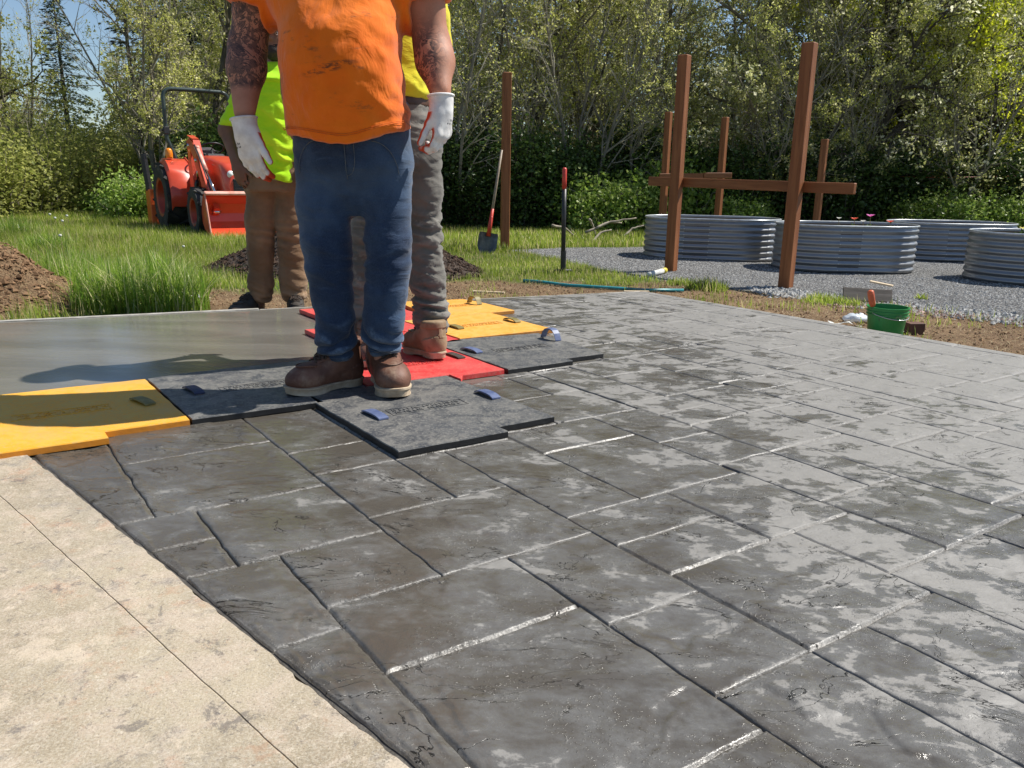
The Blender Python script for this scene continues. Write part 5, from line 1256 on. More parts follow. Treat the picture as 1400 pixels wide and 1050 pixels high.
o = mb.build('tarp_cover', [bl], None, True); o.location = (p0[0], p0[1], GZ); tag(o, 'small blue tarp-covered heap glimpsed through the far left trees', 'tarp')
a_ = W(1150, 238, 15.2); b_ = W(1420, 240, 15.0); mb = MB(); mb.tube([tuple(a_-a_+np.array([0, 0, 0])), tuple((b_-a_)*.5+np.array([0, 0, -.05])), tuple(b_-a_)], .0035, 4)
o = mb.build('string_line', [red_p]); o.location = tuple(a_); tag(o, 'thin red string line stretched between trees behind the right beds', 'string')

# ================================================================== TRACTOR
tor = simple('tractor_orange_red', (.58, .055, .018), (.62, .075, .03), .40, 3, .05, 40, dirt=(.34, .20, .13), ds=3, dlo=.60, dhi=.8, coat=.3)
tire = simple('tire_rubber', (.018, .018, .018), (.045, .042, .038), .8, 6, .3, 80, dirt=(.16, .13, .09), ds=7, dlo=.60, dhi=.75)
steelr = simple('hydraulic_rod', (.6, .6, .6), None, .15, 4, 0, metal=1); ropsm = simple('dark_green_grey_bar', (.035, .055, .05), (.05, .07, .065), .4, 4, .05)
rimo = simple('wheel_rim_orange', (.45, .055, .02), (.33, .05, .025), .45, 5, .05, dirt=(.25, .17, .12), ds=5); lampo = simple('amber_lens', (.85, .26, .02), None, .2, 5, 0); seatm = simple('seat_vinyl', (.04, .028, .035), None, .5, 5, 0); edgep = simple('worn_pale_edge', (.75, .45, .36), (.62, .25, .18), .4, 8, .1)
T0 = G(276, 322, GZ)
tz = GZ
tx = float(W(304, 300, 12.1)[0])
tt = thing('tractor', 'orange-red compact tractor with front loader and roll bar parked on the grass', 'tractor', (tx, 12.1, gz(tx, 12.1)-.02), math.radians(35))
tt.scale = (.92, .92, .92)
def wheel(parent, name, x, y, R, Wd, lug, nl):
    mb = MB(); w2 = Wd/2
    Rm = Matrix.Rotation(math.pi/2, 3, 'Y')
    prof = [(R*.56, -w2*.92), (R*.80, -w2), (R*.93, -w2*.92), (R*.95, -w2*.6), (R*.955, 0), (R*.95, w2*.6), (R*.93, w2*.92), (R*.80, w2), (R*.56, w2*.92), (R*.56, -w2*.92)]
    mb.lathe(prof, 36, (0, 0, 0), Rm); o = mb.build(name, [tire], parent, True, sharp=50); o.location = (x, y, R)
    for k in range(nl):
        for s_ in (-1, 1):
            a = (k+(.5 if s_ > 0 else 0))/nl*2*math.pi; mb2 = MB()
            Ra = Matrix.Rotation(a, 3, 'X'); tilt = Matrix.Rotation(s_*.62, 3, 'Z'); c = Ra @ Vector((s_*w2*.50, 0, R*.965)); mb2.box((0, 0, 0), (w2*1.12, R*.085, lug), R=Ra @ tilt)
            mb2.v = [(p[0]+c.x, p[1]+c.y, p[2]+c.z) for p in mb2.v]; mb2.build('tread_lug', [tire], o)
    mb = MB(); mb.lathe([(.001, w2*.25), (R*.20, w2*.25), (R*.24, w2*.42), (R*.46, w2*.48), (R*.52, w2*.85), (R*.575, w2*.93), (R*.575, -w2*.93), (R*.5, -w2*.85), (R*.44, -w2*.3), (.001, -w2*.3)], 30, (0, 0, 0), Rm); 
    for k in range(6):
        a = k/6*2*math.pi; mb.lathe([(.001, .02), (R*.035, .02), (R*.035, 0)], 6, (w2*.27, R*.14*math.cos(a), R*.14*math.sin(a)), Rm)
    mb.build('rim', [rimo], o, True, sharp=45)
    return o
for s_ in (-1, 1):
    o = wheel(tt, 'rear_wheel', s_*.58, .75, .55, .40, .045, 12)
    o = wheel(tt, 'front_wheel', s_*.50, -.75, .37, .27, .030, 10)
# body: chassis, hood, grille, fenders
mb = MB(); mb.box((0, 0, .52), (.34, 1.9, .30), bev=.04); mb.box((0, .75, .52), (.86, .22, .22), bev=.04); mb.box((0, -.75, .36), (.9, .12, .12), bev=.03); mb.box((0, -.5, .42), (.3, .7, .2), bev=.03); mb.build('chassis', [blackp], tt)
def hull(name, rows, m, parent):     # rows of (y, halfwidth, z0, z1, roundness)
    V = []; K = 14
    for (y, hw, z0, z1, rd_) in rows:
        for k in range(K+1):
            a = math.pi*k/K; cxx = math.cos(a); sx_ = math.copysign(abs(cxx)**rd_, cxx); V.append((hw*sx_, y, z0+(z1-z0)*abs(math.sin(a))**rd_))
    mb = MB(); n_ = K+1; Fc = []
    for i in range(len(rows)-1):
        for k in range(K): Fc.append((i*n_+k, i*n_+k+1, (i+1)*n_+k+1, (i+1)*n_+k))
        Fc.append((i*n_+K, i*n_, (i+1)*n_, (i+1)*n_+K))
    Fc += [tuple(range(n_))[::-1], tuple((len(rows)-1)*n_+k for k in range(n_))]
    mb.add(V, Fc); return mb.build(name, [m], parent, True, sharp=40)
hull('hood', [(-1.28, .20, .62, .92, .35), (-1.22, .25, .56, 1.02, .35), (-1.0, .27, .55, 1.10, .32), (-.4, .28, .55, 1.19, .32), (.02, .29, .55, 1.22, .30), (.06, .28, .56, 1.20, .30)], tor, tt)
mb = MB(); mb.box((0, -1.285, .77), (.30, .02, .20), bev=.008); 
for k in range(5): mb.box((0, -1.298, .69+.04*k), (.27, .012, .012))
mb.build('grille', [blackp], tt)
for s_ in (-1, 1):
    mb = MB(); mb.lathe([(.001, .02), (.05, .012), (.055, 0)], 14, (s_*.17, -1.26, .93), Matrix.Rotation(math.pi/2, 3, 'X')); mb.build('headlight', [simple('lamp_glass', (.75, .75, .72), None, .1, 5, 0)], tt, True)
    # curved rear fender
    N = 14; V = []
    for k in range(N+1):
        a = math.radians(-12+ (128+12)*k/N); y = .75-.60*math.cos(a)*1.0; z = .52+.62*math.sin(a)
        for (xx_, dz) in ((s_*.34, 0), (s_*.36, .03), (s_*.68, .03), (s_*.72, -.03)): V.append((xx_, y, z+dz*(1 if dz > 0 else 1)))
    Fc = [];
    for k in range(N):
        for j in range(3): Fc.append((k*4+j, k*4+j+1, (k+1)*4+j+1, (k+1)*4+j))
    b_ = len(V); V2 = [(p[0], .75+(p[1]-.75)*.97, .52+(p[2]-.52)*.97) for p in V]; Fc2 = [tuple(b_+i for i in f[::-1]) for f in Fc]
    side = []; 
    for k in range(N): Fc2 += [(k*4, (k+1)*4, b_+(k+1)*4, b_+k*4), (k*4+3, b_+k*4+3, b_+(k+1)*4+3, (k+1)*4+3)]
    mb = MB(); mb.add(V+V2, Fc+Fc2+[(0, 1, 2, 3, b_+3, b_+2, b_+1, b_), tuple([N*4+3, N*4+2, N*4+1, N*4, b_+N*4, b_+N*4+1, b_+N*4+2, b_+N*4+3])]); f_ = mb.build('fender', [tor], tt, True, sharp=40)
    mb = MB(); mb.lathe([(.055, -.05), (.06, 0), (.05, .06), (.03, .085), (.001, .09)], 16, (s_*.60, .62, 1.24)); mb.box((s_*.60, .62, 1.185), (.10, .08, .03), bev=.008); mb.build('turn_signal', [lampo], tt, True)
    # inner fender wall
    mb = MB(); mb.prism([(.2, -.45), (.9, -.45), (1.15, 0), (1.1, .45), (.75, .64), (.35, .5), (.15, 0)], 0, .015)
    mb.v = [(s_*(.33)+p[2], p[0]+.02, p[1]+.56) for p in mb.v]; mb.build('fender_side', [tor], tt)
# platform, seat, dashboard, steering wheel
mb = MB(); mb.box((0, .30, .56), (.82, .55, .05), bev=.015); mb.build('platform', [blackp], tt)
mb = MB(); mb.box((0, .72, .93), (.44, .42, .10), bev=.045); mb.box((0, .93, 1.16), (.42, .10, .42), bev=.045); mb.box((0, .76, .78), (.3, .3, .2), bev=.02); mb.build('seat', [seatm], tt)
mb = MB(); mb.box((0, .16, 1.12), (.34, .20, .26), bev=.05); mb.build('dashboard', [blackp], tt)
sw = Matrix.Rotation(math.radians(-28), 3, 'X'); mb = MB(); mb.tube([Vector((0, .34, 1.33))+sw @ Vector((.19*math.cos(a), .19*math.sin(a), 0)) for a in np.linspace(0, 2*math.pi, 25)[:-1]], .013, 8, closed=True)
for a in (0.5, 2.6, 4.7): mb.tube([Vector((0, .34, 1.31)), Vector((0, .34, 1.33))+sw @ Vector((.19*math.cos(a), .19*math.sin(a), 0))], .008, 6)
mb.tube([(0, .24, 1.16), (0, .34, 1.31)], .02, 8); mb.build('steering_wheel', [blackp], tt, True)
# roll bar
zr = 2.28; mb = MB(); hw = .50; pts = [(-hw-.03, .98, .62), (-hw-.03, .98, 1.02), (-hw+.0, .98, 1.25), (-hw-.03, 1.0, 1.55), (-hw-.03, 1.02, zr-.16)]
def arc(c, r, a0, a1, n_): return [(c[0]+r*math.cos(a), c[1], c[2]+r*math.sin(a)) for a in np.linspace(a0, a1, n_)]
top_ = arc((-hw+.11, 1.02, zr-.14), .14, math.pi, math.pi/2, 6)+[(0, 1.02, zr+.004)]+arc((hw-.11, 1.02, zr-.14), .14, math.pi/2, 0, 6)
pts = [(-.36, .95, .55), (-.40, .97, 1.10), (-.46, .98, 1.30), (-.53, 1.0, 1.50)]+top_+[(.53, 1.0, 1.50), (.46, .98, 1.30), (.40, .97, 1.10), (.36, .95, .55)]
mb.tube(pts, .034, 8); mb.build('roll_bar', [ropsm], tt, True)
for s_ in (-1, 1):
    mb = MB(); mb.box((s_*.53, 1.0, 1.62), (.09, .09, .12), bev=.01); mb.tube([(s_*.60, 1.0, 1.62), (s_*.46, 1.0, 1.62)], .015, 8); mb.tube([(s_*.53, .95, 1.72), (s_*.53, .95, 1.95)], .012, 6); mb.build('roll_bar_hinge', [blackp], tt)
# loader: uprights, curved arms, cylinders, bucket
for s_ in (-1, 1):
    x = s_*.40
    mb = MB(); mb.prism([(-.18, .45), (.06, .45), (.10, 1.0), (.06, 1.36), (-.06, 1.40), (-.12, 1.05)], 0, .07); mb.v = [(x-.035+p[2], p[0], p[1]) for p in mb.v]; mb.build('loader_upright', [tor], tt)
    top = [(.08, 1.43), (-.10, 1.47), (-.30, 1.40), (-.50, 1.22), (-.88, .80), (-1.27, .44)]; bot = [(.06, 1.30), (-.06, 1.30), (-.22, 1.22), (-.37, 1.04), (-.74, .68), (-1.17, .34)]
    mb = MB(); mb.prism(top+bot[::-1], 0, .085, bev=0); mb.v = [(x-.0425+p[2], p[0], p[1]) for p in mb.v]
    mb.box((x, -.17, 1.475), (.10, .30, .02), R=Matrix.Rotation(.20, 3, 'X')); mb.box((x, -.56, 1.13), (.10, .72, .015), R=Matrix.Rotation(.98, 3, 'X'))
    a_o = mb.build('loader_arm', [tor], tt)
    mb = MB(); 
    for (yy, zz) in ((-.02, 1.36), (-.40, 1.13), (-1.21, .39)): mb = MB(); mb.tube([(x-s_*.06, yy, zz), (x+s_*.06, yy, zz)], .028, 10); mb.build('pivot_pin', [steelr], a_o, True)
    mb = MB(); mb.tube([(x, -.05, .62), (x, -.22, .82)], .030, 10); mb.build('lift_cylinder', [blackp], tt, True)
    mb = MB(); mb.tube([(x, -.22, .82), (x, -.34, 1.02)], .016, 8); mb.build('lift_rod', [steelr], tt, True)
    xo = x+s_*.02
    mb = MB(); mb.tube([(xo, -.46, 1.30), (xo, -.88, .98)], .034, 10); mb.tube([(xo, -.44, 1.33), (xo, -.47, 1.29)], .042, 10); mb.build('bucket_cylinder', [edgep], tt, True)
    mb = MB(); mb.tube([(xo, -.88, .98), (xo, -1.30, .66)], .018, 8); mb.build('bucket_rod', [steelr], tt, True)
    mb = MB(); mb.tube([(x-.05, -.44, 1.36), (x-.05, -.62, 1.23), (x-.05, -.92, .95), (x-.05, -1.20, .66)], .010, 6); mb.build('hydraulic_hose', [blackp], tt, True)
mb = MB(); mb.tube([(-.4, -.72, .66), (.4, -.72, .66)], .045, 10); mb.build('loader_cross_tube', [tor], tt, True)
# bucket: curved shell with side plates
bw_ = 1.16; pr = [(-1.34, .64), (-1.27, .57), (-1.22, .42), (-1.23, .24), (-1.31, .10), (-1.45, .035), (-1.84, .02)]
pr2 = [(p[0]-.018*(1 if i < 5 else 0), p[1]+.018*(i >= 4)) for i, p in enumerate(pr)]
V = []; 
for x in (-bw_/2, bw_/2): V += [(x, *p) for p in pr]+[(x, *p) for p in pr2]
n1 = len(pr); Fc = []
for i in range(n1-1): Fc += [(i, i+1, 2*n1+i+1, 2*n1+i), (n1+i, 3*n1+i, 3*n1+i+1, n1+i+1)]
Fc += [(0, 2*n1, 3*n1, n1), (n1-1, 2*n1-1, 4*n1-1, 3*n1-1)]
mb = MB(); mb.add(V, Fc); bo = mb.build('bucket', [tor], tt)
for s_ in (-1, 1):
    mb = MB(); mb.prism([(-1.32, .67), (-1.25, .58), (-1.20, .42), (-1.21, .22), (-1.30, .08), (-1.45, .02), (-1.84, .01)], 0, .016); mb.v = [(s_*bw_/2-.008+p[2], p[0], p[1]) for p in mb.v]; mb.build('side_plate', [tor], bo)
    mb = MB(); mb.tube([(s_*bw_/2, -1.32, .665), (s_*bw_/2, -1.85, .015)], .012, 5); mb.build('side_edge', [edgep], bo)
mb = MB(); mb.box((0, -1.34, .66), (bw_+.02, .10, .05), bev=.012); mb.build('top_lip', [edgep], bo)
mb = MB(); mb.box((0, -1.86, .018), (bw_+.03, .09, .02), bev=.006); mb.build('cutting_edge', [bm_], bo)
# the loader bucket is tipped forward about its lip
th_ = math.radians(21); Rb_ = Matrix.Rotation(th_, 3, 'X'); lip = Vector((0, -1.34, .66)); sc_ = Vector((1, .82, .82)); bo.scale = sc_; bo.rotation_euler = (th_, 0, 0); bo.location = lip-Rb_ @ Vector((lip.x*sc_.x, lip.y*sc_.y, lip.z*sc_.z))
# rear blade seen past the wheel
bx = thing('box_blade', 'orange rear implement standing behind the big tractor wheel', 'implement', (float(W(210, 300, 13.0)[0]), 13.0, gz(float(W(210, 300, 13.0)[0]), 13.0)-.02), math.radians(30))
mb = MB(); mb.box((0, 0, .30), (.10, .55, .60), bev=.01); mb.build('side_panel', [simple('bright_orange_paint', (.80, .14, .02), (.74, .11, .02), .4, 5, .05)], bx)
mb = MB(); mb.box((.05, -.29, .30), (.20, .03, .62), bev=.008); mb.box((.05, -.31, .40), (.21, .02, .05)); mb.build('front_plate', [bpy.data.materials['bright_orange_paint']], bx)
mb = MB(); mb.tube([(-.02, 0, .58), (-.06, .02, 1.15)], .05, 8); mb.build('mast', [blackp], bx)

# ================================================================== PEOPLE
def skinmat(name, c1, c2, tat=False):
    n = NB(name); p = n.pos(); c = n.mix(n.ramp(n.noise(p, 9, 5, .6), .35, .65), c1, c2)
    if tat:
        tm = n.attr('tattoo'); w_ = n.noise(p, 13, 3, .5, 2.2); lines = n.math('ABSOLUTE', n.math('SUBTRACT', n.math('FRACT', n.math('MULTIPLY', w_, 7.0)), .5))
        l = n.ramp(lines, .06, .30, 1, 0); fill = n.ramp(n.noise(p, 30, 3, .6, 1.2), .47, .52); ink = n.math('MAXIMUM', l, n.math('MULTIPLY', fill, .75))
        sparse = n.ramp(n.noise(p, 7, 2), .10, .20); ink = n.math('MULTIPLY', ink, sparse); ink = n.math('MULTIPLY', ink, tm)
        c = n.mix(n.math('MULTIPLY', ink, .88), c, (.022, .024, .03))
    b = n.bump(n.noise(p, 160, 4, .6), .3, .0012)
    return n.set(color=c, rough=.60, spec=.30, normal=b, sss=.04)
def cloth(name, c1, c2, dirt=None, ds=6, dlo=.60, dhi=.72, weave=700, ws=.15, rough=.85, fold=.35, fs=9, strength=1.0):
    n = NB(name); p = n.pos(); c = n.mix(n.ramp(n.noise(p, 5, 5, .6), .35, .65), c1, c2)
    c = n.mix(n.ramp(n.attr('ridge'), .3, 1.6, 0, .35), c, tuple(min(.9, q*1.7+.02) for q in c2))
    if dirt: c = n.mix(n.ramp(n.noise(n.map(p, (1, 1, 1.6)), ds, 6, .7, .3), dlo, dhi, 0, .8*strength), c, dirt)
    b = n.bump(n.noise(n.map(p, (1, 1, 1.7)), fs, 5, .5, .8), fold, .02); b = n.bump(n.noise(p, weave, 2), ws, .0006, b)
    return n.set(color=c, rough=rough, spec=.2, normal=b, sheen=.15)
def denim():
    n = NB('blue_denim'); p = n.pos(); z = n.sep(p)[2]
    c = n.mix(n.ramp(n.noise(n.map(p, (1, 1, .6)), 5, 5, .6), .35, .68), (.008, .020, .050), (.034, .068, .13))
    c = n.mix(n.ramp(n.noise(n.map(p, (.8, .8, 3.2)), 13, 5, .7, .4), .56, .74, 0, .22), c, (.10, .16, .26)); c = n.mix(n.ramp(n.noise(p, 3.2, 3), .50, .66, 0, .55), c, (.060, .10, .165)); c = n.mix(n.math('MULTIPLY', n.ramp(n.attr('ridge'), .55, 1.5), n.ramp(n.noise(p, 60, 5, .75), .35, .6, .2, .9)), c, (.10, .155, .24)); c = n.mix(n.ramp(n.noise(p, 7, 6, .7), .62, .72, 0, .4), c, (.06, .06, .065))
    tw = n.noise(n.map(p, (1, 1, .25), (0, .5, 0)), 900, 1); c = n.mix(n.ramp(tw, .45, .6, 0, .22), c, (.09, .13, .21))
    b = n.bump(n.noise(n.map(p, (.8, .8, 2.2)), 12, 5, .5, .8), .45, .018); b = n.bump(tw, .2, .0008, b)
    return n.set(color=c, rough=.85, spec=.18, normal=b, sheen=.2)
skin_l = skinmat('light_tattooed_skin', (.36, .165, .105), (.44, .215, .14), True); skin_d = skinmat('brown_skin', (.16, .085, .055), (.21, .115, .075)); skin_m = skinmat('tan_skin', (.34, .19, .13), (.40, .24, .17))
def folds(freq=(9, 3), amp=.006, seed=0, zsq=1.0, centers=None):
    def f(V, N):
        x, y, z = V[:, 0], V[:, 1], V[:, 2]; w_ = fbm(x*3, y*3, z*3, 3, seed+5)*.6
        a = fbm(x*freq[0]+w_, y*freq[0]+seed, (z*zsq+.35*x)*freq[0]*2.2+w_*2, 3, seed)
        r = 1-np.abs(a)*3.4; r = np.clip(r, -.8, 1)
        st = (np.abs(np.sin(z*58+x*11+w_*7))**.8*2-1.2)*(.4+1.1*vn(x*6, y*6, z*5, seed+9)).clip(-.2, 1.3); r = r*.75+st*.45
        m = np.full(len(V), .35)
        if centers:
            for (cz, s_, k) in centers: m = m+k*np.exp(-((z-cz)/s_)**2)
        return amp*r*m
    return f
def hand_prims(s, w, d, pn, th, sc=1.0, r0=.0, curl=(.35, .45, .35), spread=.04, tdir=(.75, .75, .25), tcurl=.35, fk=.006, fr=.0088):
    w, d, pn, th = [np.array(q, float) for q in (w, d, pn, th)]
    d /= np.linalg.norm(d); pn -= d*(pn@d); pn /= np.linalg.norm(pn); th -= d*(th@d)+pn*(th@pn); th /= np.linalg.norm(th)
    P = lambda a, b, c: w+sc*(d*a+th*b+pn*c)
    s.cap(P(-.01, 0, 0), P(.04, .002, 0), .030*sc, .036*sc, .012, flat=pn, ff=1.35)
    s.cap(P(.035, .018, 0), P(.088, .026, 0), .024*sc, .0165*sc, .014, flat=pn, ff=1.2); s.cap(P(.035, -.016, 0), P(.082, -.026, .004), .024*sc, .0155*sc, .014, flat=pn, ff=1.2); s.cap(P(.03, 0, 0), P(.088, 0, 0), .026*sc, .018*sc, .014, flat=pn, ff=1.2)
    for i, (b, L0, k) in enumerate(((.031, .095, .95), (.0105, .100, 1.05), (-.0105, .096, .98), (-.030, .087, .80))):
        q = P(L0-.012, b, 0); ang = 0; dr = d.copy(); r = fr*sc*(1 if i < 3 else .88)
        cl = [c*(1+.12*i) for c in curl]; lat = th*(spread*(1.5-i))
        for j, L in enumerate((.044, .027, .022)):
            ang += cl[j]; dd = d*math.cos(ang)+pn*math.sin(ang)+lat; dd /= np.linalg.norm(dd); q2 = q+dd*L*k*sc
            s.cap(q, q2, (r+.0012*sc*(2-j)*.6), r*(.95 if j < 2 else .86), fk if j else .010); q = q2
    q = P(.018, .020, .004); v = th*tdir[0]+d*tdir[1]+pn*tdir[2]; v /= np.linalg.norm(v)
    s.cap(q, q+v*.048*sc, .019*sc, .0135*sc, .016); q = q+v*.048*sc
    v2 = v*math.cos(tcurl)+d*math.sin(tcurl)*1.0; v2 /= np.linalg.norm(v2); s.cap(q, q+v2*.034*sc, .0125*sc, .0112*sc, .006); q = q+v2*.034*sc
    v3 = v2*math.cos(tcurl*.8)+d*math.sin(tcurl*.8)+pn*.15; v3 /= np.linalg.norm(v3); s.cap(q, q+v3*.028*sc, .0112*sc, .0090*sc, .006)
def head_prims(s, c, fw, sc=1.0):
    fw = np.array(fw, float); up = np.array([0, 0, 1.]); sd_ = np.cross(fw, up); B = [sd_, fw, up]
    P = lambda a, b, h_: np.array(c)+sc*(sd_*a+fw*b+up*h_)
    s.ell(P(0, -.012, .028), np.array([.076, .096, .092])*sc, .02, B); s.ell(P(0, .022, -.045), np.array([.060, .070, .075])*sc, .03, B); s.ell(P(0, .062, -.088), np.array([.026, .024, .020])*sc, .02, B)
    s.cap(P(-.045, .072, .016), P(.045, .072, .016), .013*sc, k=.02); s.cap(P(0, .082, .008), P(0, .108, -.026), .009*sc, .014*sc, .012); s.ell(P(0, .097, -.030), np.array([.018, .014, .010])*sc, .008, B)
    for q in (-1, 1):
        s.ell(P(q*.032, .092, .000), np.array([.019, .014, .011])*sc, .010, B, sub=True); s.ell(P(q*.080, -.005, -.012), np.array([.009, .018, .032])*sc, .008, B); s.ell(P(q*.043, .066, -.030), np.array([.022, .02, .02])*sc, .02, B)
    s.cap(P(-.020, .088, -.062), P(.020, .088, -.062), .0075*sc, k=.008); s.cap(P(-.022, .099, -.0545), P(.022, .099, -.0545), .0028*sc, k=.004, sub=True)
    return P
def eyes(parent, P, sc, loc):
    m = simple('eye_white', (.75, .72, .68), None, .2, 5, 0) if 'eye_white' not in bpy.data.materials else bpy.data.materials['eye_white']
    m2 = simple('iris_brown', (.05, .025, .012), None, .15, 5, 0) if 'iris_brown' not in bpy.data.materials else bpy.data.materials['iris_brown']
    for q in (-1, 1):
        c = P(q*.032, .074, .001)-loc; f = P(q*.032, .0865, .001)-loc; mb = MB()
        mb.lathe([(.001, -.0122), (.008, -.0095), (.0122, 0), (.0085, .0088), (.001, .0122)], 14, tuple(c)); mb.lathe([(.001, -.005), (.0045, -.002), (.005, 0), (.0045, .002), (.001, .005)], 10, tuple(f), mi=1); mb.build('eye', [m, m2], parent, True)
def boot(parent, heel, ang, sc, m_up, m_sole, m_lace, pitch=0, name='boot', lift=0, tall=.17):
    """work boot: heel point on the ground, toe along ang"""
    L = .305*sc; h = .0045; s = SDF((-.04, -.085, -.01), (L+.04, .085, tall+.03), h)
    a = lambda x, y, z: (x*sc, y*sc, z*sc)
    s.ell(a(.242, .004, .052), np.array([.066, .053, .046])*sc, .02); s.cap(a(.215, .004, .058), a(.13, .0, .085), .046*sc, .042*sc, .03); s.cap(a(.13, 0, .088), a(.075, 0, .115), .044*sc, .046*sc, .03); s.cap(a(.05, 0, .05), a(.20, .0, .045), .042*sc, .046*sc, .02)
    s.ell(a(.045, 0, .062), np.array([.050, .041, .060])*sc, .02); s.cap(a(.060, 0, .09), a(.052, 0, tall), .049*sc, .050*sc, .03)
    s.cut(lambda P: .027*sc-P[2]); s.cut(lambda P: P[2]-tall)
    V, Q = s.mesh(); V = relax(V, Q, 1); Vl = V.copy()
    V = V+vnormals(V, Q)*(fbm(V[:, 0]*24, V[:, 1]*24, V[:, 2]*34, 3, 44)*.0022*np.exp(-((V[:, 0]-.17*sc)/.05)**2)+.0)[:, None]
    R = Matrix.Rotation(ang, 3, 'Z') @ Matrix.Rotation(pitch, 3, 'Y'); off = np.array(heel)-wl(parent)
    tr_ = lambda V: np.array(V) @ np.array(R).T + off
    o = link(name, mkmesh(name, tr_(V), Q, [m_up], True), parent)
    # leather panels stitched over the upper: heel counter, lace facings, toe plug
    Nl = vnormals(Vl, Q); fcx = Vl[Q].mean(1)/sc
    def panel_(nm, mask, up, mt):
        q = Q[mask(fcx)]
        if not len(q): return
        us_, inv_ = np.unique(q, return_inverse=True); q2 = inv_.reshape(-1, 4); top_v = Vl[us_]+Nl[us_]*up; n0 = len(us_); bot = Vl[us_]-Nl[us_]*.001
        E_ = {}
        for f in q2:
            for i in range(4):
                e_ = (f[i], f[(i+1) % 4]); 
                if (e_[1], e_[0]) in E_: del E_[(e_[1], e_[0])]
                else: E_[e_] = 1
        rim = np.array([(b, a, a+n0, b+n0) for a, b in E_]); me_ = mkmesh(nm, tr_(np.concatenate([top_v, bot])), [np.concatenate([q2, rim])], [mt], True); link(nm, me_, o)
    panel_('heel_counter', lambda c: (c[:, 0] < .062+.25*(c[:, 2]-.03)) & (c[:, 2] < .098-.30*np.clip(c[:, 0], 0, 1)), .0028, m_up)
    panel_('heel_strap', lambda c: (c[:, 0] < .03) & (np.abs(c[:, 1]) < .010) & (c[:, 2] > .09), .0034, m_up)
    panel_('lace_facing', lambda c: (c[:, 0] > .085) & (c[:, 0] < .205) & (np.abs(c[:, 1]) > .009) & (c[:, 2] > .150-.34*(c[:, 0]-.06)) & (np.abs(c[:, 1]) < .05), .0024, m_up)
    panel_('toe_plug', lambda c: (c[:, 0] > .185) & (((c[:, 0]-.195)/.068)**2+((c[:, 1]-.002)/.036)**2 < 1) & (c[:, 2] > .06), .0022, m_up)
    panel_('shaft_collar', lambda c: c[:, 2] > tall-.016, .0040, m_up)
    # sole: welted wedge with stitched rim
    xs_ = np.linspace(-.006, .312, 26)*sc; out = []
    def hw(x):
        x = x/sc; t = (x+.006)/.318; return sc*(.0405+.0155*math.exp(-((t-.72)/.20)**2)-.006*math.exp(-((t-.38)/.16)**2))*(1-abs(2*t-1)**(7 if t < .5 else 5.0))**.5
    up_ = [(x, hw(x)+.004*0+.003*sc*math.sin((x/sc)/.31*3)) for x in xs_]; dn_ = [(x, -hw(x)+.006*sc*math.sin((x/sc)/.31*3)) for x in xs_[::-1]][1:-1]
    poly = up_+dn_; poly = poly[::-1]; n_ = len(poly); rings = []
    for (z, g_) in ((0, -.003), (.004, 0), (.020, .001), (.022, .0045), (.028, .0045), (.0295, 0)):
        c0 = np.mean(poly, 0); rings.append([(p[0]+(p[0]-c0[0])/.15*g_, p[1]+math.copysign(g_, p[1]), z*sc+max(0, p[0]/sc-.235)**1.6*.6*(1 if True else 0)+(.004 if z == 0 and .09*sc < p[0] < .16*sc else 0)) for p in poly])
    V = [q for r in rings for q in r]; Fc = [tuple(range(n_))[::-1], tuple(range(5*n_, 6*n_))]
    for i in range(5):
        for k in range(n_): Fc.append((i*n_+k, i*n_+(k+1) % n_, (i+1)*n_+(k+1) % n_, (i+1)*n_+k))
    mb = MB(); mb.add(tr_(V).tolist(), Fc); mb.build('sole', [m_sole], o, True, sharp=50)
    mb = MB()
    ey = [(.198, 0), (.180, 0), (.162, 0), (.144, 0), (.126, 0)]
    def surf(x, y, up=.002):
        q = np.hypot(Vl[:, 0]-x*sc, Vl[:, 1]-y*sc) < .009
        return (x*sc, y*sc, (Vl[q, 2].max() if q.any() else .1*sc)+up)
    for i, (x, z) in enumerate(ey[:4]):
        x2 = ey[i+1][0]
        for q in (-1, 1): mb.tube(tr_([surf(x, q*.024), surf(x*.75+x2*.25, q*.012), surf((x+x2)/2, 0, .004), surf(x*.25+x2*.75, -q*.012), surf(x2, -q*.024)]), .0029*sc, 6)
    for q in (-1, 1): mb.tube(tr_([surf(.135, 0, .005), surf(.150, q*.022, .012), surf(.168, q*.038, .006), surf(.172, q*.030, .003), surf(.150, q*.012, .006), surf(.135, 0, .004)]), .0028*sc, 6)
    mb.build('lace', [m_lace], o, True)
    # moc-toe seam
    mb = MB(); pts = []
    for t in np.linspace(-1, 1, 15):
        x = .200+.062*math.cos(t*1.5); y = .036*math.sin(t*1.5)+.002; pts.append(surf(x, y, 0))
    mb.tube(tr_(pts), .0034*sc, 5); mb.build('toe_seam', [m_up], o, True)
    return o
boot_m = simple('brown_work_leather', (.105, .042, .024), (.18, .082, .05), .62, 14, .35, 120, .003, dirt=(.28, .19, .13), ds=11, dlo=.52, dhi=.72)
boot_t = simple('tan_work_leather', (.22, .145, .078), (.33, .235, .145), .75, 14, .35, 120, .003, dirt=(.20, .12, .08), ds=11, dlo=.58, dhi=.72)
sole_m = simple('cream_sole', (.50, .40, .28), (.36, .27, .18), .7, 25, .3, 120, dirt=(.16, .12, .09), ds=20, dlo=.58, dhi=.7); sole_d = simple('dark_sole', (.04, .035, .03), (.09, .07, .05), .8, 20, .2)
lace_m = simple('dark_lace', (.035, .022, .014), (.07, .045, .03), .8, 50, 0); blackshoe = simple('black_dirty_shoe', (.022, .020, .018), (.055, .045, .036), .7, 20, .4, 90, dirt=(.16, .11, .07), ds=12)
def P3(px, py, Y): return W(px, py, Y)

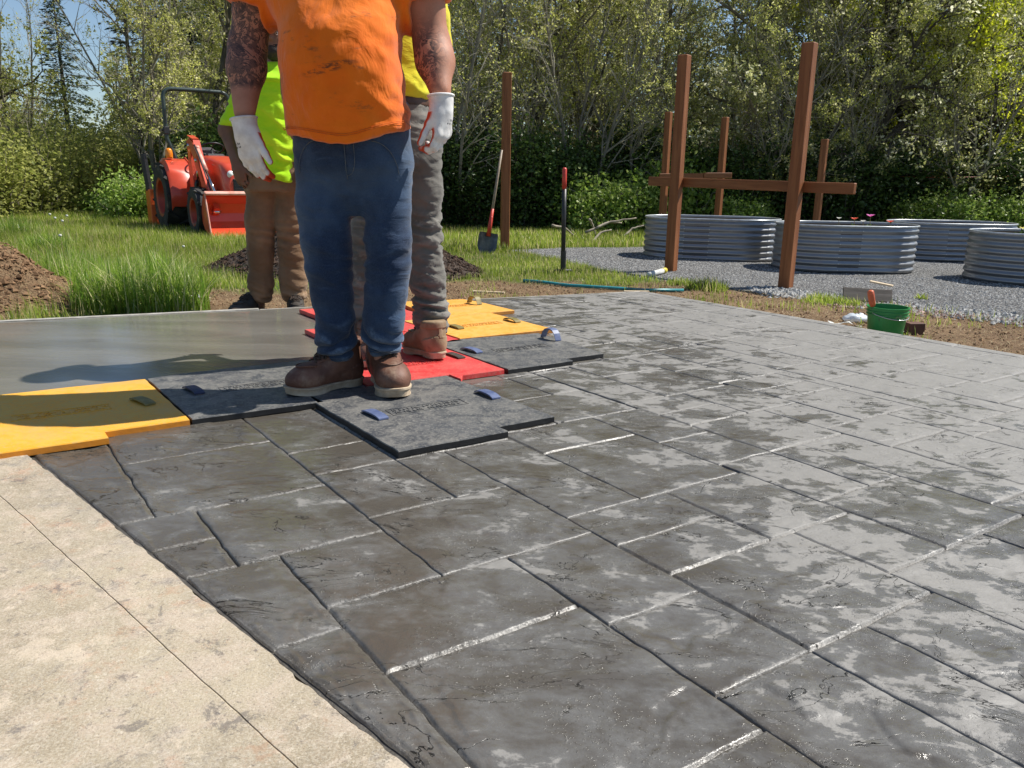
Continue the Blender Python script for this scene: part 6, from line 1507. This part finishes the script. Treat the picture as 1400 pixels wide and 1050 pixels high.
# ---------------- man in orange
Y1 = 2.70; zb = .022
m1 = thing('person', 'big man in an orange t-shirt, jeans and white gloves, tattooed arm', 'person', (-.56, Y1, 0), 0, 'workers standing on and behind the slab')
def at1(px, py, dy=0): return P3(px, py, Y1+dy)
hipL = at1(443, 214, .0); hipR = at1(527, 214, 0); kneeL = at1(450, 350, -.03); kneeR = at1(530, 350, -.03)
ankL = at1(461, 478, .03); ankR = at1(522, 470, .01); ankL[2] = max(ankL[2], .14); ankR[2] = max(ankR[2], .14)
chest = at1(462, 12, .02); neck = np.array([chest[0]+.01, Y1+.03, 1.56])
shL = np.array([chest[0]-.225, Y1+.03, 1.475]); shR = np.array([chest[0]+.235, Y1+.03, 1.475])
elL = at1(338, 66, .04); elR = at1(592, 66, .03); wrL = at1(334, 163, -.07); wrR = at1(603, 132, -.08)
s = SDF((-1.1, Y1-.32, -.02), (0.0, Y1+.30, 1.90), .0095)
s.loft([(.86, -.57, Y1+.02, .165, .125), (1.0, -.575, Y1+.0, .180, .135), (1.15, -.575, Y1+.0, .178, .140), (1.30, -.575, Y1+.02, .185, .125), (1.44, -.57, Y1+.03, .195, .105), (1.53, -.565, Y1+.03, .10, .07)], .03)
s.chain([neck-[0, 0, .05], neck+[0, -.012, .09]], [.066, .062], .05)
hc = neck+np.array([0, -.035, .155])
Ph = head_prims(s, hc, (0, -1, 0), 1.05)
for (a, b, c) in ((shL, elL, wrL), (shR, elR, wrR)):
    s.cap(a, b, .070, .055, .06); s.cap(b, b+(c-b)*.30, .056, .058, .03); s.cap(b+(c-b)*.30, c+(b-c)*.10, .058, .0345, .03, flat=(0, 1, 0), ff=1.08)
    s.cap(a+(b-a)*.15, a+(b-a)*.6, .062, .052, .04)
for (a, b, c) in ((hipL, kneeL, ankL), (hipR, kneeR, ankR)): s.cap(a, b, .075, .042, .04); s.cap(b, c, .042, .028, .03); s.cap(c, c-[0, 0, .05], .03, .03, .02)
e_mid1 = (elL+wrL)/2
def tat1(V):
    x, z = V[:, 0], V[:, 2]; left = (x < -.70)*np.clip((z-1.005)/.02, 0, 1); r = (x > -.42)*(np.exp(-(((x-(elR[0]-.015))/.045)**2+((z-(elR[2]-.04))/.085)**2))*1.6); return np.clip(left+r, 0, 1)
sobj('body', s, skin_l, m1, 2, attrs={'tattoo': tat1})
eyes(m1, Ph, 1.05, wl(m1))
hairm = simple('brown_hair', (.06, .035, .02), (.10, .06, .035), .7, 30, .6, 200, stretch=(1, 1, .3))
def hair(parent, Pf, sc, m, low=-.02, name='hair', extra=.010):
    c = Pf(0, -.012, .028); s = SDF(c-.15, c+.15, .006); fwv = Pf(0, 1, 0)-Pf(0, 0, 0); fwv /= np.linalg.norm(fwv)
    s.ell(c, np.array([.076+extra, .096+extra, .092+extra])*sc, .01, [np.cross(fwv, [0, 0, 1]), fwv, [0, 0, 1]])
    face = Pf(0, .045, .0)
    s.cut(lambda P: -( -((P[0]-face[0])*fwv[0]+(P[1]-face[1])*fwv[1])+ (P[2]-face[2]-.05)*1.2)); s.cut(lambda P: (c[2]+low-.02)-P[2])
    return sobj(name, s, m, parent, 1, disp=lambda V, N: fbm(V[:, 0]*60, V[:, 1]*60, V[:, 2]*20, 3, 7)*.004)
hair(m1, Ph, 1.05, hairm, -.01)
# hard-brimmed cap
def cap(parent, Pf, sc, m, brim=.085):
    c = Pf(0, -.008, .048); fwv = Pf(0, 1, 0)-Pf(0, 0, 0); fwv /= np.linalg.norm(fwv); B = [np.cross(fwv, [0, 0, 1]), fwv, np.array([0, 0, 1.])]
    s = SDF(c-.22, c+.22, .0065); s.ell(c, np.array([.096, .115, .095])*sc, .01, B); s.cut(lambda P: (c[2]-.004)-P[2])
    o = sobj('cap', s, m, parent, 1)
    s = SDF(c-.26, c+.26, .0065); q = c+fwv*.085*sc; s.ell(q, np.array([.080, .115, .03])*sc, .01, B); s.cut(lambda P: np.abs(P[2]-(c[2]+.004)+((P[0]-c[0])**2+(P[1]-c[1])**2)*.6)-.0045)
    sobj('brim', s, m, o, 1); return o
orange_t = NB('orange_tshirt'); n = orange_t; p = n.pos(); c = n.mix(n.ramp(n.noise(p, 4, 5, .6), .35, .65), (.72, .13, .004), (.80, .175, .008))
pm = n.map(p, (1, 1, 2.6), (0, .22, 0)); c = n.mix(n.ramp(n.noise(pm, 8, 6, .75), .57, .72, 0, .75), c, (.22, .075, .022)); xyz = n.sep(p)
# rubbed dirt smear on the belly
dx = n.math('SUBTRACT', xyz[0], .012); dz = n.math('SUBTRACT', n.math('SUBTRACT', xyz[2], 1.055), n.math('MULTIPLY', dx, .25)); e = n.math('ADD', n.math('POWER', n.math('DIVIDE', dx, .085), 2), n.math('POWER', n.math('DIVIDE', dz, .014), 2))
sm_ = n.math('MULTIPLY', n.ramp(e, 0, 1.6, 1, 0), n.ramp(n.noise(n.map(p, (1, 1, 3)), 40, 5, .75), .44, .60)); c = n.mix(n.math('MULTIPLY', sm_, .85), c, (.05, .028, .018))
b = n.bump(n.noise(n.map(p, (1.3, 1, 1.0), (0, .5, 0)), 7, 4, .5, 1.2), .5, .02); b = n.bump(n.noise(n.map(p, (2.2, 1, .9), (0, -.6, 0)), 14, 5, .55, 1.0), .35, .008, b); b = n.bump(n.noise(p, 800, 2), .12, .0005, b)
orange_m = n.set(color=c, rough=.85, spec=.15, normal=b, sheen=.25)
# t-shirt
s = SDF((-1.0, Y1-.34, .80), (-.12, Y1+.34, 1.62), .0075)
xl = lambda px, py: at1(px, py)[0]
rows = []
for (py, pl_, pr_, ry, yc) in ((200, 397, 571, .165, -.015), (185, 396, 568, .17, -.02), (150, 394, 563, .188, -.035), (100, 390, 557, .20, -.045), (57, 385, 553, .19, -.04), (20, 375, 551, .17, -.02)):
    a, b_ = at1(pl_, py), at1(pr_, py); rows.append((a[2], (a[0]+b_[0])/2, Y1+yc, (b_[0]-a[0])/2-.010, ry))
zt0 = rows[-1][0]; rows += [(zt0+.08, -.585, Y1+.0, .215, .15), (1.44, -.583, Y1+.02, .215, .125), (1.52, -.575, Y1+.03, .13, .09), (1.575, -.57, Y1+.03, .078, .072)]
rows = sorted(rows)
rows[0] = (rows[0][0]-.05, *rows[0][1:])
s.loft(rows, .03, 2.25)
for (a, b_, sg) in ((shL, elL, -1), (shR, elR, 1)):
    d = b_-a; e_ = a+d*.62; s.cap(a+np.array([-sg*.03, 0, .0]), e_, .088, .094, .05); s.cap(np.array([-.57, Y1+.03, 1.50]), a+[0, 0, -.005], .06, .075, .05)
dL = (elL-shL)/np.linalg.norm(elL-shL); cL = at1(350, 8, 0); dR = (elR-shR)/np.linalg.norm(elR-shR); cR = at1(570, 2, 0)
def cutf(P):
    hem = .868+.030*np.clip((P[0]+.52)/.2, -1, 1)*(P[0] > -.52)+.010*np.sin(P[0]*17+1)+.012*np.clip((P[1]-Y1)/.2, -1, 1)
    f = hem-P[2]
    sl_ = ((P[0]-cL[0])*dL[0]+(P[2]-cL[2])*dL[2]); sl_ = np.where(P[0] < shL[0]-.004+.0*P[2], sl_, -1)
    sr_ = ((P[0]-cR[0])*dR[0]+(P[2]-cR[2])*dR[2]); sr_ = np.where(P[0] > shR[0]+.0, sr_, -1)
    return np.maximum(np.maximum(f, np.where(P[0] < -.79, sl_, -1)), np.where(P[0] > -.375, sr_, -1))
s.cut(cutf)
def shirt_fold(V, N):
    x, y, z = V[:, 0], V[:, 1], V[:, 2]
    a = fbm(x*5+z*4, y*3, z*7-x*5, 3, 101); r = (1-np.abs(a)*3).clip(-1, 1)*.0055+(1-np.abs(fbm(x*11-z*6, y*6, z*10+x*8, 3, 131))*4).clip(-.5, 1)*.0022
    pull = np.sin((x*1.0+ (z-1.0)*1.3)*62+fbm(x*6, y*6, z*6, 2, 4)*3)*.0028*np.exp(-((x+.36)/.09)**2)*np.exp(-((z-1.08)/.16)**2)
    low = np.sin((x*.4+(z-.9)*1.6)*70+fbm(x*5, y*5, z*5, 2, 9)*4)*.003*np.exp(-((x+.38)/.10)**2)*np.exp(-((z-.93)/.06)**2)
    hemr = .0025*np.exp(-((z-(.895))/.006)**2)
    return r+pull+low+hemr
sobj('t_shirt', s, orange_m, m1, 1, disp=shirt_fold); VS = LASTV
mb = MB(); mb.tube([(-.57+.080*math.cos(a)-m1.location[0], Y1+.025+.074*math.sin(a)-m1.location[1], 1.572-.02*max(0, -math.sin(a))) for a in np.linspace(0, 2*math.pi, 25)[:-1]], .008, 6, closed=True); mb.build('collar', [orange_m], m1, True)
# jeans
den = denim()
s = SDF((-.90, Y1-.24, .03), (-.22, Y1+.26, 1.02), .0054)
aw, bw2 = at1(398, 200), at1(568, 196); cxm = (aw[0]+bw2[0])/2; hwid = (bw2[0]-aw[0])/2-.013
s.loft([(.62, cxm+.004, Y1+.0, hwid*.62, .045), (.70, cxm+.004, Y1+.0, hwid*.86, .085), (.78, cxm+.004, Y1+.0, hwid*.97, .130), (.86, cxm, Y1+.0, hwid*.985, .148), (.99, cxm, Y1, hwid*.94, .14)], .05, 2.4)
def leg(s, cols, dy0, dy1, flat=.95):
    pts = []; rs = []
    for i, (py, l_, r_) in enumerate(cols):
        t = i/(len(cols)-1); dy = dy0+(dy1-dy0)*t-.03*math.sin(t*math.pi); a, b_ = at1(l_, py, dy), at1(r_, py, dy); pts.append((a+b_)/2); rs.append((b_[0]-a[0])/2-(.014 if i < 2 else .0075))
    s.chain(pts, rs, .02); return pts
lp = leg(s, [(225, 398, 484), (280, 402, 482), (330, 411, 482), (366, 417, 483), (400, 423, 484), (437, 430, 487), (465, 430, 487), (480, 432, 486)], 0, .03)
rp = leg(s, [(225, 490, 569), (280, 493, 566), (330, 497, 564), (366, 499, 563), (400, 496, 559), (437, 495, 553), (452, 495, 550), (464, 497, 550)], 0, .01)
s.cut(lambda P: (.112+.035*(P[0] > -.52)-.03*np.clip((P[1]-Y1)/.08, -1, 1)-P[2]))
s.cut(lambda P: P[2]-.985)
def jf(V, N):
    x, y, z = V[:, 0], V[:, 1], V[:, 2]; w_ = fbm(x*4, y*4, z*4, 3, 202)
    ank = 1.15*np.exp(-((z-.17)/.085)**2)+.42*np.exp(-((z-.47)/.09)**2)+.16*np.exp(-((z-.80)/.06)**2)+.03
    side = np.sign(x-cxm); ph = z*(62+26*np.exp(-((z-.16)/.1)**2))+(x-cxm)*13*side+w_*5.5+side*1.1; r = np.abs(np.sin(ph))**.8*2-1.2
    g = np.clip(1-np.abs(fbm(x*5+z*3*side, y*5, z*9-x*5*side, 3, 203))*4.2, -.6, 1)
    fly = -.004*np.exp(-((x-cxm)/.008)**2)*(z > .78)*(y < Y1)
    return (.0068*r*ank*(.35+1.1*vn(x*6, y*6, z*5, 204)).clip(-.2, 1.3)+.0058*g*(.5*ank+.55)+.0035*fbm(x*2.5, y*2.5, z*2.5, 2, 209)+fly)
sobj('jeans', s, den, m1, 1, disp=jf); VJ = LASTV
def on_cloth(parent, name, V, pts, r, m, up=.0005, front=True):
    out = []
    for (x, z) in pts:
        q = np.hypot(V[:, 0]-x, V[:, 2]-z) < .0075
        if not q.any(): continue
        out.append((x-wl(parent)[0], V[q, 1].min()-up-wl(parent)[1], z-wl(parent)[2]))
    if len(out) > 2:
        mb = MB(); mb.tube(out, r, 4); mb.build(name, [m], parent, True)
thr = simple('seam_thread', (.06, .085, .12), (.12, .13, .13), .8, 60, 0)
for q in (-1, 1):
    on_cloth(m1, 'pocket_seam', VJ, [(cxm+q*(.085+.075*math.sin(t*1.5)), .875-.105*(1-math.cos(t*1.5))-.02) for t in np.linspace(0, 1, 16)], .0012, thr)
on_cloth(m1, 'fly_seam', VJ, [(cxm+.004+.026*(1-max(0, (t-.6)/.4)**2)**.5, .88-.13*t) for t in np.linspace(0, 1, 18)], .0009, thr)
on_cloth(m1, 'centre_seam', VJ, [(cxm, z) for z in np.linspace(.88, .74, 18)], .0015, thr)
for (xc_, zc_, hw_) in ((float(lp[-1][0]), .118, .074), (float(rp[-1][0]), .150, .066)):
    for dz_ in (.012, .019): on_cloth(m1, 'hem_stitch', VJ, [(xc_+hw_*t, zc_+dz_-.0*t) for t in np.linspace(-1, 1, 26)], .0009, thr)
oth = simple('orange_thread', (.55, .10, .004), (.62, .14, .01), .8, 60, 0)
for dz_ in (.017, .022):
    pts_ = []
    for x in np.linspace(-.745, -.335, 60):
        hem = .868+.030*min(max((x+.52)/.2, -1), 1)*(x > -.52)+.010*math.sin(x*17+1)-.012*.6; pts_.append((x, hem+dz_))
    on_cloth(m1, 'hem_stitch', VS, pts_, .0009, oth)
thr = simple('seam_thread', (.20, .26, .36), (.30, .36, .45), .8, 60, 0)
lc = lace_m
boot(m1, (-.553, 2.79, zb), math.radians(-136), .96, boot_m, sole_m, lc)
boot(m1, (-.497, 2.88, zb), math.radians(-71), 1.10, boot_m, sole_m, lc)
# gloves: white knit backs with orange-red palms
def glovemat(name):
    n = NB(name); p = n.pos(); c = n.mix(n.ramp(n.noise(p, 30, 5, .6), .35, .65), (.62, .60, .585), (.76, .75, .73)); c = n.mix(n.ramp(n.noise(p, 20, 5, .7), .56, .72, 0, .7), c, (.36, .32, .29))
    c = n.mix(n.attr('palm'), c, (.55, .07, .025)); ink = n.math('MULTIPLY', n.attr('print'), n.ramp(n.noise(n.map(p, (1, 1, .3)), 260, 1), .46, .52)); c = n.mix(ink, c, (.05, .05, .06))
    b = n.bump(n.noise(n.map(p, (1, 1, .3)), 420, 2), .3, .0008); return n.set(color=c, rough=.85, spec=.2, normal=b)
gmt = glovemat('white_work_glove')
def glove(parent, w_, d, pn, th, pr_c, **kw):
    s = SDF(w_-.15-np.array([0, 0, .09]), w_+np.array([.14, .14, .06]), .0030); d = np.array(d, float); d /= np.linalg.norm(d)
    s.cap(w_-d*.016, w_+d*.03, .0405, .037, .012); hand_prims(s, w_+d*.012, d, pn, th, 1.03, fr=.0098, **kw)
    s.cut(lambda P: -((P[0]-w_[0])*d[0]+(P[1]-w_[1])*d[1]+(P[2]-w_[2])*d[2])-.016)
    pnv = np.array(pn, float); pnv /= np.linalg.norm(pnv); thv = np.array(th, float); tv = w_
    V, Q = s.mesh(); V = relax(V, Q, 1); N = vnormals(V, Q); V = V+N*(fbm(V[:, 0]*40, V[:, 1]*40, V[:, 2]*40, 2, 6)*.0012)[:, None]
    rel = V-w_; along_ = rel@d; side = rel@thv
    palm = np.clip((N@pnv+.10+.9*np.clip((side-.035)/.02, 0, 1)*0+.8*np.clip((along_-.15)/.03, 0, 1)+.25*np.clip((side-.045)/.01, 0, 1))/.25, 0, 1)*(along_ > .035)

    pt = np.exp(-(np.abs(along_-pr_c[0])/.0035)**4)+np.exp(-(np.abs(along_-pr_c[0]-.010)/.0028)**4); pt = pt*(np.abs(side-pr_c[1]) < .017)*(N@pnv < -.2)
    o = link('glove', mkmesh('glove', V-wl(parent), Q, gmt, True, attrs={'palm': palm, 'print': pt}), parent)
    mb = MB(); n_ = 20; e1 = np.cross(d, pnv); e1 /= np.linalg.norm(e1); e2 = np.cross(d, e1); c_ = w_-d*.014-wl(parent)
    mb.tube([tuple(c_+e1*.0405*math.cos(a)+e2*.0395*math.sin(a)) for a in np.linspace(0, 2*math.pi, n_+1)[:-1]], .0042, 6, closed=True); mb.build('cuff', [gmt], o, True)
    return o
glove(m1, wrL+np.array([0, 0, -.012]), (.13, -.05, -1), (.38, .95, 0), (1, -.38, 0), (.062, -.018), curl=(.30, .42, .35), tdir=(.55, .85, -.10), tcurl=.18, spread=.03)
glove(m1, wrR+np.array([0, 0, -.012]), (.06, -.05, -1), (-.85, .50, 0), (-.5, -.85, 0), (.062, -.005), curl=(.50, .72, .55), tdir=(.40, .85, .42), tcurl=.18, spread=.0)

# ---------------- man in grey work pants (back to the camera)
Y2 = 3.27
m2 = thing('person', 'man behind the orange shirt in yellow t-shirt and grey work pants, back turned', 'person', (-.38, Y2, 0), 0, 'workers standing on and behind the slab')
def at2(px, py, dy=0): return P3(px, py, Y2+dy)
cx2 = float(at2(533, 140)[0])
s = SDF((cx2-.45, Y2-.30, -.02), (cx2+.42, Y2+.30, 1.84), .010)
hl2 = np.array([cx2-.09, Y2, .90]); hr2 = np.array([cx2+.10, Y2, .90]); kr2 = at2(583, 330, .0); kl2 = at2(508, 340, .03); ar2 = at2(594, 455, .0); al2 = at2(489, 470, .03); ar2[2] = max(ar2[2], .14); al2[2] = max(al2[2], .13)
s.loft([(.86, cx2, Y2, .14, .11), (1.04, cx2, Y2, .145, .105), (1.2, cx2, Y2, .15, .11), (1.38, cx2, Y2, .17, .10), (1.45, cx2, Y2, .09, .06)], .03)
nk2 = np.array([cx2-.01, Y2-.0, 1.50]); s.cap(nk2-[0, 0, .06], nk2+[0, .012, .07], .058, .055, .04); Ph2 = head_prims(s, nk2+np.array([0, .03, .15]), (0, 1, 0), 1.0)
sl2 = np.array([cx2-.19, Y2, 1.38]); sr2 = np.array([cx2+.165, Y2, 1.38]); el2 = np.array([cx2-.25, Y2+.03, 1.11]); er2 = np.array([cx2+.16, Y2+.14, 1.15]); wl2 = np.array([cx2-.16, Y2+.18, 1.02]); wr2 = np.array([cx2+.02, Y2+.26, 1.14])
for (a, b_, c_, q) in ((sl2, el2, wl2, -1), (sr2, er2, wr2, 1)):
    s.cap(a, b_, .055, .043, .05); s.cap(b_, c_, .043, .028, .03); hand_prims(s, c_, (c_-b_)/np.linalg.norm(c_-b_), (0, 0, -1), (-q, .4, 0), .95, curl=(.5, .6, .5))
for (a, b_, c_) in ((hl2, kl2, al2), (hr2, kr2, ar2)): s.cap(a, b_, .068, .042, .04); s.cap(b_, c_, .042, .027, .03); s.cap(c_, c_-[0, 0, .04], .028, .028, .02)
sobj('body', s, skin_m, m2, 2, attrs={'tattoo': lambda V: V[:, 0]*0})
eyes(m2, Ph2, 1, wl(m2)); hair(m2, Ph2, 1.0, hairm, -.05)
capm = cloth('faded_cap_cloth', (.10, .11, .13), (.14, .15, .17)); cap(m2, Ph2, 1.0, capm)
ysh = cloth('yellow_work_tshirt', (.68, .56, .02), (.72, .66, .03), (.40, .28, .03), 7, .60, .72, fold=.5)
s = SDF((cx2-.42, Y2-.30, .97), (cx2+.40, Y2+.28, 1.55), .009)
xr_ = float(at2(589, 130)[0])-cx2
s.loft([(1.0, cx2, Y2-.005, xr_*1.0, .155), (1.08, cx2, Y2-.01, xr_*1.04, .16), (1.2, cx2, Y2, xr_*1.06, .155), (1.36, cx2, Y2, .20, .135), (1.44, cx2, Y2, .13, .09), (1.49, cx2, Y2, .07, .068)], .03, 2.3)
for (a, b_) in ((sl2, el2), (sr2, er2)): s.cap(a*.9+np.array([cx2, Y2, 1.38])*.1, a+(b_-a)*.72, .078, .082, .05)
s.cut(lambda P: 1.048+.006*np.sin(P[0]*22)-P[2]); s.cut(lambda P: np.where(np.abs(P[0]-cx2) > .235, 1.195-P[2]+np.abs(P[0]-cx2)*.2, -1))
sobj('t_shirt', s, ysh, m2, 1, disp=folds((7, 3), .009, 31, 1.3, [(1.08, .05, .9)]))
beltm = simple('brown_belt', (.05, .022, .014), (.09, .04, .025), .5, 12, .2); s = SDF((cx2-.30, Y2-.25, .98), (cx2+.3, Y2+.25, 1.08), .006); s.loft([(1.015, cx2, Y2, xr_*.985, .148), (1.050, cx2, Y2, xr_*.975, .146)], .004, 2.3); sobj('belt', s, beltm, m2, 1)
gp_ = cloth('grey_work_pants', (.115, .108, .095), (.175, .165, .145), (.32, .30, .26), 6, .58, .72, fold=.55)
s = SDF((cx2-.34, Y2-.24, .06), (cx2+.34, Y2+.26, 1.04), .007)
s.loft([(.80, cx2, Y2, .165, .135), (.90, cx2, Y2, .172, .14), (1.022, cx2, Y2, xr_*.95, .142)], .05, 2.4)
def leg2(cols, fn, dy0, dy1):
    pts = []; rs = []
    for i, (py, l_, r_) in enumerate(cols):
        t = i/(len(cols)-1); dy = dy0+(dy1-dy0)*t; a, b_ = fn(l_, py, dy), fn(r_, py, dy); pts.append((a+b_)/2); rs.append((b_[0]-a[0])/2)
    return pts, rs
pts, rs = leg2([(200, 545, 604), (260, 553, 603), (320, 561, 602), (380, 563, 606), (430, 568, 609), (458, 573, 610), (466, 575, 607)], at2, 0, .0); s.chain(pts, rs, .035)
pts, rs = leg2([(200, 490, 545), (260, 487, 540), (320, 484, 532), (380, 477, 522), (430, 472, 512), (470, 468, 508)], at2, 0, .03); s.chain(pts, rs, .035)
s.cut(lambda P: .118+.0*P[0]-P[2])
sobj('work_pants', s, gp_, m2, 1, disp=folds((10, 3), .0085, 41, 1.5, [(.24, .10, 1.4), (.52, .12, 1.2), (.9, .1, .4)]))
mb = MB(); c_ = at2(591, 463)-wl(m2); mb.tube([(c_[0]+.050*math.cos(a), c_[1]+.054*math.sin(a), .145+.004*math.sin(3*a)) for a in np.linspace(0, 2*math.pi, 21)[:-1]], .010, 6, closed=True); mb.build('rolled_cuff', [gp_], m2, True)
# back pocket patch and belt loop
def patch(parent, name, pts, m, th_=.004):
    P = [np.array(p)-wl(parent) for p in pts]; n_ = len(P); nrm = np.cross(P[1]-P[0], P[2]-P[0]); nrm /= np.linalg.norm(nrm); nrm = nrm if nrm[1] < 0 else -nrm
    mb = MB(); mb.add([tuple(p+nrm*th_) for p in P]+[tuple(p) for p in P], [tuple(range(n_)), tuple(range(n_, 2*n_))[::-1]]+[(i, (i+1) % n_, n_+(i+1) % n_, n_+i) for i in range(n_)]); return mb.build(name, [m], parent)
g2_ = G(575, 497, zb)
boot(m2, (float(G(603, 494, zb)[0]), float(G(603, 494, zb)[1]), zb+.012), math.radians(125), .93, boot_t, sole_m, lace_m, pitch=.06, tall=.15)
boot(m2, (-.60, 3.27, zb), math.radians(-80), .93, boot_m, sole_m, lace_m, tall=.15)

# ---------------- man in lime shirt
Y3 = 4.93; zf = GZ+.03
m3 = thing('person', 'man in a lime hi-vis t-shirt and brown work pants standing behind the slab', 'person', (-1.6, Y3, 0), 0, 'workers standing on and behind the slab')
def at3(px, py, dy=0): return P3(px, py, Y3+dy)
c3 = float(at3(378, 240)[0]); zgr = gz(c3, Y3)
s = SDF((c3-.5, Y3-.32, zgr-.02), (c3+.5, Y3+.3, 1.78), .0105)
hl3 = np.array([c3-.10, Y3, .80]); hr3 = np.array([c3+.10, Y3, .80]); kl3 = at3(357, 320, -.02); kr3 = at3(396, 320, -.02); al3 = at3(352, 400); ar3 = at3(401, 396); al3[2] = zgr+.13; ar3[2] = zgr+.13
nk3 = np.array([float(at3(381, 90)[0]), Y3, 1.37]); s.cap(nk3-[0, 0, .05], nk3+[0, -.015, .08], .062, .058, .05); Ph3 = head_prims(s, nk3+np.array([.0, -.035, .155]), (0, -1, 0), 1.03)
s.loft([(.80, c3, Y3, .15, .12), (1.0, c3, Y3, .16, .125), (1.2, c3+.01, Y3, .17, .12), (1.30, c3+.015, Y3, .18, .10), (1.37, nk3[0], Y3, .10, .07)], .03)
sh3 = at3(326, 112); sh3[2] = min(sh3[2], 1.28); el3 = at3(310, 178, .0); wr3 = at3(323, 222, -.10); shr3 = np.array([c3+.22, Y3, 1.27]); elr3 = np.array([c3+.27, Y3+.02, 1.0]); wrr3 = np.array([c3+.24, Y3-.12, .80])
s.cap(sh3+[.03, 0, -.02], el3, .058, .046, .05); s.cap(el3, wr3, .046, .030, .03); hand_prims(s, wr3, (.25, -.15, -1), (.3, .95, 0), (1, -.35, 0), 1.02, curl=(.25, .4, .35), tdir=(.6, .8, -.1), tcurl=.15)
s.cap(shr3, elr3, .058, .046, .05); s.cap(elr3, wrr3, .046, .030, .03); hand_prims(s, wrr3, (-.05, -.2, -1), (-.3, .95, 0), (-1, -.35, 0), 1.0, curl=(.3, .45, .4))
for (a, b_, c_) in ((hl3, kl3, al3), (hr3, kr3, ar3)): s.cap(a, b_, .072, .046, .04); s.cap(b_, c_, .046, .034, .03); s.cap(c_, c_-[0, 0, .06], .04, .04, .02)
sobj('body', s, skin_d, m3, 2, attrs={'tattoo': lambda V: V[:, 0]*0})
eyes(m3, Ph3, 1.03, wl(m3)); blackhair = simple('black_beard_hair', (.012, .010, .009), (.03, .022, .018), .75, 40, .8, 160)
hair(m3, Ph3, 1.03, blackhair, -.05)
bc = Ph3(0, .04, -.080); s = SDF(bc-.11, bc+.11, .006); s.ell(bc, (.062, .060, .058), .01); s.cut(lambda P: P[2]-(bc[2]+.030)); sobj('beard', s, blackhair, m3, 1, disp=lambda V, N: fbm(V[:, 0]*70, V[:, 1]*70, V[:, 2]*40, 3, 7)*.005)
cap(m3, Ph3, 1.05, cloth('orange_cap', (.75, .20, .04), (.8, .25, .06)))
lime = cloth('lime_hivis_tshirt', (.40, .78, .008), (.46, .84, .015), (.20, .34, .02), 5, .62, .76, fold=.6, fs=6)
s = SDF((c3-.50, Y3-.32, .62), (c3+.48, Y3+.32, 1.46), .0095)
l3 = lambda px, py: at3(px, py)[0]; rows = []
for (py, l_, r_) in ((250, 347, 412), (240, 345, 412), (200, 338, 412), (150, 333, 414), (112, 330, 416)):
    a, b_ = at3(l_, py), at3(r_, py); rows.append((a[2], (a[0]+b_[0])/2, Y3-.01, (b_[0]-a[0])/2, .165))
rows += [(1.27, nk3[0]-.02, Y3, .215, .145), (1.33, nk3[0]-.01, Y3, .15, .11), (1.385, nk3[0], Y3, .078, .075)]; rows = sorted(rows); rows[0] = (rows[0][0]-.03, *rows[0][1:])
s.loft(rows, .03, 2.3); s.cap(sh3+[.06, 0, -.03], el3+[.01, 0, .0], .075, .056, .06); s.cap(shr3-[.03, 0, 0], shr3+(elr3-shr3)*.72, .085, .088, .05)
s.cut(lambda P: .752-.045*np.clip((P[0]-c3+.1)/.25, -.6, 1)+.006*np.sin(P[0]*20)-P[2]); zc3 = at3(310, 172)[2]; s.cut(lambda P: np.where(P[0] < at3(333, 172)[0], zc3-P[2], -1)); s.cut(lambda P: np.where(P[0] > c3+.205, 1.04-P[2], -1))
sobj('t_shirt', s, lime, m3, 1, disp=folds((5, 3), .014, 51, .8, [(.95, .18, .9)]))
bp = cloth('brown_duck_pants', (.16, .095, .05), (.23, .145, .082), (.40, .29, .19), 5, .62, .70, fold=.6)
s = SDF((c3-.34, Y3-.26, zgr), (c3+.34, Y3+.26, .86), .008)
s.loft([(.66, c3, Y3, .185, .145), (.84, c3, Y3, .185, .145)], .05, 2.4)
pts, rs = leg2([(255, 338, 380), (300, 337, 376), (345, 340, 373), (385, 341, 372), (403, 342, 370)], at3, 0, 0); s.chain(pts, rs, .035)
pts, rs = leg2([(255, 378, 420), (300, 379, 418), (345, 382, 417), (380, 384, 418), (398, 386, 417)], at3, 0, 0); s.chain(pts, rs, .035)
s.cut(lambda P: zgr+.085-P[2])
sobj('work_pants', s, bp, m3, 1, disp=folds((6, 3), .011, 61, 1.1, [(.02, .08, 1.1), (.38, .07, .5)]))
boot(m3, (float(al3[0])+.0, Y3+.06, zgr), math.radians(-112), .95, blackshoe, sole_d, lace_m, tall=.14); boot(m3, (float(ar3[0])-.01, Y3+.06, zgr), math.radians(-72), .95, blackshoe, sole_d, lace_m, tall=.14)
